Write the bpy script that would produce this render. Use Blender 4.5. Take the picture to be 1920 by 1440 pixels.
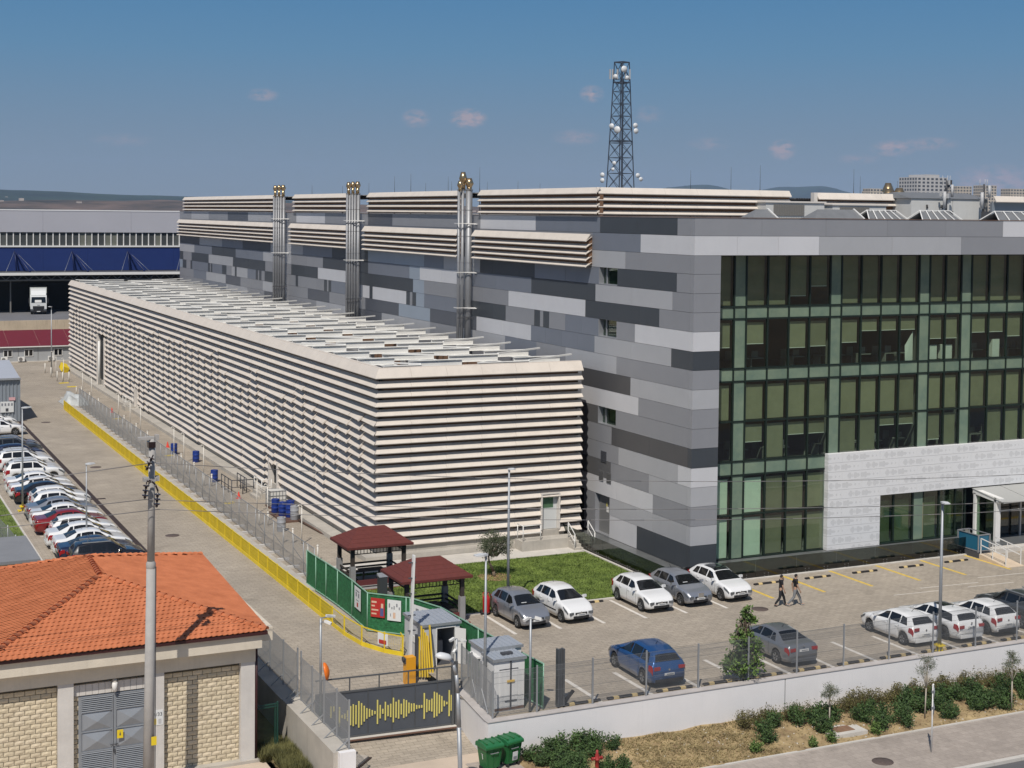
import bpy, bmesh, math, random
from math import sin, cos, tan, pi, radians, sqrt, atan2, floor, hypot
from mathutils import Vector, Matrix, Euler, Quaternion

SC = bpy.context.scene
for o in list(bpy.data.objects):
    bpy.data.objects.remove(o, do_unlink=True)
COL = SC.collection
RND = random.Random(7)

# ------------------------------------------------------------------ camera
CAM_POS = Vector((-45.638, -72.219, 20.8))
YAW, PITCH, ROLL = 0.441192, 0.0413508, -0.0103534
cam = bpy.data.cameras.new('camera')
cam.sensor_fit = 'HORIZONTAL'
cam.sensor_width = 36.0
cam.lens = 2780.373 / 1920 * 36.0
cam.shift_x = 0.0
cam.shift_y = -(720 - 515.21) / 1920.0
cam.clip_start = 0.5
cam.clip_end = 30000
camo = bpy.data.objects.new('camera', cam)
COL.objects.link(camo)
_f = Vector((sin(YAW) * cos(PITCH), cos(YAW) * cos(PITCH), -sin(PITCH)))
_r = Vector((cos(YAW), -sin(YAW), 0))
_d = _f.cross(_r)
_c, _s = cos(ROLL), sin(ROLL)
right = _c * _r + _s * _d
down = -_s * _r + _c * _d
camo.matrix_world = Matrix((
    (right.x, -down.x, -_f.x, CAM_POS.x),
    (right.y, -down.y, -_f.y, CAM_POS.y),
    (right.z, -down.z, -_f.z, CAM_POS.z),
    (0, 0, 0, 1)))
SC.camera = camo

# ------------------------------------------------------------------ light
SUN_EL, SUN_AZ = radians(53.0), radians(52.5)      # azimuth of the shadows, counted from +X
SUN_DIR = Vector((cos(SUN_AZ) * cos(SUN_EL), sin(SUN_AZ) * cos(SUN_EL), -sin(SUN_EL)))  # way the light travels
sun = bpy.data.lights.new('sun', 'SUN')
sun.energy = 4.3
sun.angle = radians(0.5)
sun.color = (1.0, 0.94, 0.86)
suno = bpy.data.objects.new('sun', sun)
suno.rotation_euler = SUN_DIR.to_track_quat('-Z', 'Y').to_euler()
COL.objects.link(suno)

world = bpy.data.worlds.new('World')
SC.world = world
world.use_nodes = True
SKY_TO = -SUN_DIR

def build_world():
    nt = world.node_tree
    N, L = nt.nodes, nt.links
    N.clear()
    out = N.new('ShaderNodeOutputWorld')
    bg = N.new('ShaderNodeBackground')
    bg.inputs['Strength'].default_value = 0.085
    sky = N.new('ShaderNodeTexSky')
    sky.sky_type = 'NISHITA'
    sky.sun_disc = False
    sky.sun_elevation = SUN_EL
    sky.sun_rotation = atan2(SKY_TO.x, SKY_TO.y)
    sky.altitude = 100
    sky.air_density = 1.0
    sky.dust_density = 0.6
    sky.ozone_density = 2.5
    L.new(bg.outputs[0], out.inputs[0])
    tc = N.new('ShaderNodeTexCoord')
    sep = N.new('ShaderNodeSeparateXYZ')
    L.new(tc.outputs['Generated'], sep.inputs[0])

    def math_(op, a, b=None, clamp=False):
        n = N.new('ShaderNodeMath')
        n.operation = op
        n.use_clamp = clamp
        for i, v in enumerate((a, b)):
            if v is None:
                continue
            if isinstance(v, (int, float)):
                n.inputs[i].default_value = v
            else:
                L.new(v, n.inputs[i])
        return n.outputs[0]
    el = math_('ARCSINE', sep.outputs[2])
    az = math_('ARCTAN2', sep.outputs[0], sep.outputs[1])
    # air low over the land: grey blue at the horizon, clear teal blue higher up
    ramp = N.new('ShaderNodeValToRGB')
    cr = ramp.color_ramp
    stops = [(0.0, SKYC[0]), (0.18, SKYC[1]), (0.36, SKYC[2]), (0.50, SKYC[3]), (1.0, SKYC[4])]
    cr.elements[0].position, cr.elements[0].color = stops[0][0], (*stops[0][1], 1)
    cr.elements[1].position, cr.elements[1].color = stops[-1][0], (*stops[-1][1], 1)
    for p, c in stops[1:-1]:
        e = cr.elements.new(p)
        e.color = (*c, 1)
    eln = math_('MULTIPLY', el, 1.0 / radians(17.0), True)
    L.new(eln, ramp.inputs[0])
    low = N.new('ShaderNodeMapRange')
    low.interpolation_type = 'SMOOTHSTEP'
    low.inputs['From Min'].default_value = radians(12)
    low.inputs['From Max'].default_value = radians(45)
    low.inputs['To Min'].default_value = 0.92
    low.inputs['To Max'].default_value = 0.0
    L.new(el, low.inputs['Value'])
    mix = N.new('ShaderNodeMix')
    mix.data_type = 'RGBA'
    L.new(low.outputs[0], mix.inputs['Factor'])
    L.new(sky.outputs[0], mix.inputs['A'])
    L.new(ramp.outputs[0], mix.inputs['B'])
    # a few small fair-weather clouds low in the sky, placed by compass direction and height
    comb = N.new('ShaderNodeCombineXYZ')
    L.new(az, comb.inputs[0])
    L.new(el, comb.inputs[1])
    noise = N.new('ShaderNodeTexNoise')
    noise.inputs['Scale'].default_value = 120
    noise.inputs['Detail'].default_value = 5
    noise.inputs['Roughness'].default_value = 0.62
    mp = N.new('ShaderNodeMapping')
    mp.inputs['Scale'].default_value = (1, 2.0, 1)
    L.new(comb.outputs[0], mp.inputs[0])
    L.new(mp.outputs[0], noise.inputs['Vector'])
    total = None
    for (a, e, sa, se, dens) in CLOUDS:
        s = N.new('ShaderNodeVectorMath')
        s.operation = 'SUBTRACT'
        s.inputs[1].default_value = (a, e, 0)
        L.new(comb.outputs[0], s.inputs[0])
        m = N.new('ShaderNodeVectorMath')
        m.operation = 'MULTIPLY'
        m.inputs[1].default_value = (1 / sa, 1 / se, 0)
        L.new(s.outputs[0], m.inputs[0])
        ln = N.new('ShaderNodeVectorMath')
        ln.operation = 'LENGTH'
        L.new(m.outputs[0], ln.inputs[0])
        f = math_('SUBTRACT', 1.0, ln.outputs['Value'])
        f = math_('MULTIPLY', math_('MAXIMUM', f, 0.0), dens)
        total = f if total is None else math_('MAXIMUM', total, f)
    nn = math_('MULTIPLY', math_('SUBTRACT', noise.outputs['Fac'], 0.36), 3.4, True)
    cf = math_('MULTIPLY', math_('MULTIPLY', total, nn), 1.5, True)
    mix2 = N.new('ShaderNodeMix')
    mix2.data_type = 'RGBA'
    L.new(cf, mix2.inputs['Factor'])
    L.new(mix.outputs['Result'], mix2.inputs['A'])
    mix2.inputs['B'].default_value = (*CLOUDC, 1)
    L.new(mix2.outputs['Result'], bg.inputs['Color'])

SKYC = [(2.6, 3.25, 3.95), (1.75, 2.8, 4.1), (1.0, 2.65, 4.6), (0.66, 2.35, 4.6), (0.55, 1.8, 3.9)]
CLOUDC = (4.6, 4.0, 4.5)
CLOUDS = [(.2739, .0765, .012, .005, .8), (.3757, .0629, .011, .007, .9), (.4107, .0634, .014, .0075, 1.8),
          (.4936, .0805, .009, .0065, 1.1), (.4832, .0516, .018, .006, .7), (.5312, .0669, .012, .007, .4),
          (.5722, .0476, .016, .005, .5), (.6202, .0438, .010, .0075, 1.8), (.6914, .0450, .016, .006, 1.4),
          (.7131, .0477, .022, .005, .8), (.6695, .0380, .016, .004, .6), (.7563, .0237, .032, .012, 1.5),
          (.1843, .0452, .022, .005, .4), (-.3, .08, .05, .01, 1), (1.2, .07, .06, .01, 1), (2.4, .1, .08, .02, 1),
          (-1.5, .09, .07, .01, 1)]
build_world()
world.cycles.sampling_method = "NONE"

SC.render.engine = 'CYCLES'
SC.view_settings.view_transform = 'Standard'
SC.view_settings.look = 'None'
SC.view_settings.exposure = 0.0
SC.view_settings.gamma = 1.0
SC.view_settings.use_curve_mapping = False
SC.cycles.max_bounces = 6
SC.cycles.use_light_tree = False
SC.cycles.transparent_max_bounces = 16
SC.cycles.diffuse_bounces = 3
SC.cycles.glossy_bounces = 3
SC.cycles.transmission_bounces = 4

# ------------------------------------------------------------------ materials
MATS = {}

def mat(name, color, rough=0.7, metal=0.0, var=0.0, vscale=1.0, bump=0.0, bscale=20.0, spec=0.4,
        streak=0.0, color2=None, coat=0.0, objvar=0.0):
    """Principled material; var = patchy lighter/darker mottling of the base colour, streak = vertical weathering"""
    if name in MATS:
        return MATS[name]
    m = bpy.data.materials.new(name)
    m.use_nodes = True
    nt = m.node_tree
    N, L = nt.nodes, nt.links
    b = N['Principled BSDF']
    b.inputs['Base Color'].default_value = (*color, 1)
    b.inputs['Roughness'].default_value = rough
    b.inputs['Metallic'].default_value = metal
    b.inputs['Specular IOR Level'].default_value = spec
    if coat:
        b.inputs['Coat Weight'].default_value = coat
        b.inputs['Coat Roughness'].default_value = 0.04
    if var or bump or streak:
        tc = N.new('ShaderNodeTexCoord')
        geo = N.new('ShaderNodeNewGeometry')
        src = geo.outputs['Position']
    last = None
    if var or streak:
        no = N.new('ShaderNodeTexNoise')
        no.inputs['Scale'].default_value = vscale
        no.inputs['Detail'].default_value = 6
        no.inputs['Roughness'].default_value = 0.65
        L.new(src, no.inputs['Vector'])
        mr = N.new('ShaderNodeMapRange')
        mr.inputs['From Min'].default_value = 0.3
        mr.inputs['From Max'].default_value = 0.7
        L.new(no.outputs['Fac'], mr.inputs['Value'])
        mx = N.new('ShaderNodeMix')
        mx.data_type = 'RGBA'
        c2 = color2 if color2 else color
        mx.inputs['A'].default_value = (*[max(0, c * (1 - var)) for c in color], 1)
        mx.inputs['B'].default_value = (*[min(1, c * (1 + var)) for c in c2], 1)
        L.new(mr.outputs[0], mx.inputs['Factor'])
        last = mx.outputs['Result']
        if streak:
            mp = N.new('ShaderNodeMapping')
            mp.inputs['Scale'].default_value = (7, 7, 0.35)
            L.new(src, mp.inputs[0])
            n2 = N.new('ShaderNodeTexNoise')
            n2.inputs['Scale'].default_value = 1.0
            n2.inputs['Detail'].default_value = 4
            L.new(mp.outputs[0], n2.inputs['Vector'])
            m2 = N.new('ShaderNodeMapRange')
            m2.inputs['From Min'].default_value = 0.55
            m2.inputs['From Max'].default_value = 0.8
            m2.inputs['To Max'].default_value = streak
            L.new(n2.outputs['Fac'], m2.inputs['Value'])
            m3 = N.new('ShaderNodeMix')
            m3.data_type = 'RGBA'
            m3.inputs['B'].default_value = (*[c * 0.35 for c in color], 1)
            L.new(m2.outputs[0], m3.inputs['Factor'])
            L.new(last, m3.inputs['A'])
            last = m3.outputs['Result']
        L.new(last, b.inputs['Base Color'])
    if objvar:                      # every piece a slightly different tone
        oi = N.new('ShaderNodeObjectInfo')
        r1 = N.new('ShaderNodeMapRange')
        r1.inputs['To Min'].default_value = 1 - objvar
        r1.inputs['To Max'].default_value = 1 + objvar
        L.new(oi.outputs['Random'], r1.inputs['Value'])
        mo = N.new('ShaderNodeMix')
        mo.data_type = 'RGBA'
        mo.blend_type = 'MULTIPLY'
        mo.inputs['Factor'].default_value = 1
        if last is not None:
            L.new(last, mo.inputs['A'])
        else:
            mo.inputs['A'].default_value = (*color, 1)
        L.new(r1.outputs[0], mo.inputs['B'])
        L.new(mo.outputs['Result'], b.inputs['Base Color'])
    if bump:
        nb = N.new('ShaderNodeTexNoise')
        nb.inputs['Scale'].default_value = bscale
        nb.inputs['Detail'].default_value = 5
        L.new(src, nb.inputs['Vector'])
        bp = N.new('ShaderNodeBump')
        bp.inputs['Strength'].default_value = bump
        bp.inputs['Distance'].default_value = 0.05
        L.new(nb.outputs['Fac'], bp.inputs['Height'])
        L.new(bp.outputs[0], b.inputs['Normal'])
    MATS[name] = m
    return m

def glass_mat(name, tint, refl=1.0, rough=0.0, ior=1.5):
    """Tinted architectural glass: clear tinted sheet that also mirrors by Fresnel"""
    if name in MATS:
        return MATS[name]
    m = bpy.data.materials.new(name)
    m.use_nodes = True
    nt = m.node_tree
    N, L = nt.nodes, nt.links
    N.remove(N['Principled BSDF'])
    out = N['Material Output']
    tr = N.new('ShaderNodeBsdfTransparent')
    tr.inputs[0].default_value = (*tint, 1)
    gl = N.new('ShaderNodeBsdfGlossy')
    gl.inputs['Roughness'].default_value = rough
    gl.inputs['Color'].default_value = (refl, refl, refl, 1)
    geo = N.new('ShaderNodeNewGeometry')
    # Schlick reflectance of a thin pane, the same from both sides
    dt = N.new('ShaderNodeVectorMath')
    dt.operation = 'DOT_PRODUCT'
    L.new(geo.outputs['Incoming'], dt.inputs[0])
    L.new(geo.outputs['Normal'], dt.inputs[1])

    def mm(op, a, b):
        n = N.new('ShaderNodeMath')
        n.operation = op
        for i, v in enumerate((a, b)):
            if isinstance(v, (int, float)):
                n.inputs[i].default_value = v
            else:
                L.new(v, n.inputs[i])
        return n.outputs[0]
    ca = mm('SUBTRACT', 1.0, mm('ABSOLUTE', dt.outputs['Value'], 0))
    fres = mm('ADD', mm('MULTIPLY', mm('POWER', ca, 5.0), .92), .075)
    nb = N.new('ShaderNodeTexNoise')
    nb.inputs['Scale'].default_value = 0.9
    nb.inputs['Detail'].default_value = 1
    L.new(geo.outputs['Position'], nb.inputs['Vector'])
    bp = N.new('ShaderNodeBump')
    bp.inputs['Strength'].default_value = 0.12
    bp.inputs['Distance'].default_value = 0.02
    L.new(nb.outputs['Fac'], bp.inputs['Height'])
    L.new(bp.outputs[0], gl.inputs['Normal'])
    mx = N.new('ShaderNodeMixShader')
    L.new(fres, mx.inputs[0])
    L.new(tr.outputs[0], mx.inputs[1])
    L.new(gl.outputs[0], mx.inputs[2])
    L.new(mx.outputs[0], out.inputs[0])
    MATS[name] = m
    return m

# ------------------------------------------------------------------ mesh builder
class MB:
    def __init__(self):
        self.v, self.f, self.m = [], [], []
        self.smooth = []

    def add(self, vs, fs, mi=0, sm=False):
        b = len(self.v)
        self.v.extend([tuple(p) for p in vs])
        for f in fs:
            self.f.append(tuple(b + i for i in f))
            self.m.append(mi)
            self.smooth.append(sm)
        return self

    def box(self, x0, y0, z0, x1, y1, z1, mi=0):
        x0, x1 = min(x0, x1), max(x0, x1)
        y0, y1 = min(y0, y1), max(y0, y1)
        z0, z1 = min(z0, z1), max(z0, z1)
        return self.add([(x0, y0, z0), (x1, y0, z0), (x1, y1, z0), (x0, y1, z0),
                         (x0, y0, z1), (x1, y0, z1), (x1, y1, z1), (x0, y1, z1)],
                        [(0, 3, 2, 1), (4, 5, 6, 7), (0, 1, 5, 4), (1, 2, 6, 5), (2, 3, 7, 6), (3, 0, 4, 7)], mi)

    def cbox(self, c, s, rz=0.0, mi=0, rot=None):
        M = rot if rot else Matrix.Rotation(rz, 3, 'Z')
        vs = []
        for dz in (-.5, .5):
            for dx, dy in ((-.5, -.5), (.5, -.5), (.5, .5), (-.5, .5)):
                vs.append(Vector(c) + M @ Vector((dx * s[0], dy * s[1], dz * s[2])))
        return self.add(vs, [(0, 3, 2, 1), (4, 5, 6, 7), (0, 1, 5, 4), (1, 2, 6, 5), (2, 3, 7, 6), (3, 0, 4, 7)], mi)

    def bar(self, a, b, w, h=None, mi=0):
        """rectangular bar from a to b"""
        a, b = Vector(a), Vector(b)
        h = w if h is None else h
        d = (b - a)
        if d.length < 1e-6:
            return self
        d.normalize()
        up = Vector((0, 0, 1)) if abs(d.z) < 0.95 else Vector((1, 0, 0))
        s = d.cross(up).normalized()
        u = s.cross(d).normalized()
        vs = []
        for p in (a, b):
            for i, j in ((-1, -1), (1, -1), (1, 1), (-1, 1)):
                vs.append(p + s * (i * w / 2) + u * (j * h / 2))
        return self.add(vs, [(3, 2, 1, 0), (4, 5, 6, 7), (0, 1, 5, 4), (1, 2, 6, 5), (2, 3, 7, 6), (3, 0, 4, 7)], mi)

    def tube(self, a, b, r0, r1=None, n=8, mi=0, caps=True, sm=True):
        a, b = Vector(a), Vector(b)
        r1 = r0 if r1 is None else r1
        d = (b - a)
        if d.length < 1e-6:
            return self
        d.normalize()
        up = Vector((0, 0, 1)) if abs(d.z) < 0.95 else Vector((1, 0, 0))
        s = d.cross(up).normalized()
        u = s.cross(d).normalized()
        vs = []
        for p, r in ((a, r0), (b, r1)):
            for i in range(n):
                t = 2 * pi * i / n
                vs.append(p + s * (cos(t) * r) + u * (sin(t) * r))
        self.add(vs, [(i, i + n, (i + 1) % n + n, (i + 1) % n) for i in range(n)], mi, sm)
        if caps:
            k = len(self.v) - 2 * n
            self.f.append(tuple(k + i for i in range(n)))
            self.m.append(mi)
            self.smooth.append(False)
            self.f.append(tuple(k + n + i for i in reversed(range(n))))
            self.m.append(mi)
            self.smooth.append(False)
        return self

    def path(self, pts, r, n=6, mi=0):
        for a, b in zip(pts[:-1], pts[1:]):
            self.tube(a, b, r, r, n, mi)
        return self

    def lathe(self, prof, n=16, c=(0, 0, 0), mi=0, sm=True):
        vs = []
        for r, z in prof:
            for i in range(n):
                t = 2 * pi * i / n
                vs.append((c[0] + r * cos(t), c[1] + r * sin(t), c[2] + z))
        fs = []
        for k in range(len(prof) - 1):
            for i in range(n):
                fs.append((k * n + i, k * n + (i + 1) % n, (k + 1) * n + (i + 1) % n, (k + 1) * n + i))
        return self.add(vs, fs, mi, sm)

    def prism(self, poly, z0, z1, mi=0):
        n = len(poly)
        vs = [(x, y, z0) for x, y in poly] + [(x, y, z1) for x, y in poly]
        fs = [tuple(reversed(range(n))), tuple(range(n, 2 * n))]
        fs += [(i, (i + 1) % n, (i + 1) % n + n, i + n) for i in range(n)]
        return self.add(vs, fs, mi)

    def extrude_x(self, prof, x0, x1, mi=0):
        """closed profile of (y,z) swept along x"""
        n = len(prof)
        vs = [(x0, y, z) for y, z in prof] + [(x1, y, z) for y, z in prof]
        fs = [tuple(range(n)), tuple(reversed(range(n, 2 * n)))]
        fs += [(i, i + n, (i + 1) % n + n, (i + 1) % n) for i in range(n)]
        return self.add(vs, fs, mi)

    def extrude_y(self, prof, y0, y1, mi=0):
        n = len(prof)
        vs = [(x, y0, z) for x, z in prof] + [(x, y1, z) for x, z in prof]
        fs = [tuple(reversed(range(n))), tuple(range(n, 2 * n))]
        fs += [(i, (i + 1) % n, (i + 1) % n + n, i + n) for i in range(n)]
        return self.add(vs, fs, mi)

    def quad(self, a, b, c, d, mi=0):
        return self.add([a, b, c, d], [(0, 1, 2, 3)], mi)

    def mesh(self, name, mats):
        me = bpy.data.meshes.new(name)
        me.from_pydata(self.v, [], self.f)
        if not isinstance(mats, (list, tuple)):
            mats = [mats]
        for m in mats:
            me.materials.append(m)
        me.polygons.foreach_set('material_index', [max(0, min(i, len(mats) - 1)) for i in self.m])
        me.polygons.foreach_set('use_smooth', self.smooth)
        me.update()
        return me

    def build(self, name, mats, parent=None, world=True):
        return link(name, self.mesh(name, mats), parent, world)

def link(name, data, parent=None, world=True):
    o = bpy.data.objects.new(name, data)
    COL.objects.link(o)
    if parent is not None:
        o.parent = parent
        if world:                      # the shape is given in world coordinates
            chain, base = Matrix.Identity(4), parent
            while base is not None:
                own = Matrix.Translation(base.location) @ base.rotation_euler.to_matrix().to_4x4()
                if base.parent is not None:
                    own = base.matrix_parent_inverse @ own
                chain = own @ chain
                base = base.parent
            o.matrix_parent_inverse = chain.inverted()
    return o

def tag(o, label, cat, group=None, kind=None):
    o['label'] = label
    o['category'] = cat
    if group:
        o['group'] = group
    if kind:
        o['kind'] = kind
    return o

def thing(name, label, cat, loc=(0, 0, 0), rz=0.0, group=None):
    o = bpy.data.objects.new(name, None)
    o.empty_display_size = 0.3
    COL.objects.link(o)
    o.location = loc
    o.rotation_euler = (0, 0, rz)
    return tag(o, label, cat, group)

def struct(name, mb, m):
    o = mb.build(name, m)
    o['kind'] = 'structure'
    return o

def copy_tree(o, parent=None, mats=None):
    c = o.copy()
    COL.objects.link(c)
    if parent is not None:
        c.parent = parent
    for ch in list(o.children):
        copy_tree(ch, c)
    return c
# ================================================================== the ground
def paver_mat(name, c, scale=1.0, mortar=0.12, bump=0.25, tile=(0.5, 0.25)):
    if name in MATS:
        return MATS[name]
    m = mat(name, c, rough=0.85, var=0.10, vscale=0.35)
    nt = m.node_tree
    N, L = nt.nodes, nt.links
    b = N['Principled BSDF']
    src = b.inputs['Base Color'].links[0].from_socket
    geo = N.new('ShaderNodeNewGeometry')
    br = N.new('ShaderNodeTexBrick')
    br.inputs['Scale'].default_value = 1.0
    br.inputs['Brick Width'].default_value = tile[0]
    br.inputs['Row Height'].default_value = tile[1]
    br.inputs['Mortar Size'].default_value = 0.012
    br.inputs['Mortar Smooth'].default_value = 0.3
    br.inputs['Color1'].default_value = (1, 1, 1, 1)
    br.inputs['Color2'].default_value = (.86, .86, .86, 1)
    br.inputs['Mortar'].default_value = (1 - mortar * 4, 1 - mortar * 4, 1 - mortar * 4, 1)
    L.new(geo.outputs['Position'], br.inputs['Vector'])
    fine = N.new('ShaderNodeTexNoise')
    fine.inputs['Scale'].default_value = 6
    fine.inputs['Detail'].default_value = 8
    fine.inputs['Roughness'].default_value = .7
    L.new(geo.outputs['Position'], fine.inputs['Vector'])
    fr = N.new('ShaderNodeMapRange')
    fr.inputs['From Min'].default_value = .3
    fr.inputs['From Max'].default_value = .7
    fr.inputs['To Min'].default_value = .84
    fr.inputs['To Max'].default_value = 1.08
    L.new(fine.outputs['Fac'], fr.inputs['Value'])
    big = N.new('ShaderNodeTexNoise')
    big.inputs['Scale'].default_value = 0.12
    big.inputs['Detail'].default_value = 7
    big.inputs['Roughness'].default_value = .6
    L.new(geo.outputs['Position'], big.inputs['Vector'])
    bg = N.new('ShaderNodeMapRange')
    bg.inputs['From Min'].default_value = .35
    bg.inputs['From Max'].default_value = .65
    bg.inputs['To Min'].default_value = .86
    bg.inputs['To Max'].default_value = 1.06
    L.new(big.outputs['Fac'], bg.inputs['Value'])
    st = N.new('ShaderNodeTexNoise')
    st.inputs['Scale'].default_value = .55
    st.inputs['Detail'].default_value = 4
    st.inputs['Distortion'].default_value = .6
    L.new(geo.outputs['Position'], st.inputs['Vector'])
    sr = N.new('ShaderNodeMapRange')
    sr.inputs['From Min'].default_value = .62
    sr.inputs['From Max'].default_value = .74
    sr.inputs['To Min'].default_value = 1.0
    sr.inputs['To Max'].default_value = .80
    L.new(st.outputs['Fac'], sr.inputs['Value'])
    prev = src
    for fac in (br.outputs['Color'], fr.outputs[0], bg.outputs[0], sr.outputs[0]):
        mx = N.new('ShaderNodeMix')
        mx.data_type = 'RGBA'
        mx.blend_type = 'MULTIPLY'
        mx.inputs['Factor'].default_value = 1
        L.new(prev, mx.inputs['A'])
        L.new(fac, mx.inputs['B'])
        prev = mx.outputs['Result']
    L.new(prev, b.inputs['Base Color'])
    bp = N.new('ShaderNodeBump')
    bp.inputs['Strength'].default_value = bump
    bp.inputs['Distance'].default_value = 0.02
    L.new(br.outputs['Fac'], bp.inputs['Height'])
    bp.invert = True
    L.new(bp.outputs[0], b.inputs['Normal'])
    return m

M_PAVE = paver_mat('paving', (.40, .345, .275))
M_WALK = paver_mat('sidewalk_paving', (.40, .345, .295), tile=(.4, .4), mortar=.06)
M_CONC = mat('concrete', (.42, .39, .34), .85, var=.14, vscale=.8, bump=.15, bscale=14, streak=.25)
M_CONC_L = mat('light_concrete', (.52, .49, .44), .85, var=.10, vscale=1.2, bump=.1)
M_CREAM = mat('apron_concrete', (.50, .41, .32), .85, var=.16, vscale=.35, bump=.1, bscale=12)
M_ASPH = mat('asphalt', (.11, .108, .11), .9, var=.12, vscale=.6, bump=.3, bscale=60)
M_SOIL = mat('dry_soil', (.26, .175, .095), .95, var=.30, vscale=1.6, bump=.8, bscale=9, color2=(.33, .25, .13))
M_LAWN = mat('lawn', (.082, .128, .022), .95, var=.3, vscale=.55, bump=.6, bscale=12, color2=(.135, .175, .035))
M_DRYG = mat('dry_grass_soil', (.20, .17, .07), .95, var=.3, vscale=1.2, bump=.8, bscale=10)
M_LAND = mat('far_land', (.13, .12, .075), .95, var=.45, vscale=.012, color2=(.17, .13, .09))
M_PLAST = mat('white_plaster', (.72, .70, .69), .8, var=.04, vscale=.5, bump=.05, bscale=8, streak=.10)
M_LINEW = mat('white_road_paint', (.62, .58, .52), .7, var=.14, vscale=3)
M_LINEY = mat('yellow_road_paint', (.62, .42, .06), .7, var=.16, vscale=3)
M_DRAIN = mat('drain_grating', (.045, .030, .026), .7, var=.2, vscale=3)

def grid(xs, ys, fz, m, name, kind='structure'):
    vs = [(x, y, fz(x, y)) for y in ys for x in xs]
    n = len(xs)
    fs = [(j * n + i, j * n + i + 1, (j + 1) * n + i + 1, (j + 1) * n + i) for j in range(len(ys) - 1) for i in range(n - 1)]
    o = MB().add(vs, fs).build(name, m)
    o['kind'] = kind
    return o

def lerp(a, b, t):
    return a + (b - a) * t

def sstep(a, b, x):
    t = max(0.0, min(1.0, (x - a) / (b - a)))
    return t * t * (3 - 2 * t)

def frange(a, b, n):
    return [a + (b - a) * i / n for i in range(n + 1)]

# the land: one sheet out to the horizon, with hills rising far off
def far_z(x, y):
    return -2.9
struct('ground', MB().quad((-9000, -3000, -2.9), (9000, -3000, -2.9), (9000, 12000, -2.9), (-9000, 12000, -2.9)), M_LAND)

yard = MB()
yard.quad((-27.7, -8, 0), (140, -8, 0), (140, 160, 0), (-27.7, 160, 0))
yard.quad((-20.6, -18.0, 0), (140, -18.0, 0), (140, -8, 0), (-20.6, -8, 0))
yard.quad((-27.7, -8, 0), (-27.7, -8, -2.9), (-26.9, -8, -2.9), (-26.9, -8, 0))
struct('yard_paving', yard, M_PAVE)
struct('car_park_paving', MB().quad((-80, 3, 0), (-27.7, 3, 0), (-27.7, 160, 0), (-80, 160, 0)), M_PAVE)

def drive_z(x, y):
    return lerp(-1.5, 0, sstep(-16.0, -8.2, y)) if y > -16.0 else -1.5
grid(frange(-27.0, -20.6, 4), frange(-17.0, -8.0, 18), drive_z, M_PAVE, 'driveway')
grid(frange(-31.5, -20.6, 4), [-32, -24, -17.0], lambda x, y: -1.5, M_CREAM, 'driveway_apron')

def side_z(x, y):
    return lerp(-1.5, 0.0, sstep(-7, 3, y))
grid(frange(-70, -27.7, 14), frange(-14.6, 3, 22), side_z, M_DRYG, 'side_bank')
struct('transformer_forecourt', MB().quad((-70, -40, -1.497), (-29.2, -40, -1.497), (-29.2, -14.2, -1.497), (-70, -14.2, -1.497)), M_CREAM)

def bed_z(x, y):
    t = (y + 21.2) / 3.2
    base = lerp(-2.0, -1.5, t) if x > -14 else lerp(lerp(-1.5, -2.0, sstep(-20.2, -14, x)), -1.5, t)
    return base + .06 * sin(x * 2.3 + y * 3.1) * sin(y * 2.1 - x * .7)
grid(frange(-20.2, 60, 160), frange(-21.2, -18.0, 10), bed_z, M_SOIL, 'planting_bed')
def walk_z(x, y):
    return lerp(-1.5, -2.0, sstep(-20.2, -14, x))
grid([-20.6, -20.2] + frange(-19.5, -13, 8) + frange(-10, 70, 10), [-25.3, -23, -21.2], walk_z, M_WALK, 'sidewalk')
kb = MB()
for i in range(60):
    x = -16 + i * 1.5
    kb.box(x, -25.55, -2.3, x + 1.485, -25.3, walk_z(x, 0) + .008)
struct('kerb', kb, M_CONC_L)
struct('bed_kerb', MB().box(-14, -21.26, -2.2, 60, -21.14, -1.955), M_CONC_L)
struct('road', MB().quad((-60, -60, -2.13), (90, -60, -2.13), (90, -25.55, -2.13), (-20.6, -25.55, -2.13)), M_ASPH)

# lawn in front of the slatted annex and the strip of grass behind the parked cars
struct('lawn', MB().quad((-20.2, -2.6, .03), (-2.75, -2.6, .03), (-2.75, 7.7, .03), (-20.2, 7.7, .03)), M_LAWN)
le = MB()
le.box(-20.2, -2.76, -.1, -2.6, -2.6, .07)
le.box(-2.75, -2.6, -.1, -2.6, 8.2, .09)
le.box(-20.2, 7.7, -.1, -2.75, 7.84, .06)
struct('lawn_kerb', le, M_CONC_L)
struct('annex_apron', MB().quad((-19.0, 7.84, .012), (-2.75, 7.84, .012), (-2.75, 10.2, .012), (-19.0, 10.2, .012)), M_CONC_L)
struct('grass_verge', MB().add([(-47, 9, .03), (-33.6, 9, .03), (-33.6, 44, .03), (-47, 44, .03)], [(0, 1, 2, 3)]), M_LAWN)
struct('verge_kerb', MB().box(-33.6, 9, -.1, -33.48, 76, .08), M_CONC_L)

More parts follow.
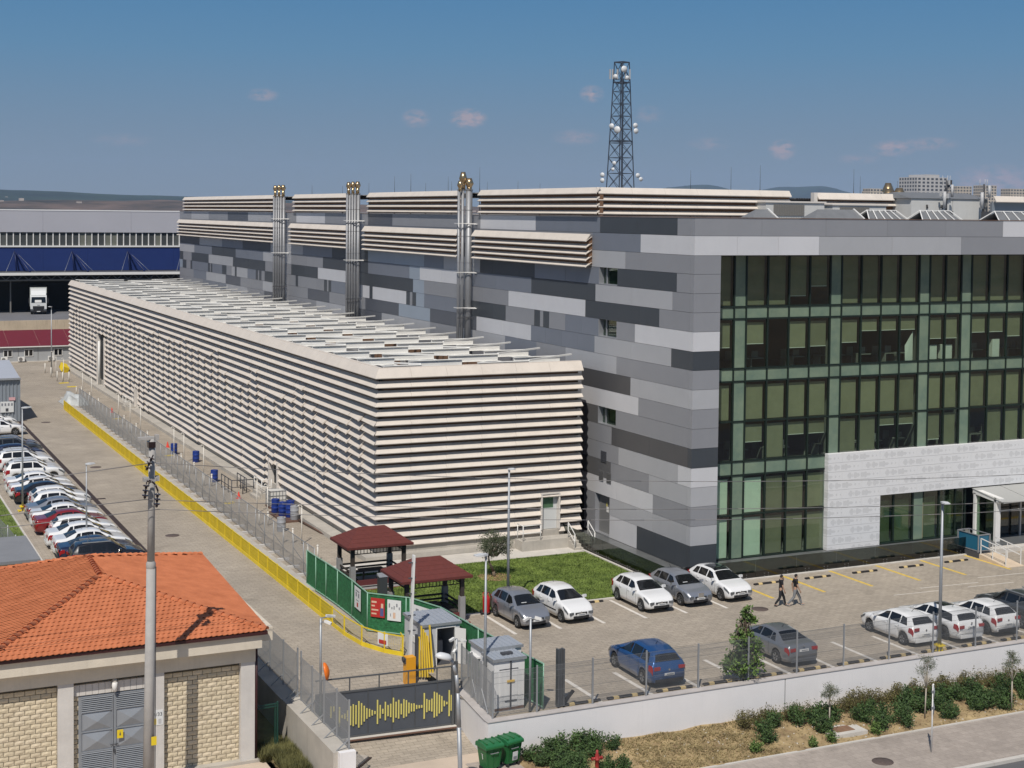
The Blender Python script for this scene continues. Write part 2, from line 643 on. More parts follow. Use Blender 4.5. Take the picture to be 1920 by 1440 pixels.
# grass blades on both lawns
def blades(name, rects, count, h, m):
    mb = MB()
    vs, fs = [], []
    r = random.Random(3)
    for k in range(count):
        x0, y0, x1, y1 = rects[k % len(rects)]
        x, y = r.uniform(x0, x1), r.uniform(y0, y1)
        a = r.uniform(0, pi)
        hh = h * r.uniform(.5, 1.3)
        w = .035 * r.uniform(.6, 1.4)
        b = len(vs)
        lx, ly = r.uniform(-.05, .05), r.uniform(-.05, .05)
        vs += [(x - cos(a) * w, y - sin(a) * w, .03), (x + cos(a) * w, y + sin(a) * w, .03), (x + lx, y + ly, .03 + hh)]
        fs.append((b, b + 1, b + 2))
    mb.add(vs, fs)
    o = mb.build(name, m)
    tag(o, 'short green grass blades growing on the lawn and the verge', 'grass', kind='stuff')
M_BLADE = mat('grass_blade', (.085, .14, .02), .9, var=.4, vscale=1.1, color2=(.14, .19, .04))
blades('grass', [(-20.1, -2.5, -2.8, 7.6), (-20.1, -2.5, -2.8, 7.6), (-44, 10, -33.7, 43)], 60000, .07, M_BLADE)

# drainage channel beside the road
dr = MB()
dr.box(-27.62, 14, -.05, -27.28, 98, .012)
for y in (17.5, 36.0, 79):
    dr.box(-28.2, y - .18, -.04, -26.7, y + .18, .016)
struct('drain_channel', dr, M_DRAIN)
# ================================================================== the panel-clad main building
M_P = {
    'W': mat('panel_silver_white', (.62, .62, .635), .42, metal=.15, var=.03, vscale=.8, objvar=.035, streak=.06),
    'L': mat('panel_light_grey', (.42, .425, .44), .42, metal=.15, var=.03, vscale=.8, objvar=.035, streak=.06),
    'M': mat('panel_mid_grey', (.275, .28, .298), .42, metal=.15, var=.03, vscale=.8, objvar=.035, streak=.06),
    'G': mat('panel_blue_grey', (.19, .208, .245), .42, metal=.15, var=.03, vscale=.8, objvar=.035, streak=.06),
    'B': mat('panel_pale_blue', (.31, .36, .42), .40, metal=.15, var=.03, vscale=.8, objvar=.035, streak=.06),
    'D': mat('panel_charcoal', (.060, .068, .078), .42, metal=.15, var=.04, vscale=.8, objvar=.035, streak=.06),
    'D2': mat('panel_slate', (.10, .108, .128), .42, metal=.15, var=.04, vscale=.8, objvar=.035, streak=.06),
    'D3': mat('panel_graphite', (.085, .085, .088), .40, metal=.15, var=.04, vscale=.8, objvar=.035, streak=.06),
    'G2': mat('panel_pewter', (.13, .13, .132), .40, metal=.15, var=.04, vscale=.8, objvar=.035, streak=.06),
}
M_CORE = mat('wall_core', (.06, .062, .07), .8)
M_DARK = mat('interior_dark', (.035, .037, .036), .9)
M_ROOM = mat('room_surface', (.16, .165, .155), .9)
M_MULL = mat('mullion_dark_green', (.018, .030, .024), .35, metal=.3)
M_SPAN = mat('spandrel_glass_green', (.135, .205, .16), .12, var=.16, vscale=.7, spec=.6, color2=(.17, .22, .155), objvar=.07)
M_BLIND = mat('roller_blind', (.255, .235, .165), .9, var=.10, vscale=1.2, objvar=.16)
M_BLINDP = mat('pale_curtain', (.72, .78, .70), .9, var=.05, vscale=2)
M_GLASS = glass_mat('tinted_glass', (.66, .77, .67), .95)
M_CLEAR = glass_mat('clear_glass', (.80, .86, .84), .9)
M_DGLASS = glass_mat('smoked_glass', (.36, .40, .38), .9)
M_RUST = mat('coping_rust', (.12, .07, .05), .7, var=.3, vscale=2)
M_ALU = mat('aluminium', (.42, .43, .45), .38, metal=.6)
M_GALV = mat('galvanised_steel', (.34, .355, .37), .5, metal=.45, var=.1, vscale=4)
M_WMETAL = mat('white_metal', (.70, .69, .66), .5, var=.05, vscale=2)
M_ROOF = mat('roof_membrane', (.25, .25, .25), .9, var=.15, vscale=.4)

ZR = [20.65, 19.62, 18.5, 17.42, 16.31, 15.21, 14.1, 12.97, 11.88, 10.76, 9.62, 8.5, 7.36, 6.23, 5.1, 3.98, 2.85, 1.72, .30]
TABLE_A = "0,131.3,124.45,M;0,124.45,114.95,L;0,114.95,105.36,M;0,105.36,96.11,D2;0,96.11,86.63,L;0,86.63,77.19,M;0,77.19,67.63,W;0,67.63,55.14,M;0,55.14,48.9,D2;0,48.9,30.12,M;0,30.12,20.66,W;0,20.66,11.29,G;0,11.29,6.58,D;0,6.58,1.89,D;0,1.89,0,M;1,131.3,69.19,M;1,69.19,30.15,G;1,30.15,12.28,M;1,12.28,6.13,G;1,6.13,0,W;2,131.3,69.17,M;2,69.17,30.12,D;2,30.12,12.25,L;2,12.25,7.98,L;2,7.98,0,M;3,131.3,119.89,D;3,119.89,108.11,L;3,108.11,98.45,G;3,98.45,86.73,D;3,86.73,74.84,L;3,74.84,65.37,G;3,65.37,55.08,D;3,55.08,41.42,B;3,41.42,37.25,G;3,37.25,30.1,L;3,30.1,27.81,D;3,27.81,23.15,D;3,23.15,20.74,D;3,20.74,11.36,G;3,8.96,1.88,D;3,1.88,0,M;4,131.3,122.75,L;4,122.75,113.27,G;4,113.27,101.61,D;4,101.61,89.71,G;4,89.71,78.94,L;4,78.94,68.23,M;4,68.23,55.06,D;4,55.06,44.75,G;4,44.75,42.37,B;4,42.37,33.12,W;4,33.12,21.24,G;4,21.24,11.81,D;4,11.81,2.35,L;4,2.35,0,M;5,131.3,129.18,D;5,129.18,124.29,M;5,124.29,114.9,D;5,114.9,102.86,L;5,102.86,88.81,D;5,88.81,78.92,M;5,78.92,69.81,D;5,69.81,57.21,W;5,57.21,43.89,D;5,43.89,41.38,B;5,41.38,34.14,M;5,34.14,24.98,M;5,24.98,13.17,W;5,13.17,6.14,D;5,6.14,3.81,D;5,3.81,0,M;6,131.3,129.53,B;6,129.53,127.3,D;6,127.3,124.9,M;6,124.9,123.92,D;6,123.92,115.26,G;6,115.26,114.22,D;6,114.22,113.78,M;6,113.78,113.03,D;6,113.03,108.08,G;6,108.08,105.92,D;6,105.92,103.48,M;6,103.48,101.98,L;6,101.98,101.12,D;6,101.12,96.29,L;6,96.29,92.75,G;6,92.75,91.79,D;6,91.79,91.32,M;6,91.32,90.35,D;6,90.35,89.07,M;6,89.07,81.05,D;6,81.05,77.34,M;6,77.34,76.48,D;6,76.48,70.33,M;6,70.33,67.83,M;6,67.83,66.9,D;6,66.9,66.45,M;6,66.45,65.61,D;6,65.61,56.46,G;6,56.46,54.65,W;6,54.65,53.8,D;6,53.8,45.45,W;6,45.45,44.59,D;6,44.59,44.02,M;6,44.02,43.16,D;6,43.16,41.35,B;6,41.35,33.59,G;6,33.59,30.16,D;6,30.16,27.78,D;6,27.78,25.44,D;6,25.44,20.72,M;6,20.72,19.81,D;6,19.81,19.32,M;6,19.32,18.39,D;6,18.39,15.99,M;6,15.99,13.68,G;6,13.68,11.34,G;6,8.98,6.67,M;6,6.67,0,W;7,131.3,123.21,M;7,123.21,116.16,G;7,116.16,106.32,L;7,106.32,99.36,D2;7,99.36,89.82,M;7,89.82,81.03,L;7,81.03,73.12,M;7,73.12,66.14,D2;7,66.14,55.71,M;7,55.71,47.2,D2;7,47.2,40.04,B;7,40.04,33.56,D2;7,33.56,30.67,D2;7,30.67,21.21,W;7,21.21,18.9,G;7,18.9,16.49,G;7,16.49,14.17,G;7,14.17,11.84,G;7,11.84,2.39,L;7,2.39,0,D;8,131.3,118.07,M;8,118.07,106.05,G;8,106.05,96.39,L;8,96.39,89.22,M;8,89.22,81.02,D2;8,81.02,70.29,M;8,70.29,61.02,L;8,61.02,51.4,D2;8,51.4,40.04,L;8,40.04,33.54,M;8,33.54,25.51,L;8,25.51,20.32,G;8,20.32,15.91,M;8,15.91,8.92,L;8,8.92,0,M;9,131.3,88.19,M;9,88.19,53.54,L;9,53.54,34.04,M;9,34.04,20.76,M;9,20.76,13.59,M;9,13.59,7.13,D3;9,7.13,0,L;10,29.92,13.56,M;10,13.56,6.13,W;10,6.13,0,M;11,29.89,13.53,M;11,13.53,11.28,G2;11,8.92,0,M;12,29.87,13.5,M;12,13.5,9.44,M;12,9.44,4.77,D3;12,4.77,0,D3;13,29.84,13.47,M;13,13.47,8.51,M;13,8.51,1.45,L;13,1.45,0,W;14,29.81,13.44,M;14,13.44,9.48,G2;14,9.48,4.75,M;14,4.75,0,L;15,29.79,13.41,M;15,13.41,4.26,W;15,4.26,0,M;16,13.01,11.47,M;16,9.58,4.27,L;16,4.27,0,L;17,12.98,11.44,M;17,9.55,6.12,W;17,6.12,3.8,D;17,3.8,1.55,D;17,1.55,0,D"
main_building = thing('office_building', 'long office building clad in grey and white panels with a green glass front', 'building', (0, 0, 0))

def mpart(name, mb, m, parent=None):
    return mb.build(name, m, parent or main_building)

core = MB()
core.box(.4, .4, 0, .9, 131.3, 20.6)
core.box(.42, .9, 0, 1.78, 1.5, 18.5)
core.box(.9, 130.8, 0, 60, 131.3, 20.6)
core.box(60, 1.5, 0, 60.5, 131.3, 20.6)
mpart('wall_core', core, M_CORE)
mpart('roof', MB().box(.4, .4, 20.5, 60.5, 131.3, 20.58), M_ROOF)
mpart('soffit', MB().box(1.8, .4, 18.5, 60, 1.7, 18.62), M_P['M'])
cop = MB()
cop.box(-.03, -.03, 20.652, .45, 131.33, 20.70)
cop.box(.45, -.03, 20.652, 60, .45, 20.70)
mpart('coping', cop, M_RUST)
# --- the long side: each panel one piece, with open joints
for t_ in TABLE_A.split(';'):
    r, ya, yb, c = t_.split(',')
    r, ya, yb = int(r), float(ya), float(yb)
    z0, z1 = ZR[r + 1], ZR[r]
    y0, y1 = max(yb, .41), ya
    n = max(1, int(round((y1 - y0) / 6.0))) if y1 - y0 > 9 else 1
    for k in range(n):
        p0, p1 = lerp(y0, y1, k / n), lerp(y0, y1, (k + 1) / n)
        mpart('cladding_panel', MB().box(RND.uniform(-.004, .004), p0 + .008, z0 + .009, .395, p1 - .008, z1 - .009), M_P[c])
# below the last row, behind the glass guard
for i in range(5):
    mpart('plinth_panel', MB().box(0.01, .41 + i * 2.34, .0, .395, .40 + (i + 1) * 2.34, .29), M_P['D'])
# --- the front: corner strip and the band over the glass
STRIP = 'M W M M M M W D M L M M D W L M L D'.split()
for r in range(2, 18):
    mpart('cladding_panel', MB().box(0, 0, ZR[r + 1] + .009, 1.8, .40, ZR[r] - .009), M_P[STRIP[r]])
mpart('plinth_panel', MB().box(.01, .01, 0, 1.79, .40, .29), M_P['D'])
for r, xs in ((0, [(0, 4.6, 'M'), (4.6, 9.2, 'M'), (9.2, 13.8, 'M'), (13.8, 18.4, 'M'), (18.4, 23.07, 'M'), (23.07, 28, 'W'), (28, 34, 'W'), (34, 60, 'L')]),
              (1, [(0, 2.9, 'W'), (2.9, 5.8, 'W'), (5.8, 8.72, 'W'), (8.72, 14.2, 'L'), (14.2, 19.66, 'L'), (19.66, 25, 'M'), (25, 60, 'M')])):
    for x0, x1, c in xs:
        mpart('cladding_panel', MB().box(x0 + (.008 if x0 else 0), 0, ZR[r + 1] + .009, x1 - .008, .40, ZR[r] - .009), M_P[c])
# --- small windows in the long side
for y0, y1, z0, z1 in ((8.96, 11.36, 16.31, 17.42), (8.98, 11.34, 12.97, 14.1), (8.92, 11.28, 7.36, 8.5)):
    w = mpart('window', MB().box(.34, y0 + .06, z0 + .06, .36, y1 - .06, z1), M_GLASS)
    f = MB()
    f.box(-.004, y1 - .06, z0 + .01, .38, y1 - .011, z1 - .012)
    f.box(-.006, y0 + .011, z0 + .011, .38, y1 - .062, z0 + .06)
    f.box(.26, y1 - .62, z0 + .062, .33, y1 - .54, z1 - .012)
    mpart('window_frame', f, M_ALU, w)
    mpart('window_blind', MB().box(.392, y0 + .05, z0 + .3 if z0 < 8 else z1 - .22, .396, y1 - .9, z1 - .05), M_BLIND, w)
# --- service door, alcove and grilles
d = mpart('service_door', MB().box(.28, 9.62, .32, .34, 11.4, 2.84), mat('grey_door', (.17, .17, .165), .5))
mpart('notice', MB().box(.27, 10.15, 1.75, .278, 10.45, 2.1), M_WMETAL, d)
mpart('notice', MB().box(.27, 10.35, 2.1, .278, 10.45, 2.35), mat('yellow_notice', (.65, .55, .1), .6), d)
mpart('door_handle', MB().box(.22, 9.75, 1.3, .278, 9.8, 1.45), M_ALU, d)
mpart('door_sill', MB().box(-.03, 9.55, .30, .28, 11.45, .36), M_ALU, d)
gr = MB()
for i in range(8):
    gr.box(-.05, 10.05, 5.0 + i * .09, -.005, 10.75, 5.05 + i * .09)
mpart('vent_grille', gr, M_CORE)
for y in (10.4, 9.4):
    gg = MB().box(-.045, y, 3.75, -.004, y + .55, 4.4)
    for i in range(5):
        gg.box(-.06, y + .04, 3.82 + i * .11, -.046, y + .5, 3.86 + i * .11)
    mpart('vent_grille', gg, mat('grille_grey', (.10, .10, .10), .6))

# --- glass front
COLS = [2.2, 3.75, 4.6, 6.15, 7.69, 9.22, 10.75, 11.6, 13.12, 14.65, 16.16, 17.67, 18.52, 19.82, 21.1, 21.96, 23.44, 24.97, 26.45, 27.95, 28.8, 30.3, 31.8]
NARROW = {1, 6, 11, 14, 19}
ROWS = [(15.4, 18.5, 'v'), (14.68, 15.4, 's'), (11.72, 14.68, 'v'), (10.95, 11.72, 's'), (8.55, 10.95, 'v'), (6.16, 8.55, 'v'),
        (5.33, 6.16, 's'), (2.93, 5.33, 'v'), (.30, 2.93, 'v')]
BL = {0: {0: 1, 2: 1, 3: 1, 4: .82, 5: .62}, 2: {0: .55, 2: .48, 3: 0, 4: .6, 5: .58, 7: .52, 8: .26, 9: .26, 10: .26, 12: .5, 13: .5, 15: .38, 16: .38, 17: .5},
      5: {0: 0, 2: .5, 4: .36, 5: .36, 9: .26, 10: .26, 12: .8, 15: 0}}
YG = 1.5
for ri, (z0, z1, kind) in enumerate(ROWS):
    for ci in range(len(COLS) - 1):
        x0, x1 = COLS[ci], COLS[ci + 1]
        if ri >= 6 and ci >= 6:
            continue
        if kind == 's' or ci in NARROW:
            s = mpart('spandrel_panel', MB().box(x0 + .05, YG + RND.uniform(-.006, .006), z0 + .05, x1 - .05, YG + .05, z1 - .05), M_SPAN)
            continue
        a, b = RND.uniform(-.004, .004), RND.uniform(-.004, .004)
        g = MB().add([(x0 + .05, YG + a, z0 + .05), (x1 - .05, YG + b, z0 + .05), (x1 - .05, YG - a, z1 - .05), (x0 + .05, YG - b, z1 - .05)], [(0, 1, 2, 3)])
        pane = mpart('glass_pane', g, M_GLASS)
        drop = BL.get(ri, {}).get(ci, 1.0)
        if drop > 0:
            zt = z1 - (.12 if ri in (0,) else .24)
            zb = max(lerp(zt, z0 + .08, drop), z0 + .08)
            pale = ri >= 7 and ci in (0, 2)
            blind = mpart('blind', MB().box(x0 + .04, YG + .16, zb, x1 - .16, YG + .175, zt), M_BLINDP if pale else M_BLIND, pane)
            if drop < 1:
                mpart('blind_rail', MB().box(x0 + .04, YG + .15, zb - .04, x1 - .16, YG + .185, zb), M_WMETAL, pane)
for ci, x in enumerate(COLS):
    lo = .30 if ci <= 6 else 6.16
    mpart('mullion', MB().box(x - .05, YG - .06, lo, x + .05, YG + .1, 18.5), M_MULL)
for z0, z1, kind in ROWS:
    x1 = 32 if z0 > 6 else 10.75
    segs = [(2.2, x1)]
    tr = MB()
    for ci in range(len(COLS) - 1):
        if COLS[ci + 1] <= x1 + .01:
            tr.box(COLS[ci] + .052, YG - .05, z0 - .05, COLS[ci + 1] - .052, YG + .1, z0 + .05)
    mpart('transom', tr, M_MULL)
mpart('mullion', MB().box(1.82, YG - .05, .3, 2.14, YG + .1, 18.5), M_MULL)
# rooms behind the glass
rm = MB()
for z in (18.44, 14.9, 11.3, 5.75):
    rm.box(1.9, 1.72, z, 59.9, 9.0, z + .16)
rm.box(1.9, 9.0, .1, 59.9, 9.1, 18.6)
rm.box(1.8, 1.75, .1, 1.9, 9.0, 18.6)
rm.box(1.9, 1.62, .05, 59.9, 9.0, .18)
mpart('room_shell', rm, M_ROOM)
for x in (11.2, 18.1, 21.5):
    mpart('room_partition', MB().box(x, 2.2, .2, x + .15, 9, 18.4), M_ROOM)
fu = MB()
rf = random.Random(5)
for z in (11.46, 5.91):
    for i in range(26):
        x = 4.7 + i * 1.02
        if rf.random() < .75:
            fu.box(x, 2.5, z + .68, x + .9, 3.2, z + .74)
            fu.box(x, 2.5, z, x + .05, 3.2, z + .68)
            fu.box(x + .3, 2.9, z + .76, x + .75, 2.95, z + 1.12)
            fu.box(x + .2, 3.6, z, x + .7, 4.1, z + .5)
            fu.box(x + .2, 4.05, z + .5, x + .7, 4.1, z + 1.05)
mpart('office_furniture', fu, mat('office_grey', (.22, .22, .21), .6))
for x in (18.75, 20.0):
    mpart('cabinet', MB().box(x, 1.95, 11.75, x + .85, 2.3, 12.65), M_WMETAL)
sh = MB()
sh.add([(16.9, 1.8, 11.75), (17.5, 1.8, 11.75), (17.5, 1.8, 13.6), (16.9, 1.85, 12.7)], [(0, 1, 2, 3)])
sh.box(24.2, 1.9, 11.75, 24.8, 2.2, 12.9)
mpart('partition_board', sh, M_WMETAL)

# --- white wave-patterned block at the entrance
def wave_mat():
    m = bpy.data.materials.new('white_panel_wave_print')
    m.use_nodes = True
    nt = m.node_tree
    N, L = nt.nodes, nt.links
    b = N['Principled BSDF']
    b.inputs['Roughness'].default_value = .5
    geo = N.new('ShaderNodeNewGeometry')
    sep = N.new('ShaderNodeSeparateXYZ')
    L.new(geo.outputs['Position'], sep.inputs[0])

    def M(op, a, bb=None, clamp=False):
        n = N.new('ShaderNodeMath')
        n.operation = op
        n.use_clamp = clamp
        for i, v in enumerate((a, bb)):
            if v is None:
                continue
            if isinstance(v, (int, float)):
                n.inputs[i].default_value = v
            else:
                L.new(v, n.inputs[i])
        return n.outputs[0]
    rowf = M('DIVIDE', M('SUBTRACT', 6.26, sep.outputs[2]), .565)
    row = M('FLOOR', rowf)
    fr = M('MULTIPLY', M('ABSOLUTE', M('SUBTRACT', M('SUBTRACT', rowf, row), .52)), 2.0)
    u = M('ADD', M('MULTIPLY', M('ADD', sep.outputs[0], M('MULTIPLY', row, 1.41)), 1.0), 0)
    # repeating bursts of a sound wave: a train of spindle shapes of different heights
    ph = M('SUBTRACT', u, M('MULTIPLY', M('FLOOR', M('DIVIDE', u, 2.92)), 2.92))
    amp = None
    for c, w, h in ((.28, .05, .5), (.42, .16, .95), (.62, .04, .55), (.85, .17, .9), (1.02, .18, .55), (1.30, .05, .8), (1.42, .16, .75), (1.62, .16, .9), (1.85, .2, .4), (2.25, .07, .35), (2.55, .05, .25)):
        t = M('MULTIPLY', M('MAXIMUM', M('SUBTRACT', 1.0, M('DIVIDE', M('ABSOLUTE', M('SUBTRACT', ph, c)), w)), 0.0), h * 1.25)
        t = M('MINIMUM', t, h * .72)
        amp = t if amp is None else M('MAXIMUM', amp, t)
    mask = M('MULTIPLY', M('GREATER_THAN', amp, fr), .85)
    mx = N.new('ShaderNodeMix')
    mx.data_type = 'RGBA'
    mx.inputs['A'].default_value = (.68, .68, .68, 1)
    mx.inputs['B'].default_value = (.56, .56, .56, 1)
    L.new(mask, mx.inputs['Factor'])
    L.new(mx.outputs['Result'], b.inputs['Base Color'])
    return m
M_WAVE = wave_mat()
XW, YW = 10.55, 1.1
zw = [6.26 - .565 * i for i in range(11)] + [.30]
for r in range(len(zw) - 1):
    z1, z0 = zw[r], zw[r + 1]
    xs = [XW]
    x = (17.46 - 2.92 * 3 if r % 2 == 0 else 13.14 - 2.92)
    while x < 60:
        if x > XW + .4:
            xs.append(x)
        x += 2.92
    xs.append(60)
    for x0, x1 in zip(xs[:-1], xs[1:]):
        if x0 > 36:
            continue
        lo = .47
        if r >= 5:                                  # the window and the entrance interrupt the lower rows
            if x0 >= 14.6:
                continue
            x1 = min(x1, 14.6)
        mpart('wave_panel', MB().box(x0 + .006, YW, z0 + .006, x1 - .006, YW + .38, z1 - .006), M_WAVE)
mpart('wall_core', MB().box(XW + .05, YW + .382, .3, 14.5, YW + .55, 6.2).box(14.5, YW + .384, 3.46, 60, YW + .55, 6.2), M_P['L'])
wm = [14.6, 15.88, 17.42, 18.28, 19.56, 20.9, 21.7]
for i in range(6):
    x0, x1 = wm[i], wm[i + 1]
    if i == 2:
        mpart('spandrel_panel', MB().box(x0 + .05, YW + .3, .35, x1 - .05, YW + .34, 3.4), M_SPAN)
        continue
    p_ = mpart('glass_pane', MB().box(x0 + .05, YW + .31, .35, x1 - .05, YW + .325, 3.42), M_GLASS)
    if i < 5:
        mpart('blind', MB().box(x0 + .03, YW + .5, .35, x1 - .14, YW + .515, 2.95), M_BLIND, p_)
    mpart('mullion', MB().box(x1 - .05, YW + .24, .3, x1 + .05, YW + .4, 3.42), M_MULL)
mpart('window_sill', MB().box(14.58, YW + .1, .31, 21.7, YW + .4, .36), M_MULL)

# --- glass guard round the base: dark upstand, floor of the gutter, bolted glass
gb = MB()
gb.box(-2.5, -1.9, 0, -2.4, 12.0, .36)
gb.box(-2.4, -1.9, 0, 19.0, -1.8, .36)
mpart('guard_upstand', gb, mat('black_granite', (.018, .02, .02), .25))
gf = MB()
gf.box(-2.4, -1.8, .24, -.01, 12.0, .285)
gf.box(-.01, -1.8, .24, 34, 1.6, .284)
mpart('guard_floor', gf, mat('grey_gutter_floor', (.12, .125, .125), .3, var=.2, vscale=1.5))
def bolts(mb, p, ax):
    for da in (-.13, .13):
        for dz in (.10, .24):
            if ax == 'x':
                mb.box(p[0] + da - .014, p[1] - .012, dz - .014, p[0] + da + .014, p[1] - .001, dz + .014)
            else:
                mb.box(p[0] - .012, p[1] + da - .014, dz - .014, p[0] - .001, p[1] + da + .014, dz + .014)
y = -1.85
while y < 11.9:
    y1 = min(y + 1.28, 12.0)
    gp = mpart('guard_glass', MB().box(-2.53, y + .01, .05, -2.512, y1 - .01, 1.08), M_DGLASS)
    bm_ = MB()
    bolts(bm_, (-2.53, (y + y1) / 2), 'y')
    mpart('guard_bolt', bm_, M_ALU, gp)['kind'] = 'stuff'
    y = y1
x = -2.5
while x < 18.9:
    x1 = min(x + 2.86, 18.95)
    gp = mpart('guard_glass', MB().box(x + .01, -1.945, .05, x1 - .01, -1.925, 1.08), M_DGLASS)
    bm_ = MB()
    bolts(bm_, (x + .75, -1.945), 'x')
    bolts(bm_, (x + 2.1, -1.945), 'x')
    mpart('guard_bolt', bm_, M_ALU, gp)['kind'] = 'stuff'
    x = x1
struct('guard_kerb', MB().box(-2.58, -2.12, -.02, 19, -1.95, .05).box(-2.6, -2.1, -.02, -2.535, 12, .045), M_CONC_L)

# --- entrance canopy, lift platform, ramp
en = thing('entrance_canopy', 'white framed glass entrance canopy with sloping roof at the right edge of the building', 'canopy', (22.3, -.5, .3))
for y0 in (.9, -.95):
    en_l = MB()
    en_l.box(22.05, y0 - .09, .3, 22.45, y0 + .09, 3.1)
    en_l.build('canopy_leg', M_WMETAL, en)
MB().bar((22.25, 1.05, 3.2), (22.25, -1.3, 2.95), .4, .3).build('canopy_beam', M_WMETAL, en)
MB().box(22.2, -.85, .32, 22.24, .8, 2.9).build('glass_pane', M_GLASS, en)
for i in range(5):
    x = 22.0 + i * 2.4
    MB().add([(x + .02, 1.09, 3.38), (x + 2.36, 1.09, 3.38), (x + 2.36, -1.75, 2.93), (x + .02, -1.75, 2.93),
              (x + .02, 1.09, 3.33), (x + 2.36, 1.09, 3.33), (x + 2.36, -1.75, 2.88), (x + .02, -1.75, 2.88)],
             [(0, 3, 2, 1), (4, 5, 6, 7), (0, 4, 7, 3), (1, 2, 6, 5), (3, 7, 6, 2), (0, 1, 5, 4)]).build('roof_panel', mat('canopy_grey', (.36, .36, .34), .4), en)
for x in (24.9, 27.6, 30.3):
    MB().box(x, -.2, .3, x + .12, -.08, 2.95).build('glazing_bar', M_ALU, en)
MB().box(22.5, .3, .3, 34, .34, 3.0).build('door_glass', M_DGLASS, en)
MB().box(22.5, -.14, 2.0, 34, -.06, 2.06).build('glazing_bar', M_WMETAL, en)
MB().box(22.5, 1.2, .28, 34, 1.24, 3.3).build('lobby_wall', M_DARK, en)
struct('entrance_platform', MB().box(20.6, -2.6, 0, 40, -1.95, .28).box(23, -3.6, 0, 40, -2.6, .26), M_CONC_L)
struct('platform_step', MB().box(25.5, -4.6, 0, 34, -3.6, .14), M_LINEY)
lf = thing('lift_platform', 'blue glazed wheelchair platform with grey frame beside the ramp', 'platform lift', (19.2, -2.4, 0))
MB().box(18.75, -3.1, 0, 19.75, -1.2, .34).build('lift_base', M_CORE, lf)
fr_ = MB()
pts = [(18.8, -3.05), (19.7, -3.05), (19.7, -1.25), (18.8, -1.25)]
for (a, b), (c, e) in zip(pts, pts[1:] + pts[:1]):
    fr_.bar((a, b, .42), (c, e, .42), .05).bar((a, b, 1.4), (c, e, 1.4), .05)
    fr_.bar((a, b, .34), (a, b, 1.42), .06)
fr_.build('frame', M_ALU, lf)
M_BLUEG = mat('blue_glazing', (.02, .12, .20), .15, spec=.6)
MB().box(18.82, -2.98, .46, 18.84, -1.32, 1.36).build('blue_panel', M_BLUEG, lf)
MB().box(18.88, -3.04, .46, 19.62, -3.02, 1.36).build('blue_panel', M_BLUEG, lf)
ra = MB().add([(18.6, -3.35, .34), (19.85, -3.35, .34), (19.95, -5.75, .02), (18.6, -5.75, .02),
               (18.6, -3.35, -.05), (19.85, -3.35, -.05), (19.95, -5.75, -.05), (18.6, -5.75, -.05)],
              [(0, 3, 2, 1), (0, 4, 7, 3), (1, 2, 6, 5), (3, 7, 6, 2), (0, 1, 5, 4)])
struct('access_ramp', ra, mat('ramp_concrete', (.55, .44, .32), .8, var=.08, vscale=2))
hr = thing('ramp_railing', 'pale metal handrails along both sides of the access ramp', 'railing', (19.2, -4.5, 0))
for x in (18.68, 19.85):
    r_ = MB()
    for h in (.55, .95):
        r_.bar((x, -3.4, .34 + h), (x, -5.5, .08 + h), .045)
    for y in (-3.4, -4.4, -5.5):
        r_.bar((x, y, .02), (x, y, .34 + .95 + (y + 3.4) * .125), .045)
    r_.build('handrail', M_WMETAL, hr)
# ================================================================== slatted bands on the roof and the long wall
M_SLAT = mat('slat_cream', (.61, .55, .48), .6, var=.07, vscale=.9, bump=.04, bscale=6, streak=.12)
M_SLATB = mat('slat_bracket', (.62, .58, .53), .5)
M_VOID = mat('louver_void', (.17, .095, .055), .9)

def slat_prof(d_in, d_out, h, t=.04):
    """cross-section: (distance out of the wall, height) with the lip at the lower edge"""
    return [(d_in, h), (d_in + t, h), (d_out, .05), (d_out - .02, 0), (d_out - .09, 0), (d_out - .05, .035), (d_in, h - .05)]

def slat_y(mb, X, y0, y1, z, h, d_in=.0, d_out=.3):
    """slat running along Y on a face that looks to -X"""
    pr = [(X - d, z + q) for d, q in slat_prof(d_in, d_out, h)]
    mb.extrude_y(pr, y0, y1)

def slat_x(mb, Y, x0, x1, z, h, d_in=.0, d_out=.3):
    pr = [(Y - d, z + q) for d, q in slat_prof(d_in, d_out, h)]
    mb.extrude_x(pr, x0, x1)

lv = thing('roof_louver', 'cream slatted screen along the roof edge above the grey panels', 'louver screen', (0, 60, 20.7))
# along the long side (three stretches between the flue stacks), and turning the corner towards the right
for (y0, y1) in ((11.45, 30.2), (33.9, 55.0), (58.9, 78.0), (82.6, 128.8)):
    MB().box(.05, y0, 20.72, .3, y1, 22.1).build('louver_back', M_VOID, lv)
    n = max(1, round((y1 - y0) / 9.4))
    for k, (z, h) in enumerate(((20.80, .26), (21.24, .28), (21.68, .28), (22.10, .44))):
        for i in range(n):
            mb = MB()
            slat_y(mb, .1, lerp(y0, y1, i / n) + .006, lerp(y0, y1, (i + 1) / n) - .006, z, h, 0.0, .34)
            mb.build('slat', M_SLAT, lv)
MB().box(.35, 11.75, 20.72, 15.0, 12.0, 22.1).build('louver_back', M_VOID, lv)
for k, (z, h) in enumerate(((20.80, .26), (21.24, .28), (21.68, .28), (22.10, .44))):
    for i in range(6):
        mb = MB()
        slat_x(mb, 11.75, -.05 + 2.5 * i + .006, -.05 + 2.5 * (i + 1) - .006, z, h, 0.0, .34)
        mb.build('slat', M_SLAT, lv)
MB().box(.1, 12.0, 22.3, 15.0, 128.8, 22.36).build('louver_cover', mat('cover_sheet', (.36, .35, .34), .8, var=.1, vscale=.5), lv)

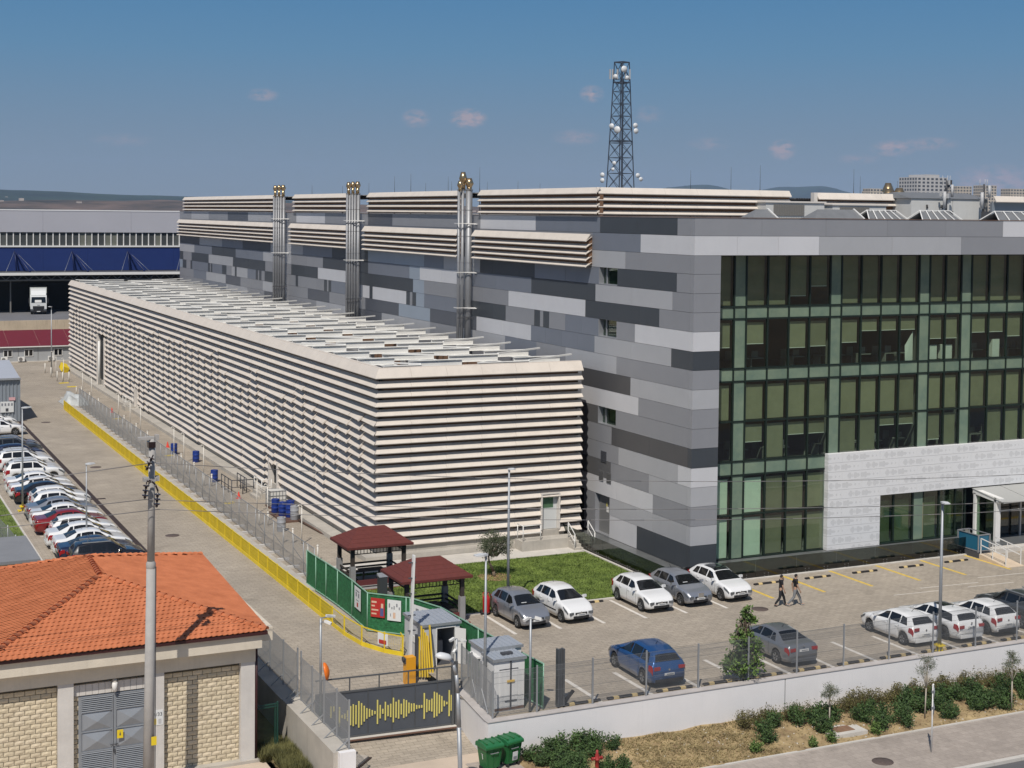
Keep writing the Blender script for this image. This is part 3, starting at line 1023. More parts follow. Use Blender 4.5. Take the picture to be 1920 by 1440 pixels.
lw = thing('wall_louver', 'cream slatted band fixed on the long grey wall below the roof edge', 'louver screen', (0, 60, 17.5))
for (y0, y1) in ((12.2, 30.6), (33.6, 55.4), (58.6, 78.4), (82.2, 130.9)):
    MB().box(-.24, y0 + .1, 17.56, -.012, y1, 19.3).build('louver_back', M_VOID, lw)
    n = max(1, round((y1 - y0) / 9.4))
    for k, (z, h) in enumerate(((17.36, .26), (17.77, .27), (18.18, .27), (18.60, .28), (19.02, .50))):
        for i in range(n):
            mb = MB()
            a, b = lerp(y0, y1, i / n) + .006, lerp(y0, y1, (i + 1) / n) - .006
            slat_y(mb, -.20, a, b, z, h, 0.0, .36)
            mb.build('slat', M_SLAT, lw)
    eb = MB()
    for z in (17.36, 17.77, 18.18, 18.60, 19.02):
        eb.extrude_y([(-.06, z + .34), (-.10, z + .34), (-.55, z + .05), (-.55, z)], y0 + .0, y0 + .05)
    eb.build('end_bracket', M_SLATB, lw)

# ================================================================== the slatted annex
AX, AY0, AY1, ATOP = -15.35, 10.8, 128.0, 11.45
PITCH_Z = .565
annex = thing('slatted_annex', 'long low annex wrapped in cream horizontal slats with an open white beam roof', 'building', (-8, 12, 0))
cr = MB()
cr.box(AX + .42, AY0 + .42, .9, AX + .6, AY1 - .4, 10.9)
cr.box(AX + .42, AY0 + .42, .9, -1.5, AY0 + .6, 10.9)
cr.box(-1.7, AY0 + .42, .0, -1.5, AY1, 10.2)
cr.box(AX + .5, AY1 - .6, 0, -.5, AY1 - .4, 10.9)
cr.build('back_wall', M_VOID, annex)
MB().box(AX + .6, AY0 + .6, 8.0, -1.7, AY1 - .6, 8.1).build('inner_deck', mat('inner_deck_grey', (.30, .28, .25), .9, var=.15, vscale=.7), annex)
pl = MB()
pl.box(AX + .2, AY0 + .15, 0, AX + .7, AY1, .82)
pl.box(AX + .701, AY0 + .15, 0, -1.45, AY0 + .7, .82)
pl.build('plinth', M_CONC, annex)
kb2 = MB().box(AX - .75, AY0 - .55, .0, AX + .19, AY1, .30).box(AX + .191, AY0 - .55, 0, -1.4, AY0 + .14, .30)
kb2.build('plinth_step', M_CONC, annex)
ra_ = random.Random(11)
zrow = [ATOP - .62 - PITCH_Z * i for i in range(19)]          # lower edge of each row, from the top
SH = .40
part_budget = [0]
rest = MB()
# front face
fx = [AX - .02 + (14.05 * i / 6) for i in range(7)]
for r, z in enumerate(zrow):
    h = .60 if r == 0 else SH
    for i in range(6):
        x0, x1 = fx[i], fx[i + 1]
        # doorway near the right end
        spans = [(x0, x1)]
        if .7 < z + .2 < 3.05:
            sp2 = []
            for a, b in spans:
                if b <= -4.15 or a >= -2.95:
                    sp2.append((a, b))
                else:
                    if a < -4.15:
                        sp2.append((a, -4.15))
                    if b > -2.95:
                        sp2.append((-2.95, b))
            spans = sp2
        for a, b in spans:
            mb = MB()
            off = ra_.uniform(-.008, .008)
            pr = [(AY0 + .42 - d, z + q) for d, q in slat_prof(.06, .44 + off, h)]
            if i == 0 and abs(a - fx[0]) < 1e-6:      # mitred corner: the lower edge runs further out than the upper
                n = len(pr)
                vs = [(AX + (p[0] - AY0), p[0], p[1]) for p in pr] + [(b - .006, p[0], p[1]) for p in pr]
                fs = [tuple(range(n)), tuple(reversed(range(n, 2 * n)))] + [(k, k + n, (k + 1) % n + n, (k + 1) % n) for k in range(n)]
                mb.add(vs, fs)
            else:
                mb.extrude_x(pr, a + .006, b - .006)
            mb.build('slat', M_SLAT, annex)
            part_budget[0] += 1
# the long side: rows are cut into short tilted pieces in a wandering band
NC = 49
cy = [AY0 + .0, 13.43] + [13.43 + 2.345 * k for k in range(1, NC)]
cy[-1] = AY1
def broken(r, c):
    """True where the row is cut at column joint c (joint between column c-1 and c)"""
    y = cy[c]
    if r <= 2:
        return c % 12 == 7 and r == 2 and False
    top = 4.2 + 1.5 * sin(y * .055 + .6) + .7 * sin(y * .19)
    bot = 13.2 + 2.4 * sin(y * .062 + 2.2) + 1.2 * sin(y * .23 + 1)
    if top + 1 < r < bot:
        return True
    k = (c * 7 + 3) % 5
    if top - 1.5 < r <= top + 1:
        return k in (0, 2)
    if bot <= r < bot + 3.5:
        return k in (1, 3)
    return c % 9 == 4 and r > 3
for r, z in enumerate(zrow):
    c = 0
    while c < len(cy) - 1:
        e = c + 1
        while e < len(cy) - 1 and not broken(r, e):
            e += 1
            if r > 2 and e - c > 5 and cy[c] > 20:
                break
            if r <= 2 and e - c > 4:
                break
        y0, y1 = cy[c], cy[e]
        if r > 13 and y0 < 30.6 < y1:
            pass
        spans = [(y0, y1)]
        for (d0, d1, dz) in ((31.2, 33.6, 2.5), (82.4, 84.0, 2.5), (101.6, 106.4, 6.0)):
            if z + .2 < dz:
                s2 = []
                for a, b in spans:
                    if b <= d0 or a >= d1:
                        s2.append((a, b))
                    else:
                        if a < d0 - .05:
                            s2.append((a, d0))
                        if b > d1 + .05:
                            s2.append((d1, b))
                spans = s2
        n = e - c
        short = n <= 3 and r > 2
        h = .60 if r == 0 else SH
        for a, b in spans:
            o1 = .44 + (ra_.uniform(.10, .17) if short else ra_.uniform(-.01, .01))
            o0 = .44 + (ra_.uniform(-.05, .02) if short else ra_.uniform(-.01, .01))
            # near end (smaller y) leans further out than the far end
            p0 = [(AX + .42 - d, z + q) for d, q in slat_prof(.06, o1, h)]
            p1 = [(AX + .42 - d, z + q) for d, q in slat_prof(.06, o0, h)]
            m_ = len(p0)
            ya, yb = a + .012, b - (.05 if short else .012)
            if c == 0 and a == cy[0]:
                v0 = [(p[0], AY0 + (p[0] - AX), p[1]) for p in p0]
            else:
                v0 = [(p[0], ya, p[1]) for p in p0]
            vs = v0 + [(p[0], yb, p[1]) for p in p1]
            fs = [tuple(reversed(range(m_))), tuple(range(m_, 2 * m_))] + [(k, (k + 1) % m_, (k + 1) % m_ + m_, k + m_) for k in range(m_)]
            tgt = MB() if (part_budget[0] < 296 and a < 62) else rest
            tgt.add(vs, fs)
            if short and not (c == 0):
                # folded end plate of the piece
                X0 = AX + .42
                tgt.add([(X0 - .02, ya - .004, z + h - .02), (X0 - o1 - .015, ya - .004, z + .01), (X0 - o1 + .04, ya - .004, z - .03), (X0 + .0, ya - .004, z + h - .09),
                         (X0 - .02, ya + .02, z + h - .02), (X0 - o1 - .015, ya + .02, z + .01), (X0 - o1 + .04, ya + .02, z - .03), (X0 + .0, ya + .02, z + h - .09)],
                        [(0, 1, 2, 3), (7, 6, 5, 4), (0, 4, 5, 1), (1, 5, 6, 2), (2, 6, 7, 3), (3, 7, 4, 0)])
            if tgt is not rest:
                tgt.build('slat', M_SLAT, annex)
                part_budget[0] += 1
        c = e
o_ = rest.build('slat_rows', M_SLAT, annex)
o_['kind'] = 'stuff'
# doors in the annex
M_DOORG = mat('door_light_grey', (.55, .56, .55), .5)
dd = MB().box(-4.12, AY0 + .30, .85, -2.98, AY0 + .36, 3.05).build('door', M_DOORG, annex)
MB().box(-3.95, AY0 + .28, 2.2, -3.25, AY0 + .298, 2.95).build('door_glass', M_GLASS, dd)
MB().box(-4.22, AY0 + .0, .85, -4.13, AY0 + .4, 3.1).box(-2.97, AY0, .85, -2.88, AY0 + .4, 3.1).box(-4.22, AY0, 3.1, -2.88, AY0 + .4, 3.18).build('door_frame', M_SLATB, dd)
for (d0, d1, dz) in ((31.2, 33.6, 2.6), (82.4, 84.0, 2.6), (101.6, 106.4, 6.0)):
    fr2 = MB().box(AX - .05, d0 - .02, .3, AX + .4, d0 + .25, dz).box(AX - .05, d1 - .25, .3, AX + .4, d1 + .02, dz)
    fr2.build('door_frame', M_SLATB, annex)
    MB().box(AX + .36, d0 + .26, .3, AX + .41, d1 - .26, dz).build('door', M_DARK, annex)
MB().tube((AX - .05, 104.6, .3), (AX - .05, 104.6, 5.4), .14, n=8).build('standpipe', M_WMETAL, annex)
# open roof: cross beams, long beams, some diagonal ties
M_BEAM = mat('white_beam', (.74, .73, .69), .55, var=.05, vscale=1.2, streak=.06)
lx = [AX + .9, -11.9, -8.2, -4.6, -1.2]
for x in lx:
    mb = MB()
    mb.box(x - .11, AY0 + .7, 10.72, x + .11, AY1 - .7, 10.76).box(x - .02, AY0 + .7, 10.76, x + .02, AY1 - .7, 11.0).box(x - .11, AY0 + .7, 11.0, x + .11, AY1 - .7, 11.04)
    mb.build('long_beam', M_BEAM, annex)
k = 0
y = AY0 + 1.2
while y < AY1 - 1:
    for i in range(4):
        x0, x1 = lx[i], lx[i + 1]
        yy = y + 2.36 * (i % 2)
        mb = MB()
        mb.box(x0 + .03, yy - .12, 11.46, x1 - .03, yy + .12, 11.50).box(x0 + .03, yy - .03, 11.06, x1 - .03, yy + .03, 11.46).box(x0 + .03, yy - .12, 11.045, x1 - .03, yy + .12, 11.06)
        mb.build('roof_beam', M_BEAM, annex)
    if True:
        MB().bar((lx[3], y, 11.52), (lx[4] + .8, y + 2.3, 11.56), .12, .10).build('tie_bar', M_BEAM, annex)
        MB().bar((lx[k % 3], y + 2.3, 11.52), (lx[k % 3 + 1], y + .1, 11.52), .10, .08).build('tie_bar', M_BEAM, annex)
    k += 1
    y += 4.72
cp = MB()
cp.box(AX + .36, AY0 + .36, 11.42, AX + .62, AY1, 11.46).box(AX + .62, AY0 + .36, 11.42, -1.3, AY0 + .62, 11.46)
cp.build('top_cap', M_SLAT, annex)
eq = MB()
for i in range(26):
    x, yq = ra_.uniform(AX + 2, -4), 14 + i * 4.2
    eq.box(x, yq, 8.1, x + ra_.uniform(1, 2.2), yq + ra_.uniform(.8, 2.4), 8.1 + ra_.uniform(.8, 1.9))
eq.build('deck_equipment', mat('equipment_grey', (.20, .20, .20), .7), annex)

# steps and landing by the annex door
ld = thing('door_landing', 'concrete landing with white railings at the annex door', 'landing', (-4, 9.8, 0))
MB().box(-6.3, 9.2, 0, -1.5, 10.24, .62).build('landing', M_CONC, ld)
st_ = MB()
for i in range(3):
    st_.box(-3.1, 9.2 - .3 * (i + 1), 0, -1.7, 9.2 - .3 * i - .004, .46 - .16 * i)
st_.build('step', M_CONC, ld)
def rail(pts, h, parent, m, name='handrail', r=.03, mid=True):
    mb = MB()
    up = Vector((0, 0, h))
    for p in pts:
        mb.tube(p, Vector(p) + up, r, n=6)
    for a, b in zip(pts[:-1], pts[1:]):
        mb.tube(Vector(a) + up, Vector(b) + up, r, n=6)
        if mid:
            mb.tube(Vector(a) + up * .5, Vector(b) + up * .5, r * .8, n=6)
    return mb.build(name, m, parent)
rail([(-6.2, 10.1, .62), (-6.2, 9.3, .62), (-5.0, 9.3, .62)], .95, ld, M_WMETAL)
rail([(-3.1, 9.25, .62), (-3.1, 8.35, .05)], .95, ld, M_WMETAL)
rail([(-1.7, 9.25, .62), (-1.7, 8.35, .05)], .95, ld, M_WMETAL)

# ================================================================== flue stacks on the long wall
M_STEEL = mat('flue_steel', (.25, .255, .265), .5, metal=.45, var=.05, vscale=2)
M_BRASS = mat('cowl_bronze', (.42, .31, .18), .28, metal=.85, var=.06, vscale=3)
def cowl(parent, x, y, z, r, h):
    mb = MB().lathe([(r * .62, 0), (r * .62, h * .08), (r, h * .42), (r * .55, h), (r * .5, h), (r * .5, h * .9), (0, h * .88)], 14, (x, y, z))
    return mb.build('cowl', M_BRASS, parent)
def stack(label, pipes, cowls, z0, z1, brackets):
    t = thing('flue_stack', label, 'flue stack', (-1, pipes[0][1], 10), group='flue stacks on the long wall')
    for (x, y, r) in pipes:
        MB().tube((x, y, z0), (x, y, z1), r, n=14).build('flue_pipe', M_STEEL, t)
        bd = MB().lathe([(r * 1.1, 0), (r * 1.1, .10)], 14, (x, y, z1 - .06))
        for z in range(int(z0) + 1, int(z1), 2):
            bd.lathe([(r * 1.05, 0), (r * 1.05, .04)], 12, (x, y, z))
        bd.build('pipe_band', M_STEEL, t)['kind'] = 'stuff'
    for (x, y, z, r, h) in cowls:
        MB().tube((x, y, z1 - .05), (x, y, z + .05), r * .6, n=12).build('flue_neck', M_BRASS, t)
        cowl(t, x, y, z, r, h)
    xs = [p[0] for p in pipes]
    ys = [p[1] for p in pipes]
    for z in brackets:
        b = MB()
        b.bar((min(xs) - .22, min(ys) - .25, z), (min(xs) - .22, max(ys) + .3, z), .05)
        b.bar((min(xs) - .22, min(ys) - .25, z), (-.02, min(ys) - .25, z), .05)
        b.bar((-.05, min(ys) - .6, z - .05), (min(xs) + .3, min(ys) - .3, z), .05).bar((-.05, min(ys) - .6, z - .05), (-.05, min(ys) - .25, z), .05)
        b.build('bracket', M_WMETAL, t)
    for z in (12.8,):
        c_ = MB().box(min(xs) - .2, min(ys) - .33, z, max(xs) + .3, min(ys) - .29, z + .08)
        c_.build('clamp_band', M_CORE, t)
    return t
stack('triple flue stack nearest the camera with large bronze cowls', [(-.48, 31.2, .27), (-.95, 31.3, .13), (-1.26, 31.3, .12)],
      [(-.5, 31.1, 22.72, .33, .72), (-.85, 31.5, 23.05, .31, .86), (-1.2, 31.2, 22.66, .26, .58)], 8.2, 22.55, (20.0, 16.3, 13.6))
stack('middle flue stack of slim pipes with small bronze cowls', [(-.42, 56.6, .17), (-.74, 56.6, .115), (-.99, 56.6, .115), (-1.24, 56.6, .115), (-1.49, 56.6, .115)],
      [(-.5, 56.6, 22.95, .29, .62), (-.95, 56.6, 22.95, .24, .60), (-1.36, 56.6, 22.9, .25, .60)], 8.2, 22.45, (20.0, 16.4))
stack('far flue stack of slim pipes with small bronze cowls', [(-.42, 80.3, .17), (-.74, 80.3, .115), (-.99, 80.3, .115), (-1.24, 80.3, .115), (-1.49, 80.3, .115)],
      [(-.5, 80.3, 22.95, .29, .62), (-.95, 80.3, 22.95, .24, .60), (-1.36, 80.3, 22.9, .25, .60)], 8.2, 22.35, (20.0, 16.4))
# ================================================================== road markings and wheel stops
mk = MB()
for x in (-14.3, -11.8, -9.3, -6.85, -4.4, -1.9):
    mk.box(x - .09, -6.75, -.01, x + .09, -2.9, .004)
for x in (-15.35, -12.83, -10.4, -8.0, -5.55, -3.1, -.65, 1.85, 4.35, 6.85, 9.35, 11.85):
    mk.box(x - .10, -17.5, -.01, x + .10, -14.05, .004)
for i in range(22):
    mk.box(-28.3 - 4.4, 16.3 + 2.14 * i - .05, -.01, -28.05, 16.3 + 2.14 * i + .05, .004)
for (x, y, l) in ((12.5, -7.6, 4), (14.8, -8.4, 3.2), (9.6, -8.2, 3), (17.5, -7.0, 4.5), (21, -7.6, 4), (20, -8.8, 5)):
    mk.cbox((x, y, .0), (l, .06, .008), rz=-.06)
struct('white_bay_lines', mk, M_LINEW)
mk = MB()
for x in (1.55, 5.0, 8.3, 11.7, 15.1, 18.55):
    mk.box(x - .11, -6.05, -.01, x + .11, -2.15, .004)
struct('yellow_bay_lines', mk, mat('worn_yellow_paint', (.60, .42, .08), .75, var=.25, vscale=4))
M_RUB = mat('black_rubber', (.022, .02, .02), .75)
M_REFL = mat('reflector_yellow', (.62, .47, .22), .5)
def wheel_stop(x, y, L, label, grp):
    t = thing('wheel_stop', label, 'wheel stop', (x, y, 0), 0, grp)
    n = 6
    mb = MB()
    pr = [(-.08, 0), (-.06, .09), (.06, .09), (.08, 0)]
    mb.extrude_x([(y + a, z + .004) for a, z in pr], x - L / 2, x + L / 2)
    mb.build('rubber_block', M_RUB, t)
    for k in (-.27, .24):
        r = MB()
        r.extrude_x([(y - .083, .012), (y - .064, .099), (y + .064, .099), (y + .083, .012)], x + k * L - .13, x + k * L + .13)
        r.build('reflective_band', M_REFL, t)
g1 = 'wheel stops in the disabled bays under the glass front'
for x, w in ((3.1, 'beside the two walking people'), (6.62, 'second from the walking people'), (10.0, 'in the middle of the empty yellow bays'), (13.45, 'fourth from the walking people'), (16.9, 'nearest the blue lift platform')):
    wheel_stop(x, -3.25, 1.75, 'wheel stop in the yellow bays, ' + w, g1)
wheel_stop(-8.1, -3.0, 1.5, 'black and yellow wheel stop in the empty bay between two white cars', 'wheel stops by the lawn')
g2 = 'wheel stops along the white wall'
for x, w in ((-16.2, 'beside the dark steel post'), (-14.05, 'left of the blue car'), (-11.6, 'behind the blue car'), (-9.2, 'left of the young leafy tree'), (-6.8, 'right of the young leafy tree'), (-4.35, 'behind the grey saloon'),
             (-1.85, 'in the empty bay right of the grey saloon'), (.62, 'in the empty bay left of three white cars'), (3.1, 'behind the first white hatchback of the rear row'), (5.6, 'behind the white estate car'), (8.1, 'behind the last white hatchback')):
    wheel_stop(x, -17.25, 1.8, 'black wheel stop ' + w, g2)

# manholes
M_IRON = mat('cast_iron', (.10, .075, .065), .7, var=.2, vscale=8)
for x, y, z, lab, cat in ((-.4, -7.6, .006, 'round iron manhole cover in the yard in front of the white hatchback', 'manhole'), (-25.2, 77, .006, 'far round manhole cover in the road beside the yellow barrier', 'manhole'),
                     (-25.1, 49.5, .006, 'middle round manhole cover in the road', 'manhole'), (-24.97, 22.0, .006, 'near round manhole cover in the road above the orange roof', 'manhole'),
                     (-5.23, -23.54, -1.99, 'round manhole cover set in the sidewalk', 'manhole')):
    m = MB().lathe([(0, .012), (.36, .012), (.37, .004), (.45, .004), (.45, -.02)], 20, (x, y, z)).build('manhole_cover', M_IRON)
    tag(m, lab, cat)
mc = thing('inspection_chamber', 'square concrete chamber with a rusty cover among the shrubs', 'chamber', (-5.3, -20.0, -1.8))
MB().cbox((-4.75, -20.15, -1.86), (1.9, 1.25, .2)).build('concrete_frame', M_CONC_L, mc)
MB().cbox((-4.75, -20.2, -1.752), (.95, .6, .02)).build('cover', mat('rusty_cover', (.22, .13, .08), .8, var=.2, vscale=5), mc)

# ================================================================== walls and fences
M_WIRE = mat('fence_wire', (.27, .28, .29), .5, metal=.5)
def wires(mb, p0, p1, z0, z1, sp, w, hs, zoff=None):
    """welded mesh between two ground points"""
    (x0, y0), (x1, y1) = p0, p1
    L = hypot(x1 - x0, y1 - y0)
    ux, uy = (x1 - x0) / L, (y1 - y0) / L
    n = int(L / sp)
    vs, fs = [], []
    for i in range(n + 1):
        d = min(L, i * sp + .01)
        x, y = x0 + ux * d, y0 + uy * d
        b = len(vs)
        for z in (z0, z1):
            vs += [(x - ux * w / 2, y - uy * w / 2, z), (x + ux * w / 2, y + uy * w / 2, z), (x - uy * w, y + ux * w, z)]
        fs += [(b, b + 1, b + 4, b + 3), (b + 1, b + 2, b + 5, b + 4), (b + 2, b, b + 3, b + 5)]
    mb.add(vs, fs)
    for h in hs:
        b0 = len(mb.v)
        vs, fs = [], []
        for x, y in ((x0, y0), (x1, y1)):
            vs += [(x, y, h - w / 2), (x, y, h + w / 2), (x - uy * w, y + ux * w, h)]
        mb.add(vs, [(0, 1, 4, 3), (1, 2, 5, 4), (2, 0, 3, 5)])
    return mb

bw = thing('boundary_wall', 'long white rendered wall topped with a mesh fence beside the planting bed', 'wall', (10, -18, -1.6))
MB().box(-20.9, -18.0, -2.4, -6.27, -17.72, .04).box(-6.21, -18.0, -2.4, 60, -17.72, .04).build('rendered_wall', M_PLAST, bw)
MB().box(-6.27, -17.985, -2.4, -6.21, -17.72, .03).build('wall_joint', mat('joint_grey', (.3, .3, .3), .8), bw)
MB().box(-20.92, -18.03, .04, 60, -17.6, .075).build('coping', mat('coping_grey', (.42, .39, .37), .85, var=.12, vscale=1.5), bw)
MB().add([(-20.9, -17.72, -2.2), (-20.9, -17.72, .04), (-20.45, -13.5, .04), (-20.45, -13.5, -2.2), (-20.62, -17.72, -2.2), (-20.62, -17.72, .04), (-20.17, -13.5, .04), (-20.17, -13.5, -2.2)],
         [(0, 3, 2, 1), (4, 5, 6, 7), (2, 3, 7, 6)]).build('rendered_wall', M_PLAST, bw)
MB().add([(-20.92, -17.6, .04), (-20.92, -17.6, .075), (-20.47, -13.48, .075), (-20.47, -13.48, .04), (-20.5, -17.6, .04), (-20.5, -17.6, .075), (-20.05, -13.48, .075), (-20.05, -13.48, .04)],
         [(0, 3, 2, 1), (4, 5, 6, 7), (1, 2, 6, 5), (2, 3, 7, 6)]).build('coping', MATS['coping_grey'], bw)

M_POST = mat('fence_post_grey', (.34, .35, .36), .5, metal=.4)
ft = thing('mesh_fence', 'grey welded mesh fence standing on the white boundary wall', 'fence', (10, -17.66, .08))
xs = [-20.55] + [-15.9 + 2.63 * i for i in range(-1, 30)]
for x in xs:
    MB().box(x - .03, -17.69, .075, x + .03, -17.63, 2.05).build('fence_post', M_POST, ft)
for a, b in zip(xs[:-1], xs[1:]):
    mb = wires(MB(), (a + .04, -17.66), (b - .04, -17.66), .16, 1.98, .055, .0115, [.18, .9, 1.5, 1.75, 1.95])
    mb.build('mesh_panel', M_WIRE, ft)['kind'] = 'stuff'
rt = [(-20.55, -17.66), (-20.42, -16.2), (-20.28, -14.9), (-20.17, -13.55)]
for x, y in rt[1:]:
    MB().box(x - .03, y - .03, .075, x + .03, y + .03, 2.05).build('fence_post', M_POST, ft)
for a, b in zip(rt[:-1], rt[1:]):
    wires(MB(), a, b, .16, 1.98, .055, .0115, [.18, .9, 1.5, 1.95]).build('mesh_panel', M_WIRE, ft)['kind'] = 'stuff'
for (a, b) in (((-20.5, -17.1, .1), (-20.45, -16.3, .9)), ((-20.35, -15.7, .1), (-20.3, -15, .9))):
    MB().bar(a, b, .05).build('brace', M_POST, ft)

lwall = thing('kerb_wall', 'weathered concrete retaining wall with a mesh fence left of the driveway', 'wall', (-27.6, -11, -1.5))
MB().box(-27.75, -12.0, -2.9, -27.0, 4, .05).box(-27.78, -18.85, -2.9, -27.0, -12.0, .12).build('retaining_wall', M_CONC, lwall)
MB().box(-27.6, -19.1, -2.9, -26.95, -18.851, .16).build('end_pillar', M_PLAST, lwall)
MB().box(-27.02, -14.6, -1.6, -26.6, -12.5, -.45).build('wall_base', M_CONC, lwall)
lf2 = thing('mesh_fence', 'grey mesh fence on the weathered concrete wall left of the driveway', 'fence', (-27.1, -8, .05))
ys = [-18.7, -17.2, -15.6, -14.05, -12.5, -12.0, -9.9, -7.8, -5.7, -3.6, -1.5, .6, 2.7]
for y in ys:
    MB().box(-27.13, y - .03, .05, -27.07, y + .03, 2.25 if abs(y + 12.2) < .4 else 2.05).build('fence_post', M_POST, lf2)
    MB().bar((-27.12, y, .5), (-27.65, y, .08), .04).build('brace', M_POST, lf2)
for a, b in zip(ys[:-1], ys[1:]):
    if b - a > 1:
        wires(MB(), (-27.1, a + .04), (-27.1, b - .04), .14, 2.0, .055, .0105, [.16, .7, 1.3, 1.95]).build('mesh_panel', M_WIRE, lf2)['kind'] = 'stuff'

# sliding gate with the sound-wave bars
gt = thing('sliding_gate', 'dark grey sliding gate decorated with a yellow sound wave of thin bars', 'gate', (-23.6, -14.25, -1.2))
GA, GB = Vector((-27.0, -13.95, -1.2)), Vector((-20.93, -14.3, -1.2))
G0 = Vector((-26.06, -14.0, -1.2))
gdir = (GB - G0).normalized()
gn = Vector((gdir.y, -gdir.x, 0))           # towards the street
if gn.y > 0:
    gn = -gn
GH = 1.93
M_GATE = mat('gate_blue_grey', (.082, .092, .108), .5, metal=.2, var=.06, vscale=1.2)
M_GATEF = mat('gate_frame_grey', (.10, .105, .11), .5, metal=.3)
seams = [-.17, .075, .27, .475, .675, .87, 1.0]
Lg = (GB - G0).length
def gpt(s, v, off=0.0):
    return G0 + gdir * (s * Lg) + Vector((0, 0, v)) + gn * off
for a, b in zip(seams[:-1], seams[1:]):
    p = [gpt(a, .08), gpt(b, .08), gpt(b, GH), gpt(a, GH)]
    q = [x - gn * .05 for x in p]
    MB().add([tuple(x) for x in p + q], [(0, 1, 2, 3), (7, 6, 5, 4), (0, 4, 5, 1), (1, 5, 6, 2), (2, 6, 7, 3), (3, 7, 4, 0)]).build('gate_panel', M_GATE, gt)
for s in seams[1:-1]:
    MB().bar(gpt(s, .08, .008), gpt(s, GH, .008), .035, .03).build('seam_strip', M_GATEF, gt)
for v, w in ((.03, .10), (GH + .03, .07), (GH + .62, .05)):
    MB().bar(gpt(-.17, v), gpt(1.0, v), .07, w).build('frame_rail', M_GATEF, gt)
for s in (-.12, .115, .365, .615, .865):
    MB().bar(gpt(s, GH + .06), gpt(s, GH + .6), .045).build('frame_upright', M_GATEF, gt)
a_, b_ = gpt(-.17, 0), gpt(1.0, 0)
wires(MB(), (a_.x, a_.y), (b_.x, b_.y), -1.2 + GH + .08, -1.2 + GH + .6, .06, .0045, [-1.2 + GH + .3]).build('mesh_panel', M_WIRE, gt)['kind'] = 'stuff'
BARS = [(348, 600, 720), (378, 600, 650), (408, 600, 820), (436, 605, 810), (463, 690, 720), (491, 675, 730), (520, 640, 750), (549, 595, 795), (577, 575, 805), (605, 585, 785), (634, 540, 820), (662, 562, 790), (690, 590, 755), (717, 615, 725), (745, 622, 705), (773, 635, 690), (801, 645, 675), (828, 525, 780), (856, 580, 720), (883, 620, 670), (910, 545, 740), (938, 580, 695), (966, 565, 705), (994, 500, 760), (1022, 543, 710), (1050, 522, 720), (1077, 563, 675), (1104, 515, 712), (1131, 525, 697), (1158, 550, 662), (1185, 560, 643), (1212, 558, 640), (1240, 575, 615), (1268, 577, 607), (1294, 575, 602), (1321, 445, 720), (1348, 510, 648), (1375, 520, 632), (1402, 505, 640), (1429, 430, 705), (1456, 440, 690), (1483, 462, 660), (1509, 475, 640), (1536, 525, 582), (1563, 537, 560), (1589, 410, 688), (1616, 460, 628)]
M_YBAR = mat('gate_yellow', (.66, .58, .16), .5)
for x, y0, y1 in BARS:                          # lengths of the bars as fractions of the gate
    s = (x - 400) / 1222.0
    top, bot = 465 - 160 * s, 952 - 167 * s
    v1, v0 = GH * (bot - y0) / (bot - top), GH * (bot - y1) / (bot - top)
    if s > .995:
        s = .992
    MB().bar(gpt(s, v0, .03), gpt(s, v1, .03), .045, .05).build('wave_bar', M_YBAR, gt)
for p in (gpt(1.005, 0), gpt(1.035, 0)):
    MB().bar(p, p + Vector((0, 0, 2.75)), .12).build('gate_post', M_GATEF, gt)
struct('gate_track', MB().bar(gpt(-.17, -.005, .35), gpt(1.03, -.005, .35), .12, .03), mat('track_rust', (.13, .07, .05), .8))
struct('gate_sill', MB().bar(gpt(-.17, -.02, .08), gpt(1.03, -.02, .08), .35, .05), M_CONC_L)
# chamber cover by the pillar
cc = thing('drive_chamber', 'tilted square concrete cover by the white gate pillar', 'cover', (-25.7, -16.5, -1.5))
MB().cbox((-26.0, -15.9, -1.42), (1.05, 1.0, .10), rz=.8).build('cover_slab', mat('slab_stone', (.40, .36, .31), .85, var=.15, vscale=3), cc)
MB().cbox((-26.0, -15.9, -1.485), (1.3, 1.2, .04), rz=.8).build('cover_frame', M_DRAIN, cc)

# barrier arm, raised
ba = thing('barrier', 'orange barrier cabinet with a white arm raised upright', 'barrier', (-21.2, -10.5, -.12))
MB().box(-21.75, -11.0, -.4, -21.3, -10.6, .88).build('cabinet', mat('cabinet_orange', (.72, .33, .02), .45), ba)
MB().box(-21.80, -10.95, .6, -21.74, -10.65, .84).tube((-21.86, -10.8, .78), (-21.8, -10.8, .78), .12, n=10).build('pivot', M_CORE, ba)
MB().bar((-21.35, -10.4, .5), (-21.2, -10.4, 5.35), .20, .09).build('arm', M_WMETAL, ba)
for z in (1.9, 2.6, 3.6, 4.3, 5.0):
    MB().box(-21.45, -10.46, z, -21.10, -10.34, z + .03).build('arm_band', M_CORE, ba)
pb = thing('pole_bundle', 'yellow and dark posts leaning together beside the guard booth door', 'posts', (-20.5, -10.5, 0))
for i in range(6):
    MB().bar((-20.95 + i * .11, -10.6 - .05 * i, -.2), (-20.85 + i * .1, -10.25, 1.55 + .16 * ((i * 3) % 4)), .09, .06).build('yellow_post', mat('post_yellow', (.66, .46, .04), .5), pb)
MB().box(-21.08, -10.45, -.2, -20.98, -10.30, 1.7).build('dark_post', M_CORE, pb)

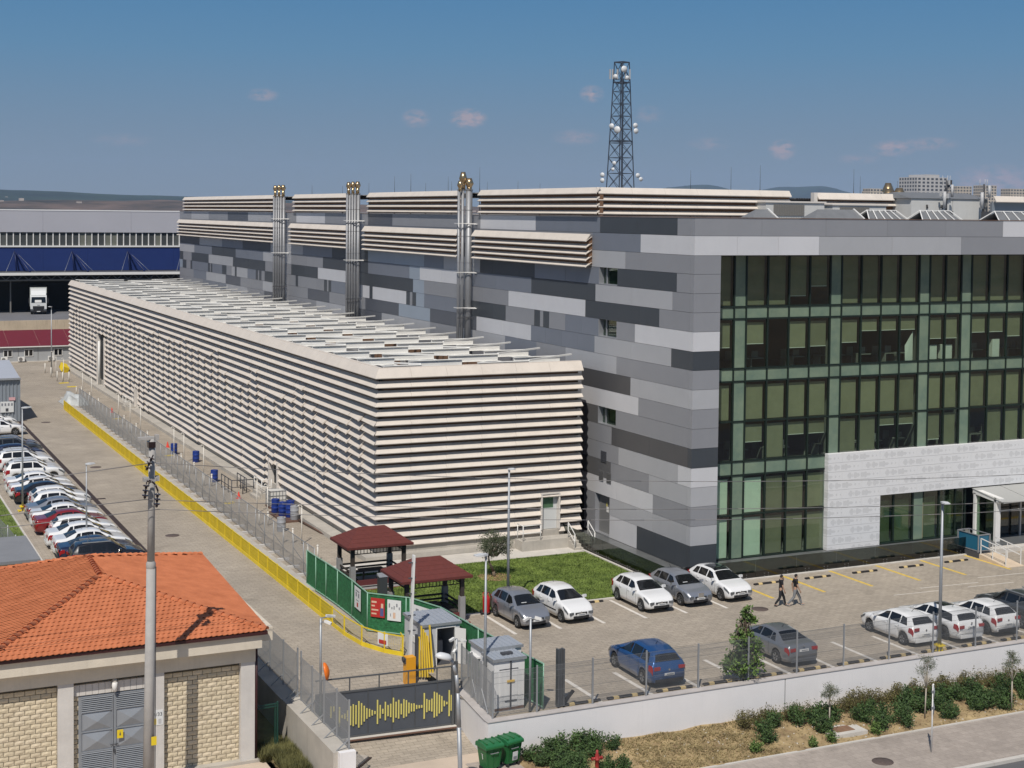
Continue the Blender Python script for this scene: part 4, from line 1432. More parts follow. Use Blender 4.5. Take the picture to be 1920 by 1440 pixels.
# ================================================================== guard booths
M_CAB = mat('booth_grey', (.50, .51, .53), .5, var=.04, vscale=2)
M_CABW = mat('booth_white', (.66, .655, .64), .5, var=.03, vscale=2)
M_CABR = mat('booth_roof', (.36, .39, .43), .45, metal=.2, var=.06, vscale=1.5)
def booth(name, lab, x0, y0, x1, y1, h, wallm, door=None):
    t = thing(name, lab, 'guard booth', ((x0 + x1) / 2, (y0 + y1) / 2, 0))
    w = .06
    MB().box(x0, y0 + w, 0, x0 + w, y1 - w, h).build('wall', wallm, t)
    MB().box(x1 - w, y0 + w, 0, x1, y1 - w, h).build('wall', wallm, t)
    MB().box(x0, y1 - w, 0, x1, y1, h).build('wall', wallm, t)
    MB().box(x0 + w, y0 + w, .0, x1 - w, y1 - w, .04).build('booth_floor', M_CORE, t)
    f = MB()
    if door:
        a, b, dh = door
        f.box(x0, y0, 0, a, y0 + w, h).box(b, y0, 0, x1, y0 + w, h).box(a, y0, dh, b, y0 + w, h)
        f.build('front_wall', wallm, t)
        fr = MB().box(a - .05, y0 - .02, 0, a, y0 + .08, dh).box(b, y0 - .02, 0, b + .05, y0 + .08, dh).box(a - .05, y0 - .02, dh, b + .05, y0 + .08, dh + .05)
        fr.build('door_frame', M_CABW, t)
    else:
        f.box(x0, y0, 0, x1, y0 + w, h).build('front_wall', wallm, t)
    MB().box(x0 - .06, y0 - .06, h, x1 + .06, y1 + .06, h + .05).build('roof', M_CABR, t)
    n = 7
    for i in range(n):
        x = x0 + (x1 - x0) * (i + .5) / n
        MB().box(x - .015, y0 - .055, h + .05, x + .015, y1 + .055, h + .075).build('roof_rib', M_CABR, t)
    ed = MB().box(x0 - .07, y0 - .08, h - .06, x1 + .07, y0 - .06, h + .06).box(x0 - .08, y0 - .06, h - .06, x0 - .06, y1 + .06, h + .06)
    ed.build('roof_trim', M_GALV, t)
    return t
b1 = booth('guard_booth', 'grey guard booth with its dark doorway open behind the sliding gate', -20.55, -9.95, -18.72, -7.65, 1.92, M_CAB, door=(-19.85, -18.98, 1.72))
MB().add([(-18.98, -9.9, .03), (-18.6, -10.4, .03), (-18.6, -10.4, 1.7), (-18.98, -9.9, 1.7)], [(0, 1, 2, 3)]).build('door_leaf', M_CABW, b1)
MB().box(-20.25, -9.98, 0, -20.12, -9.953, 1.9).build('corner_strip', mat('strip_dark', (.12, .125, .13), .5), b1)
MB().box(-19.7, -8.6, .05, -19.0, -8.1, .75).build('desk', M_CAB, b1)
MB().box(-20.58, -9.0, .9, -20.552, -8.5, 1.2).build('notice', M_WMETAL, b1)
b2 = booth('guard_cabin', 'white guard cabin with a ribbed grey roof behind the white wall corner', -20.05, -15.65, -18.3, -14.25, 2.32, M_CABW)
MB().box(-20.09, -15.2, 1.05, -20.052, -14.5, 1.75).build('window', M_GLASS, b2)
MB().box(-20.25, -15.3, 1.85, -20.052, -14.4, 1.92).build('window_hood', M_CABW, b2)
MB().box(-20.085, -15.2, .65, -20.052, -14.5, .95).build('side_vent', mat('vent_beige', (.35, .30, .22), .6), b2)
b3 = booth('kiosk_booth', 'small white kiosk with a door and warning label in front of the guard cabin', -20.12, -16.85, -18.72, -15.75, 2.2, M_CABW)
MB().box(-19.85, -16.875, .12, -19.05, -16.852, 1.75).build('door', M_CABW, b3)
MB().box(-19.88, -16.872, 1.75, -19.02, -16.851, 1.79).box(-19.40, -16.90, .1, -19.34, -16.878, 2.2).build('door_bar', M_CORE, b3)
MB().box(-19.55, -16.92, 1.22, -19.2, -16.902, 1.32).build('warning_label', mat('label_orange', (.65, .42, .08), .5), b3)
MB().box(-19.65, -16.91, .42, -19.1, -16.901, .47).build('door_bar', M_CORE, b3)
MB().box(-19.6, -16.5, 2.28, -19.1, -16.3, 2.36).build('roof_unit', M_CORE, b3)
MB().box(-20.1, -16.88, .06, -18.74, -16.852, .16).build('base_trim', M_RUST, b3)
for i in range(4):
    MB().bar((-20.3, -14.6 - i * .3, .9), (-20.3, -14.6 - i * .3, 1.9), .07).build('side_pipe', M_GALV, b2)

# ================================================================== gazebos
M_SHING = mat('shingle_red', (.115, .028, .022), .85, var=.12, vscale=5, bump=.2, bscale=25)
M_TIMB = mat('gazebo_timber', (.045, .036, .030), .7, var=.15, vscale=3)
M_GPOST = mat('gazebo_post_grey', (.27, .265, .26), .8, var=.08, vscale=2)
M_GFLOOR = mat('gazebo_floor', (.27, .265, .255), .85, var=.12, vscale=1.5)
M_BRICKR = mat('brick_red', (.22, .06, .04), .8, var=.2, vscale=3)
def gazebo(lab, cx, cy):
    t = thing('gazebo', lab, 'gazebo', (cx, cy, 0), 0, 'two gazebos on the lawn')
    ex, ey = 1.92, 1.50
    rx = .75
    ze, zr = 2.45, 3.25
    e = [(cx - ex, cy - ey, ze), (cx + ex, cy - ey, ze), (cx + ex, cy + ey, ze), (cx - ex, cy + ey, ze)]
    r0, r1 = (cx - rx, cy, zr), (cx + rx, cy, zr)
    rows = 5
    def face(a, b, c, d, lab2):
        # shingle courses: each course laps over the one below
        mb = MB()
        a, b, c, d = map(Vector, (a, b, c, d))
        for i in range(rows):
            t0, t1 = i / rows, (i + 1) / rows + .02
            up = Vector((0, 0, .03))
            p = [a.lerp(d, t0), b.lerp(c, t0), b.lerp(c, min(1, t1)), a.lerp(d, min(1, t1))]
            mb.add([p[0] + up * .5, p[1] + up * .5, p[2] + up * .1, p[3] + up * .1, p[0] - up * .3, p[1] - up * .3], [(0, 1, 2, 3), (4, 5, 1, 0)])
        mb.build('shingle_slope', M_SHING, t)
    face(e[0], e[1], r1, r0, 's')
    face(e[2], e[3], r0, r1, 'n')
    face(e[1], e[2], r1, r1, 'e')
    face(e[3], e[0], r0, r0, 'w')
    MB().add([e[0], e[1], e[2], e[3]], [(0, 3, 2, 1)]).build('ceiling', M_TIMB, t)
    fa = MB()
    for a, b in zip(e, e[1:] + e[:1]):
        fa.bar((a[0], a[1], ze - .05), (b[0], b[1], ze - .05), .05, .12)
    fa.build('fascia', M_SHING, t)
    px, py = ex - .42, ey - .38
    for sx in (-1, 1):
        for sy in (-1, 1):
            x, y = cx + sx * px, cy + sy * py
            MB().box(x - .14, y - .14, .1, x + .14, y + .14, 1.35).build('post_base', M_GPOST, t)
            MB().box(x - .10, y - .10, 1.35, x + .10, y + .10, ze - .02).build('post', M_TIMB, t)
    MB().box(cx - px - .3, cy - py - .3, 0, cx + px + .3, cy + py + .3, .10).build('floor_slab', M_GFLOOR, t)
    b = MB()
    for a, c in (((cx - px - .34, cy - py - .36), (cx + px + .34, cy - py - .301)), ((cx - px - .36, cy - py - .3), (cx - px - .301, cy + py + .3)), ((cx + px + .301, cy - py - .3), (cx + px + .36, cy + py + .3))):
        b.box(a[0], a[1], 0, c[0], c[1], .07)
    b.build('brick_edging', M_BRICKR, t)
    # beams, fretwork, bench and table
    for (x0, y0, x1, y1) in ((-px, -py, px, -py), (px, -py, px, py), (px, py, -px, py), (-px, py, -px, -py)):
        MB().bar((cx + x0, cy + y0, 2.30), (cx + x1, cy + y1, 2.30), .09, .16).build('beam', M_TIMB, t)
        f = MB()
        n = 16
        for i in range(n):
            q = (i + .5) / n
            f.bar((cx + lerp(x0, x1, q), cy + lerp(y0, y1, q), 2.0), (cx + lerp(x0, x1, q), cy + lerp(y0, y1, q), 2.24), .03)
        f.bar((cx + x0, cy + y0, 1.99), (cx + x1, cy + y1, 1.99), .06, .04)
        f.build('fretwork', M_TIMB, t)
    for (x0, y0, x1, y1) in ((px, -py, px, py), (px, py, -px, py), (-px, py, -px, -py)):
        MB().bar((cx + x0 * .86, cy + y0 * .84, .52), (cx + x1 * .86, cy + y1 * .84, .52), .36, .06).build('bench_seat', M_TIMB, t)
        mb = MB()
        for h in (.72, .95):
            mb.bar((cx + x0, cy + y0, h), (cx + x1, cy + y1, h), .05, .10)
        mb.build('bench_back', M_TIMB, t)
    MB().box(cx - .7, cy - .35, .78, cx + .7, cy + .35, .84).box(cx - .5, cy - .04, .1, cx - .42, cy + .04, .78).box(cx + .42, cy - .04, .1, cx + .5, cy + .04, .78).build('table', M_TIMB, t)
    MB().bar((cx - px, cy - py, .38), (cx + px, cy - py, .38), .06, .30).build('front_board', mat('gazebo_red_board', (.12, .03, .03), .7), t)
gazebo('red roofed wooden gazebo nearer the slatted annex', -17.45, 5.52)
gazebo('red roofed wooden gazebo nearer the guard booth, ringed by green screens', -17.42, -2.6)
wb = thing('waste_bin', 'dark grey square litter bin on the grass between the two gazebos', 'bin', (-17.7, 3.0, 0))
MB().box(-17.95, 2.8, .03, -17.5, 3.2, 1.0).build('bin_body', mat('bin_dark', (.05, .055, .06), .5), wb)
MB().add([(-17.97, 2.78, 1.0), (-17.48, 2.78, 1.0), (-17.48, 3.22, 1.15), (-17.97, 3.22, 1.15), (-17.97, 3.22, 1.0), (-17.48, 3.22, 1.0)], [(0, 1, 2, 3), (0, 3, 4), (1, 5, 2), (3, 2, 5, 4)]).build('bin_lid', M_GALV, wb)
fe = thing('fire_extinguisher', 'big red wheeled fire extinguisher standing on the kerb beside the silver hatchback', 'extinguisher', (-14.2, -2.95, .07))
MB().lathe([(0, .12), (.17, .12), (.19, .2), (.19, .85), (.14, 1.0), (.05, 1.06), (.05, 1.12), (0, 1.12)], 14, (-14.2, -2.95, 0)).build('cylinder', mat('extinguisher_red', (.42, .015, .015), .35, coat=.4), fe)
MB().path([(-14.2, -2.95, 1.12), (-14.05, -2.97, 1.2), (-13.98, -3.0, .9), (-14.0, -3.02, .4)], .02).build('hose', M_RUB, fe)
mbh = MB().path([(-14.35, -2.85, .15), (-14.35, -2.85, 1.15), (-14.05, -2.85, 1.15), (-14.05, -2.85, .15)], .018)
mbh.build('trolley_frame', MATS['extinguisher_red'], fe)
for s in (-.22, .22):
    MB().tube((-14.2 + s - .03, -2.82, .13), (-14.2 + s + .03, -2.82, .13), .13, n=12).build('wheel', M_RUB, fe)

# ================================================================== green screened fence with posters
M_GSCR = mat('green_screen_cloth', (.018, .115, .040), .85, var=.35, vscale=7, bump=.5, bscale=16, color2=(.022, .135, .05))
M_GRAIL = mat('green_fence_rail', (.24, .42, .31), .5)
gf2 = thing('green_screen_fence', 'temporary fence covered in green cloth with posters hung on it', 'fence', (-20, -2, 0))
gp_ = [(-20.87, 6.6), (-20.86, 5.0), (-20.80, 3.4), (-20.76, 1.6), (-20.78, -.8), (-20.9, -3.45), (-19.45, -5.0), (-19.3, -5.15), (-18.6, -7.4), (-18.5, -9.4), (-18.42, -11.4), (-18.3, -13.4), (-18.2, -15.4), (-18.05, -17.3)]
GT = 1.95
for x, y in gp_:
    MB().tube((x, y, 0), (x, y, GT + .02), .03, n=6).build('fence_post', M_GRAIL, gf2)
for (a, b) in zip(gp_[:-1], gp_[1:]):
    va, vb = Vector((*a, 0)), Vector((*b, 0))
    d = (vb - va).normalized()
    nrm = Vector((-d.y, d.x, 0))
    nseg = 10
    mb = MB()
    vs, fs = [], []
    for i in range(nseg + 1):
        for j in range(5):
            p = va.lerp(vb, (i + .0) / nseg) + nrm * (.02 + .018 * sin(i * 2.1 + j * 1.3)) + Vector((0, 0, .12 + (GT - .16) * j / 4))
            vs.append(tuple(p))
    for i in range(nseg):
        for j in range(4):
            k = i * 5 + j
            fs.append((k, k + 5, k + 6, k + 1))
    mb.add(vs, fs, 0, True)
    mb.build('screen_cloth', M_GSCR, gf2)
    MB().bar((*a, GT), (*b, GT), .045).build('fence_rail', M_GRAIL, gf2)
    MB().bar((*a, .1), (*b, .1), .045).build('fence_rail', M_GRAIL, gf2)
def poster(lab, p, q, z0, z1, m, marks):
    """flat printed sheet hung on the fence between ground points p and q (seen from the road side)"""
    a, b = Vector((*p, 0)), Vector((*q, 0))
    d = (b - a).normalized()
    nrm = Vector((d.y, -d.x, 0))
    t = thing('poster', lab, 'poster', tuple(a.lerp(b, .5) + Vector((0, 0, z0))))
    def pt(u, v, o):
        return tuple(a.lerp(b, u) + Vector((0, 0, lerp(z0, z1, v))) + nrm * o)
    q4 = lambda u0, v0, u1, v1, o: [pt(u0, v0, o), pt(u1, v0, o), pt(u1, v1, o), pt(u0, v1, o)]
    MB().add(q4(0, 0, 1, 1, .05) + q4(0, 0, 1, 1, .04), [(0, 1, 2, 3), (7, 6, 5, 4), (0, 4, 5, 1), (1, 5, 6, 2), (2, 6, 7, 3), (3, 7, 4, 0)]).build('sheet', m, t)
    for i, (u0, v0, u1, v1, mm) in enumerate(marks):
        MB().add(q4(u0, v0, u1, v1, .053 + i * .0006), [(0, 1, 2, 3)]).build('print_mark', mm, t)
M_PW = mat('poster_white', (.66, .67, .66), .6)
M_PR = mat('poster_red', (.42, .03, .025), .5)
M_PG = mat('print_grey', (.22, .23, .25), .7)
M_PT = mat('print_pale', (.62, .42, .30), .7)
M_PB = mat('print_blue', (.08, .09, .22), .7)
def between(i, t):
    a, b = gp_[i], gp_[i + 1]
    return (lerp(a[0], b[0], t), lerp(a[1], b[1], t))
poster('white safety poster with small pictograms and a red dot on the green fence', between(4, .22), between(4, .62), .75, 1.85, M_PW,
       [(.2, .55, .4, .75, M_PG), (.6, .55, .8, .75, M_PG), (.2, .8, .8, .86, M_PG), (.4, .1, .62, .3, M_PR), (.3, .38, .7, .42, M_PG)])
poster('red safety poster with pale lines of text and a worker on the green fence', between(5, .10), between(5, .46), .80, 1.75, M_PR,
       [(.06, .74, .42, .84, M_PT), (.06, .55, .30, .63, M_PT), (.06, .34, .55, .42, M_PT), (.06, .14, .42, .22, M_PT), (.68, .08, .92, .5, M_PB), (.74, .5, .9, .74, M_PT)])
poster('white rules poster with a row of dark figures beside the red poster', between(5, .53), between(5, .88), .72, 1.75, M_PW,
       [(.1, .62, .2, .82, M_PG), (.3, .55, .38, .66, M_PG), (.46, .55, .54, .72, M_PG), (.65, .68, .75, .84, M_PG), (.84, .55, .92, .68, M_PG), (.42, .12, .6, .4, M_PT), (.22, .2, .27, .34, M_PG)])
poster('white poster half hidden behind the raised barrier arm', between(7, .12), between(7, .75), 1.05, 1.7, M_PW, [(.15, .5, .3, .75, M_PG), (.6, .4, .85, .6, M_PG)])
poster('white notice sheet on the green fence between the two booths', between(8, .25), between(8, .75), .6, 1.75, M_PW, [(.2, .2, .3, .8, M_PG), (.45, .2, .55, .8, M_PG), (.7, .2, .8, .8, M_PG)])

# ================================================================== yellow barrier along the road
M_YEL = mat('barrier_yellow', (.70, .52, .025), .5, var=.10, vscale=1.5)
yb = thing('yellow_barrier', 'long yellow mesh barrier along the inner edge of the road', 'barrier', (-22.15, 40, 0))
ypts = [(-22.15, 86.0 - 1.95 * i) for i in range(46)]
ypts += [(-22.15, -3.6), (-21.95, -5.6), (-21.35, -7.1), (-20.75, -7.95), (-20.62, -7.3)]
ypts = [p for i, p in enumerate(ypts) if not (i < 46 and p[1] < -2.6)]
for i, (a, b) in enumerate(zip(ypts[:-1], ypts[1:])):
    MB().box(a[0] - .03, a[1] - .03, 0, a[0] + .03, a[1] + .03, 1.0).build('barrier_post', M_YEL, yb)
    rr = MB()
    for z, w in ((.93, .05), (.10, .20)):
        rr.bar((*a, z), (*b, z), .035, w)
    rr.build('barrier_rail', M_YEL, yb)
    if a[1] > -1.5:
        wires(MB(), a, b, .12, .92, .062, .017, [.3, .5, .7]).build('mesh_panel', M_YEL, yb)['kind'] = 'stuff'
    else:
        wires(MB(), a, b, .12, .92, .10, .006, [.5]).build('mesh_panel', M_YEL, yb)['kind'] = 'stuff'
    MB().bar((a[0], a[1], .45), (a[0] + .45, a[1], .02), .035).build('brace', M_CORE, yb)
ns = thing('notice_board', 'small white warning notice with red print on the yellow barrier', 'sign', (-21.1, -7.4, .5))
MB().add([(-21.55, -6.72, .35), (-21.25, -7.30, .35), (-21.25, -7.30, .92), (-21.55, -6.72, .92)], [(0, 1, 2, 3)]).build('sheet', M_PW, ns)
MB().add([(-21.51, -6.81, .42), (-21.30, -7.22, .42), (-21.30, -7.22, .6), (-21.51, -6.81, .6)], [(0, 1, 2, 3)]).build('print_mark', M_PR, ns).location = (-.02, -.01, 0)

# kerb strip, gravel edge and grey mesh fence on concrete feet
struct('kerb_strip', MB().box(-21.15, 5, -.05, -20.75, 96, .10), M_CONC)
gm = thing('site_fence', 'tall grey mesh fence on concrete feet running beside the yellow barrier', 'fence', (-20.4, 40, 0))
M_FOOT = mat('concrete_foot', (.50, .48, .45), .85, var=.1, vscale=3)
fy = [6.7 + 2.02 * i for i in range(41)]
for i, y in enumerate(fy):
    MB().tube((-20.4, y, .0), (-20.4, y, 2.0), .025, n=6).build('fence_post', M_POST, gm)
    MB().box(-20.75, y - .12, .0, -20.05, y + .12, .13).build('fence_foot', M_FOOT, gm)
    if i % 2 == 0:
        MB().bar((-20.4, y, 1.2), (-19.6, y, .05), .035).build('brace', M_POST, gm)
for a, b in zip(fy[:-1], fy[1:]):
    rr = MB()
    rr.bar((-20.4, a, 1.98), (-20.4, b, 1.98), .035).bar((-20.4, a, .18), (-20.4, b, .18), .035)
    rr.build('fence_rail', M_POST, gm)
    wires(MB(), (-20.4, a), (-20.4, b), .2, 1.97, .075, .0075, [.6, 1.0, 1.4]).build('mesh_panel', M_WIRE, gm)['kind'] = 'stuff'

# vent pipes over the buried tanks
M_PIPE = mat('vent_pipe_white', (.62, .59, .53), .55, var=.06, vscale=4)
def hook(x, y, h, lab, g):
    t = MB()
    t.path([(x, y, 0), (x, y, h), (x, y + .02, h + .08), (x - .07, y, h + .16), (x - .18, y, h + .17), (x - .24, y, h + .08)], .038, n=7)
    o = t.build('vent_pipe', M_PIPE)
    tag(o, lab, 'vent pipe', g)
gg_ = 'tall hooked vent pipes beside the annex'
PIPE_AT = ['nearest the gazebos', 'in front of the blue drum rack', 'between the tank cage and the drum rack', 'beyond the drum by the dark railing', 'beside the drum with the white patch', 'beside the farthest blue drum',
           'first one beyond the farthest blue drum', 'second one beyond the farthest blue drum', 'third beyond the farthest blue drum', 'second from the far end of the row', 'last of the row near the tall door']
tall = [16.5, 24.2, 26.8, 42.2, 49.0, 52.7, 66.8, 71.8, 77.8, 93.6, 99.5]
for i, y in enumerate(tall):
    hook(-18.1, y, 2.3, 'tall white vent pipe with a hooked top ' + PIPE_AT[i], gg_)
for x, y, w in ((-18.3, 112.3, 'nearest'), (-18.6, 116.3, 'middle'), (-18.25, 121.4, 'farthest')):
    hook(x, y, 2.6, w + ' of three tall vent pipes at the far end of the road', 'far cluster of vent pipes')
gs = 'short white vent stubs beside the annex'
for y in (11.95, 17.0, 22.6, 37.9, 43.6, 48.1, 61.6, 66.7, 72.6, 86.8, 92.3, 97.7):
    for x in (-19.02, -18.52):
        s = MB().tube((x, y + (.35 if x < -18.8 else 0), 0), (x, y + (.35 if x < -18.8 else 0), .88), .05, n=8).lathe([(.07, .86), (.07, .93), (0, .95)], 8, (x, y + (.35 if x < -18.8 else 0), 0))
        tag(s.build('vent_stub', M_PIPE), 'short white vent stub standing in the paving beside the annex', 'vent stub', gs)
for x, y in ((-19.1, 122.1), (-19.1, 116.9), (-19.05, 112.2), (-18.6, 110.9), (-17.85, 111.0)):
    s = MB().tube((x, y, 0), (x, y, 1.25), .07, n=8)
    tag(s.build('vent_stub', M_PIPE), 'thick white stub pipe in the far cluster at the end of the road', 'vent stub', 'far cluster of stub pipes')

# drums, tank cage, tarpaulin, rubble and yellow crate
M_DRUM = mat('drum_blue', (.012, .035, .20), .4, var=.08, vscale=4)
M_DRUMG = mat('drum_grey', (.30, .31, .33), .45, var=.08, vscale=4)
def drum(x, y, m, lab, g=None, h=.92, z=0.0):
    t = thing('drum', lab, 'drum', (x, y, z), 0, g)
    pr = [(0, 0), (.28, 0), (.29, .03), (.285, .3), (.30, .32), (.285, .34), (.285, .58), (.30, .6), (.285, .62), (.285, h - .05), (.29, h - .02), (.27, h), (.25, h - .02), (0, h - .02)]
    MB().lathe(pr, 14, (x, y, z)).build('drum_body', m, t)
    MB().lathe([(.05, 0), (.05, .03), (0, .03)], 8, (x + .12, y, z + h - .02)).build('bung', M_CORE, t)
drum(-17.9, 53.6, M_DRUM, 'farthest dark blue drum standing alone by the tall vent pipes')
drum(-17.1, 49.0, M_DRUM, 'dark blue drum with a white patch, second from the far end')
drum(-17.9, 39.6, M_DRUM, 'blue drum beside the dark ramp railing')
gd = 'blue drums on the rack by the tank cage'
drum(-17.0, 26.1, M_DRUM, 'blue drum at the left of the group by the caged tank', gd, z=.12)
drum(-16.85, 24.9, M_DRUM, 'blue drum in front of the group, under the vent pipe', gd, z=.12)
drum(-16.2, 25.2, M_DRUM, 'blue drum at the back right of the group', gd, z=.12)
drum(-16.55, 24.2, M_DRUM, 'blue drum beside the grey drum on the rack', gd, z=.12)
drum(-16.5, 23.3, M_DRUMG, 'grey drum standing on the rack at the right of the blue drums', z=.12)
drum(-18.2, 20.6, M_DRUMG, 'grey drum standing alone on the paving in front of the blue drums')
rk = MB().box(-17.4, 22.9, .0, -15.9, 26.6, .12)
tag(rk.build('drum_rack', M_RUST), 'rusty low rack carrying the blue drums', 'rack')
ib = thing('tank_cage', 'white plastic tank in a metal cage on a pallet behind the blue drums', 'tank', (-16.3, 28.4, 0))
MB().box(-16.85, 27.9, .16, -15.75, 28.9, 1.2).build('tank', mat('tank_white', (.62, .61, .57), .4), ib)
cg = MB()
for i in range(6):
    for y in (27.87, 28.93):
        cg.bar((-16.88 + i * .225, y, .15), (-16.88 + i * .225, y, 1.25), .025)
    for x in (-16.88, -15.72):
        cg.bar((x, 27.87 + i * .21, .15), (x, 27.87 + i * .21, 1.25), .025)
for z in (.3, .6, .9, 1.23):
    cg.bar((-16.88, 27.87, z), (-15.72, 27.87, z), .025).bar((-16.88, 28.93, z), (-15.72, 28.93, z), .025).bar((-16.88, 27.87, z), (-16.88, 28.93, z), .025).bar((-15.72, 27.87, z), (-15.72, 28.93, z), .025)
cg.build('cage', M_GALV, ib)['kind'] = 'stuff'
MB().box(-16.9, 27.85, 0, -15.7, 28.95, .15).build('pallet', M_RUST, ib)
rl = thing('ramp_railing', 'dark metal railing round the stepped ramp by the annex side door', 'railing', (-17.5, 35, 0))
rail([(-18.0, 37.0, 0), (-18.0, 36, 0), (-18.0, 35, 0), (-18.0, 34.0, 0), (-17.2, 33.9, 0), (-16.4, 33.9, 0)], 1.05, rl, M_CORE, r=.035)
rail([(-16.8, 37.0, 0), (-16.8, 36, 0), (-16.8, 35, 0), (-16.8, 34.4, 0)], 1.05, rl, M_CORE, r=.035)
sw = thing('door_stairs', 'white railed steps at the annex side door', 'steps', (-16, 31.8, 0))
MB().box(-16.6, 31.2, 0, -15.65, 33.4, .45).box(-16.9, 31.4, 0, -16.601, 33.2, .22).build('stair_block', M_CONC, sw)
rail([(-16.5, 33.3, .45), (-16.5, 31.3, .45), (-15.8, 31.3, .45)], 1.0, sw, M_WMETAL)
sw = thing('door_stairs', 'white railed steps at the small far door of the annex', 'steps', (-16, 83, 0))
MB().box(-16.6, 82.3, 0, -15.65, 84.2, .45).build('stair_block', M_CONC, sw)
rail([(-16.5, 84.1, .45), (-16.5, 82.4, .45), (-15.8, 82.4, .45)], 1.0, sw, M_WMETAL)

M_TARP = mat('plastic_sheet', (.46, .48, .47), .35, var=.12, vscale=2, bump=.4, bscale=3)
r_ = random.Random(9)
vs, fs = [], []
n1, n2 = 14, 12
for i in range(n1 + 1):
    for j in range(n2 + 1):
        u, v = i / n1, j / n2
        ed = min(u, 1 - u, v, 1 - v) * 4
        h = min(1, ed) * (.9 + .35 * sin(u * 7 + v * 3) * sin(v * 6)) + r_.uniform(-.06, .06)
        vs.append((-21.7 + 2.6 * u + r_.uniform(-.08, .08), 88.2 + 4.8 * v + r_.uniform(-.1, .1), max(.02, h)))
for i in range(n1):
    for j in range(n2):
        k = i * (n2 + 1) + j
        fs.append((k, k + n2 + 1, k + n2 + 2, k + 1))
tp = MB().add(vs, fs, 0, True)
tag(tp.build('tarpaulin', M_TARP), 'crumpled pale plastic sheet over a heap at the far end of the yellow barrier', 'tarpaulin')
yc = thing('yellow_crate', 'tilted yellow box at the far corner of the slatted annex', 'crate', (-16.6, 122.5, 0))
MB().cbox((-16.7, 122.5, .55), (.8, 1.6, .7), rot=Euler((.3, .35, .2)).to_matrix()).build('box_body', M_YEL, yc)
for x, y, w in ((-18.6, 110.0, 'nearest the far stub pipes'), (-18.3, 105.8, 'by the tarpaulin heap')):
    o = MB().cbox((x, y, .03), (1.1, .5, .05), rz=.1).build('yellow_hatch', M_YEL)
    tag(o, 'flat yellow hatch cover in the paving ' + w, 'hatch')
for x, y, lab in ((-18.9, 31.0, 'small yellow cover in the paving by the tank cage'), (-18.4, 53.0, 'small yellow cover by the farthest blue drum'), (-18.4, 77.0, 'small yellow cover in the paving far along the annex')):
    o = MB().cbox((x, y, .02), (.7, .45, .04), rz=.3).build('yellow_hatch', M_YEL)
    tag(o, lab, 'hatch')
for x, y, lab in ((-17.9, 32.4, 'small red and white warning cone near the tank cage'), (-17.6, 57.5, 'small red warning cone beyond the farthest drum'), (-18.0, 82.0, 'red warning cone far along the annex')):
    o = MB().lathe([(.22, 0), (.22, .03), (.14, .03), (.03, .5), (0, .5)], 10, (x, y, 0)).build('warning_cone', mat('cone_red', (.55, .05, .03), .5))
    tag(o, lab, 'cone')
pp = MB().path([(-16.3, 23.0, .12), (-16.0, 17.5, .08)], .07).path([(-15.9, 23.0, .12), (-15.75, 16.8, .08)], .07)
tag(pp.build('pipe_run', M_RUST), 'pair of rusty pipes lying along the annex base', 'pipes')

# ================================================================== lamps, poles, signs
M_LED = mat('lamp_head_white', (.60, .61, .61), .4)
def lamp(lab, x, y, z, h, head, r=.055, lean=(0, 0), g=None, base=True):
    t = thing('street_lamp', lab, 'street lamp', (x, y, z), 0, g)
    top = (x + lean[0], y + lean[1], h)
    MB().tube((x, y, z), top, r * 1.25, r * .75, n=10).build('pole', M_GALV, t)
    if base:
        MB().box(x - .16, y - .16, z, x + .16, y + .16, z + .03).build('base_plate', M_GALV, t)
    a = Vector(top)
    hd = Vector((*head, 0))
    tip = a + hd + Vector((0, 0, .03))
    d = hd.normalized()
    s = Vector((-d.y, d.x, 0))
    w = .16
    vs = []
    for p, ww, tt in ((a - d * .05, .09, .07), (a + hd * .4, w, .09), (tip, w * .8, .04)):
        for sx, dz in ((-1, 0), (1, 0), (1, 1), (-1, 1)):
            vs.append(tuple(p + s * sx * ww + Vector((0, 0, dz * tt))))
    fs = [(3, 2, 1, 0), (8, 9, 10, 11)]
    for k in (0, 4):
        fs += [(k, k + 1, k + 5, k + 4), (k + 1, k + 2, k + 6, k + 5), (k + 2, k + 3, k + 7, k + 6), (k + 3, k, k + 4, k + 7)]
    MB().add(vs, fs).build('lamp_head', M_LED, t)
    return t
lamp('slim grey lamp post rising behind the silver hatchback in front of the annex', -12.5, -1.95, 0, 7.3, (.2, -.25), r=.07)
lamp('grey lamp post with a flat white head in front of the guard cabin', -20.25, -16.2, .05, 6.5, (-.55, -.1), r=.06)
lamp('grey lamp post on the right, among the white cars of the rear row', 3.1, -17.45, 0, 7.2, (-.12, -.5), r=.075)
lamp('slim lamp post behind the orange roof beside the dark parked cars', -30.7, 19.6, 0, 5.3, (.5, .1), r=.05)
lamp('lamp post farther up the left car park with a yellow foot', -32.7, 33.6, 0, 7.1, (.6, .1), r=.06)
lamp('far lamp post by the red roofed building', -18.4, 121.5, 0, 8.4, (-.35, -.2), r=.07)
for (x, y, n) in ((-32.7, 33.6, 'under the far lamp post'), (3.1, -17.45, 'under the lamp post')):
    yb_ = MB()
    for a in range(4):
        an = a * pi / 2 + pi / 4
        yb_.bar((x + cos(an) * .12, y + sin(an) * .12, .02), (x + cos(an) * .12, y + sin(an) * .12, .42), .06)
        yb_.bar((x + cos(an) * .12, y + sin(an) * .12, .04), (x + cos(an) * .42, y + sin(an) * .42, .04), .06)
    yb_.box(x - .2, y - .2, .3, x + .2, y + .2, .36)
    tag(yb_.build('post_guard', M_YEL), 'yellow steel guard ' + n, 'post guard')
sl = thing('street_lamp', 'thick grey street lamp with a curved neck in front of the sliding gate', 'street lamp', (-24.0, -22, -1.5))
mb = MB()
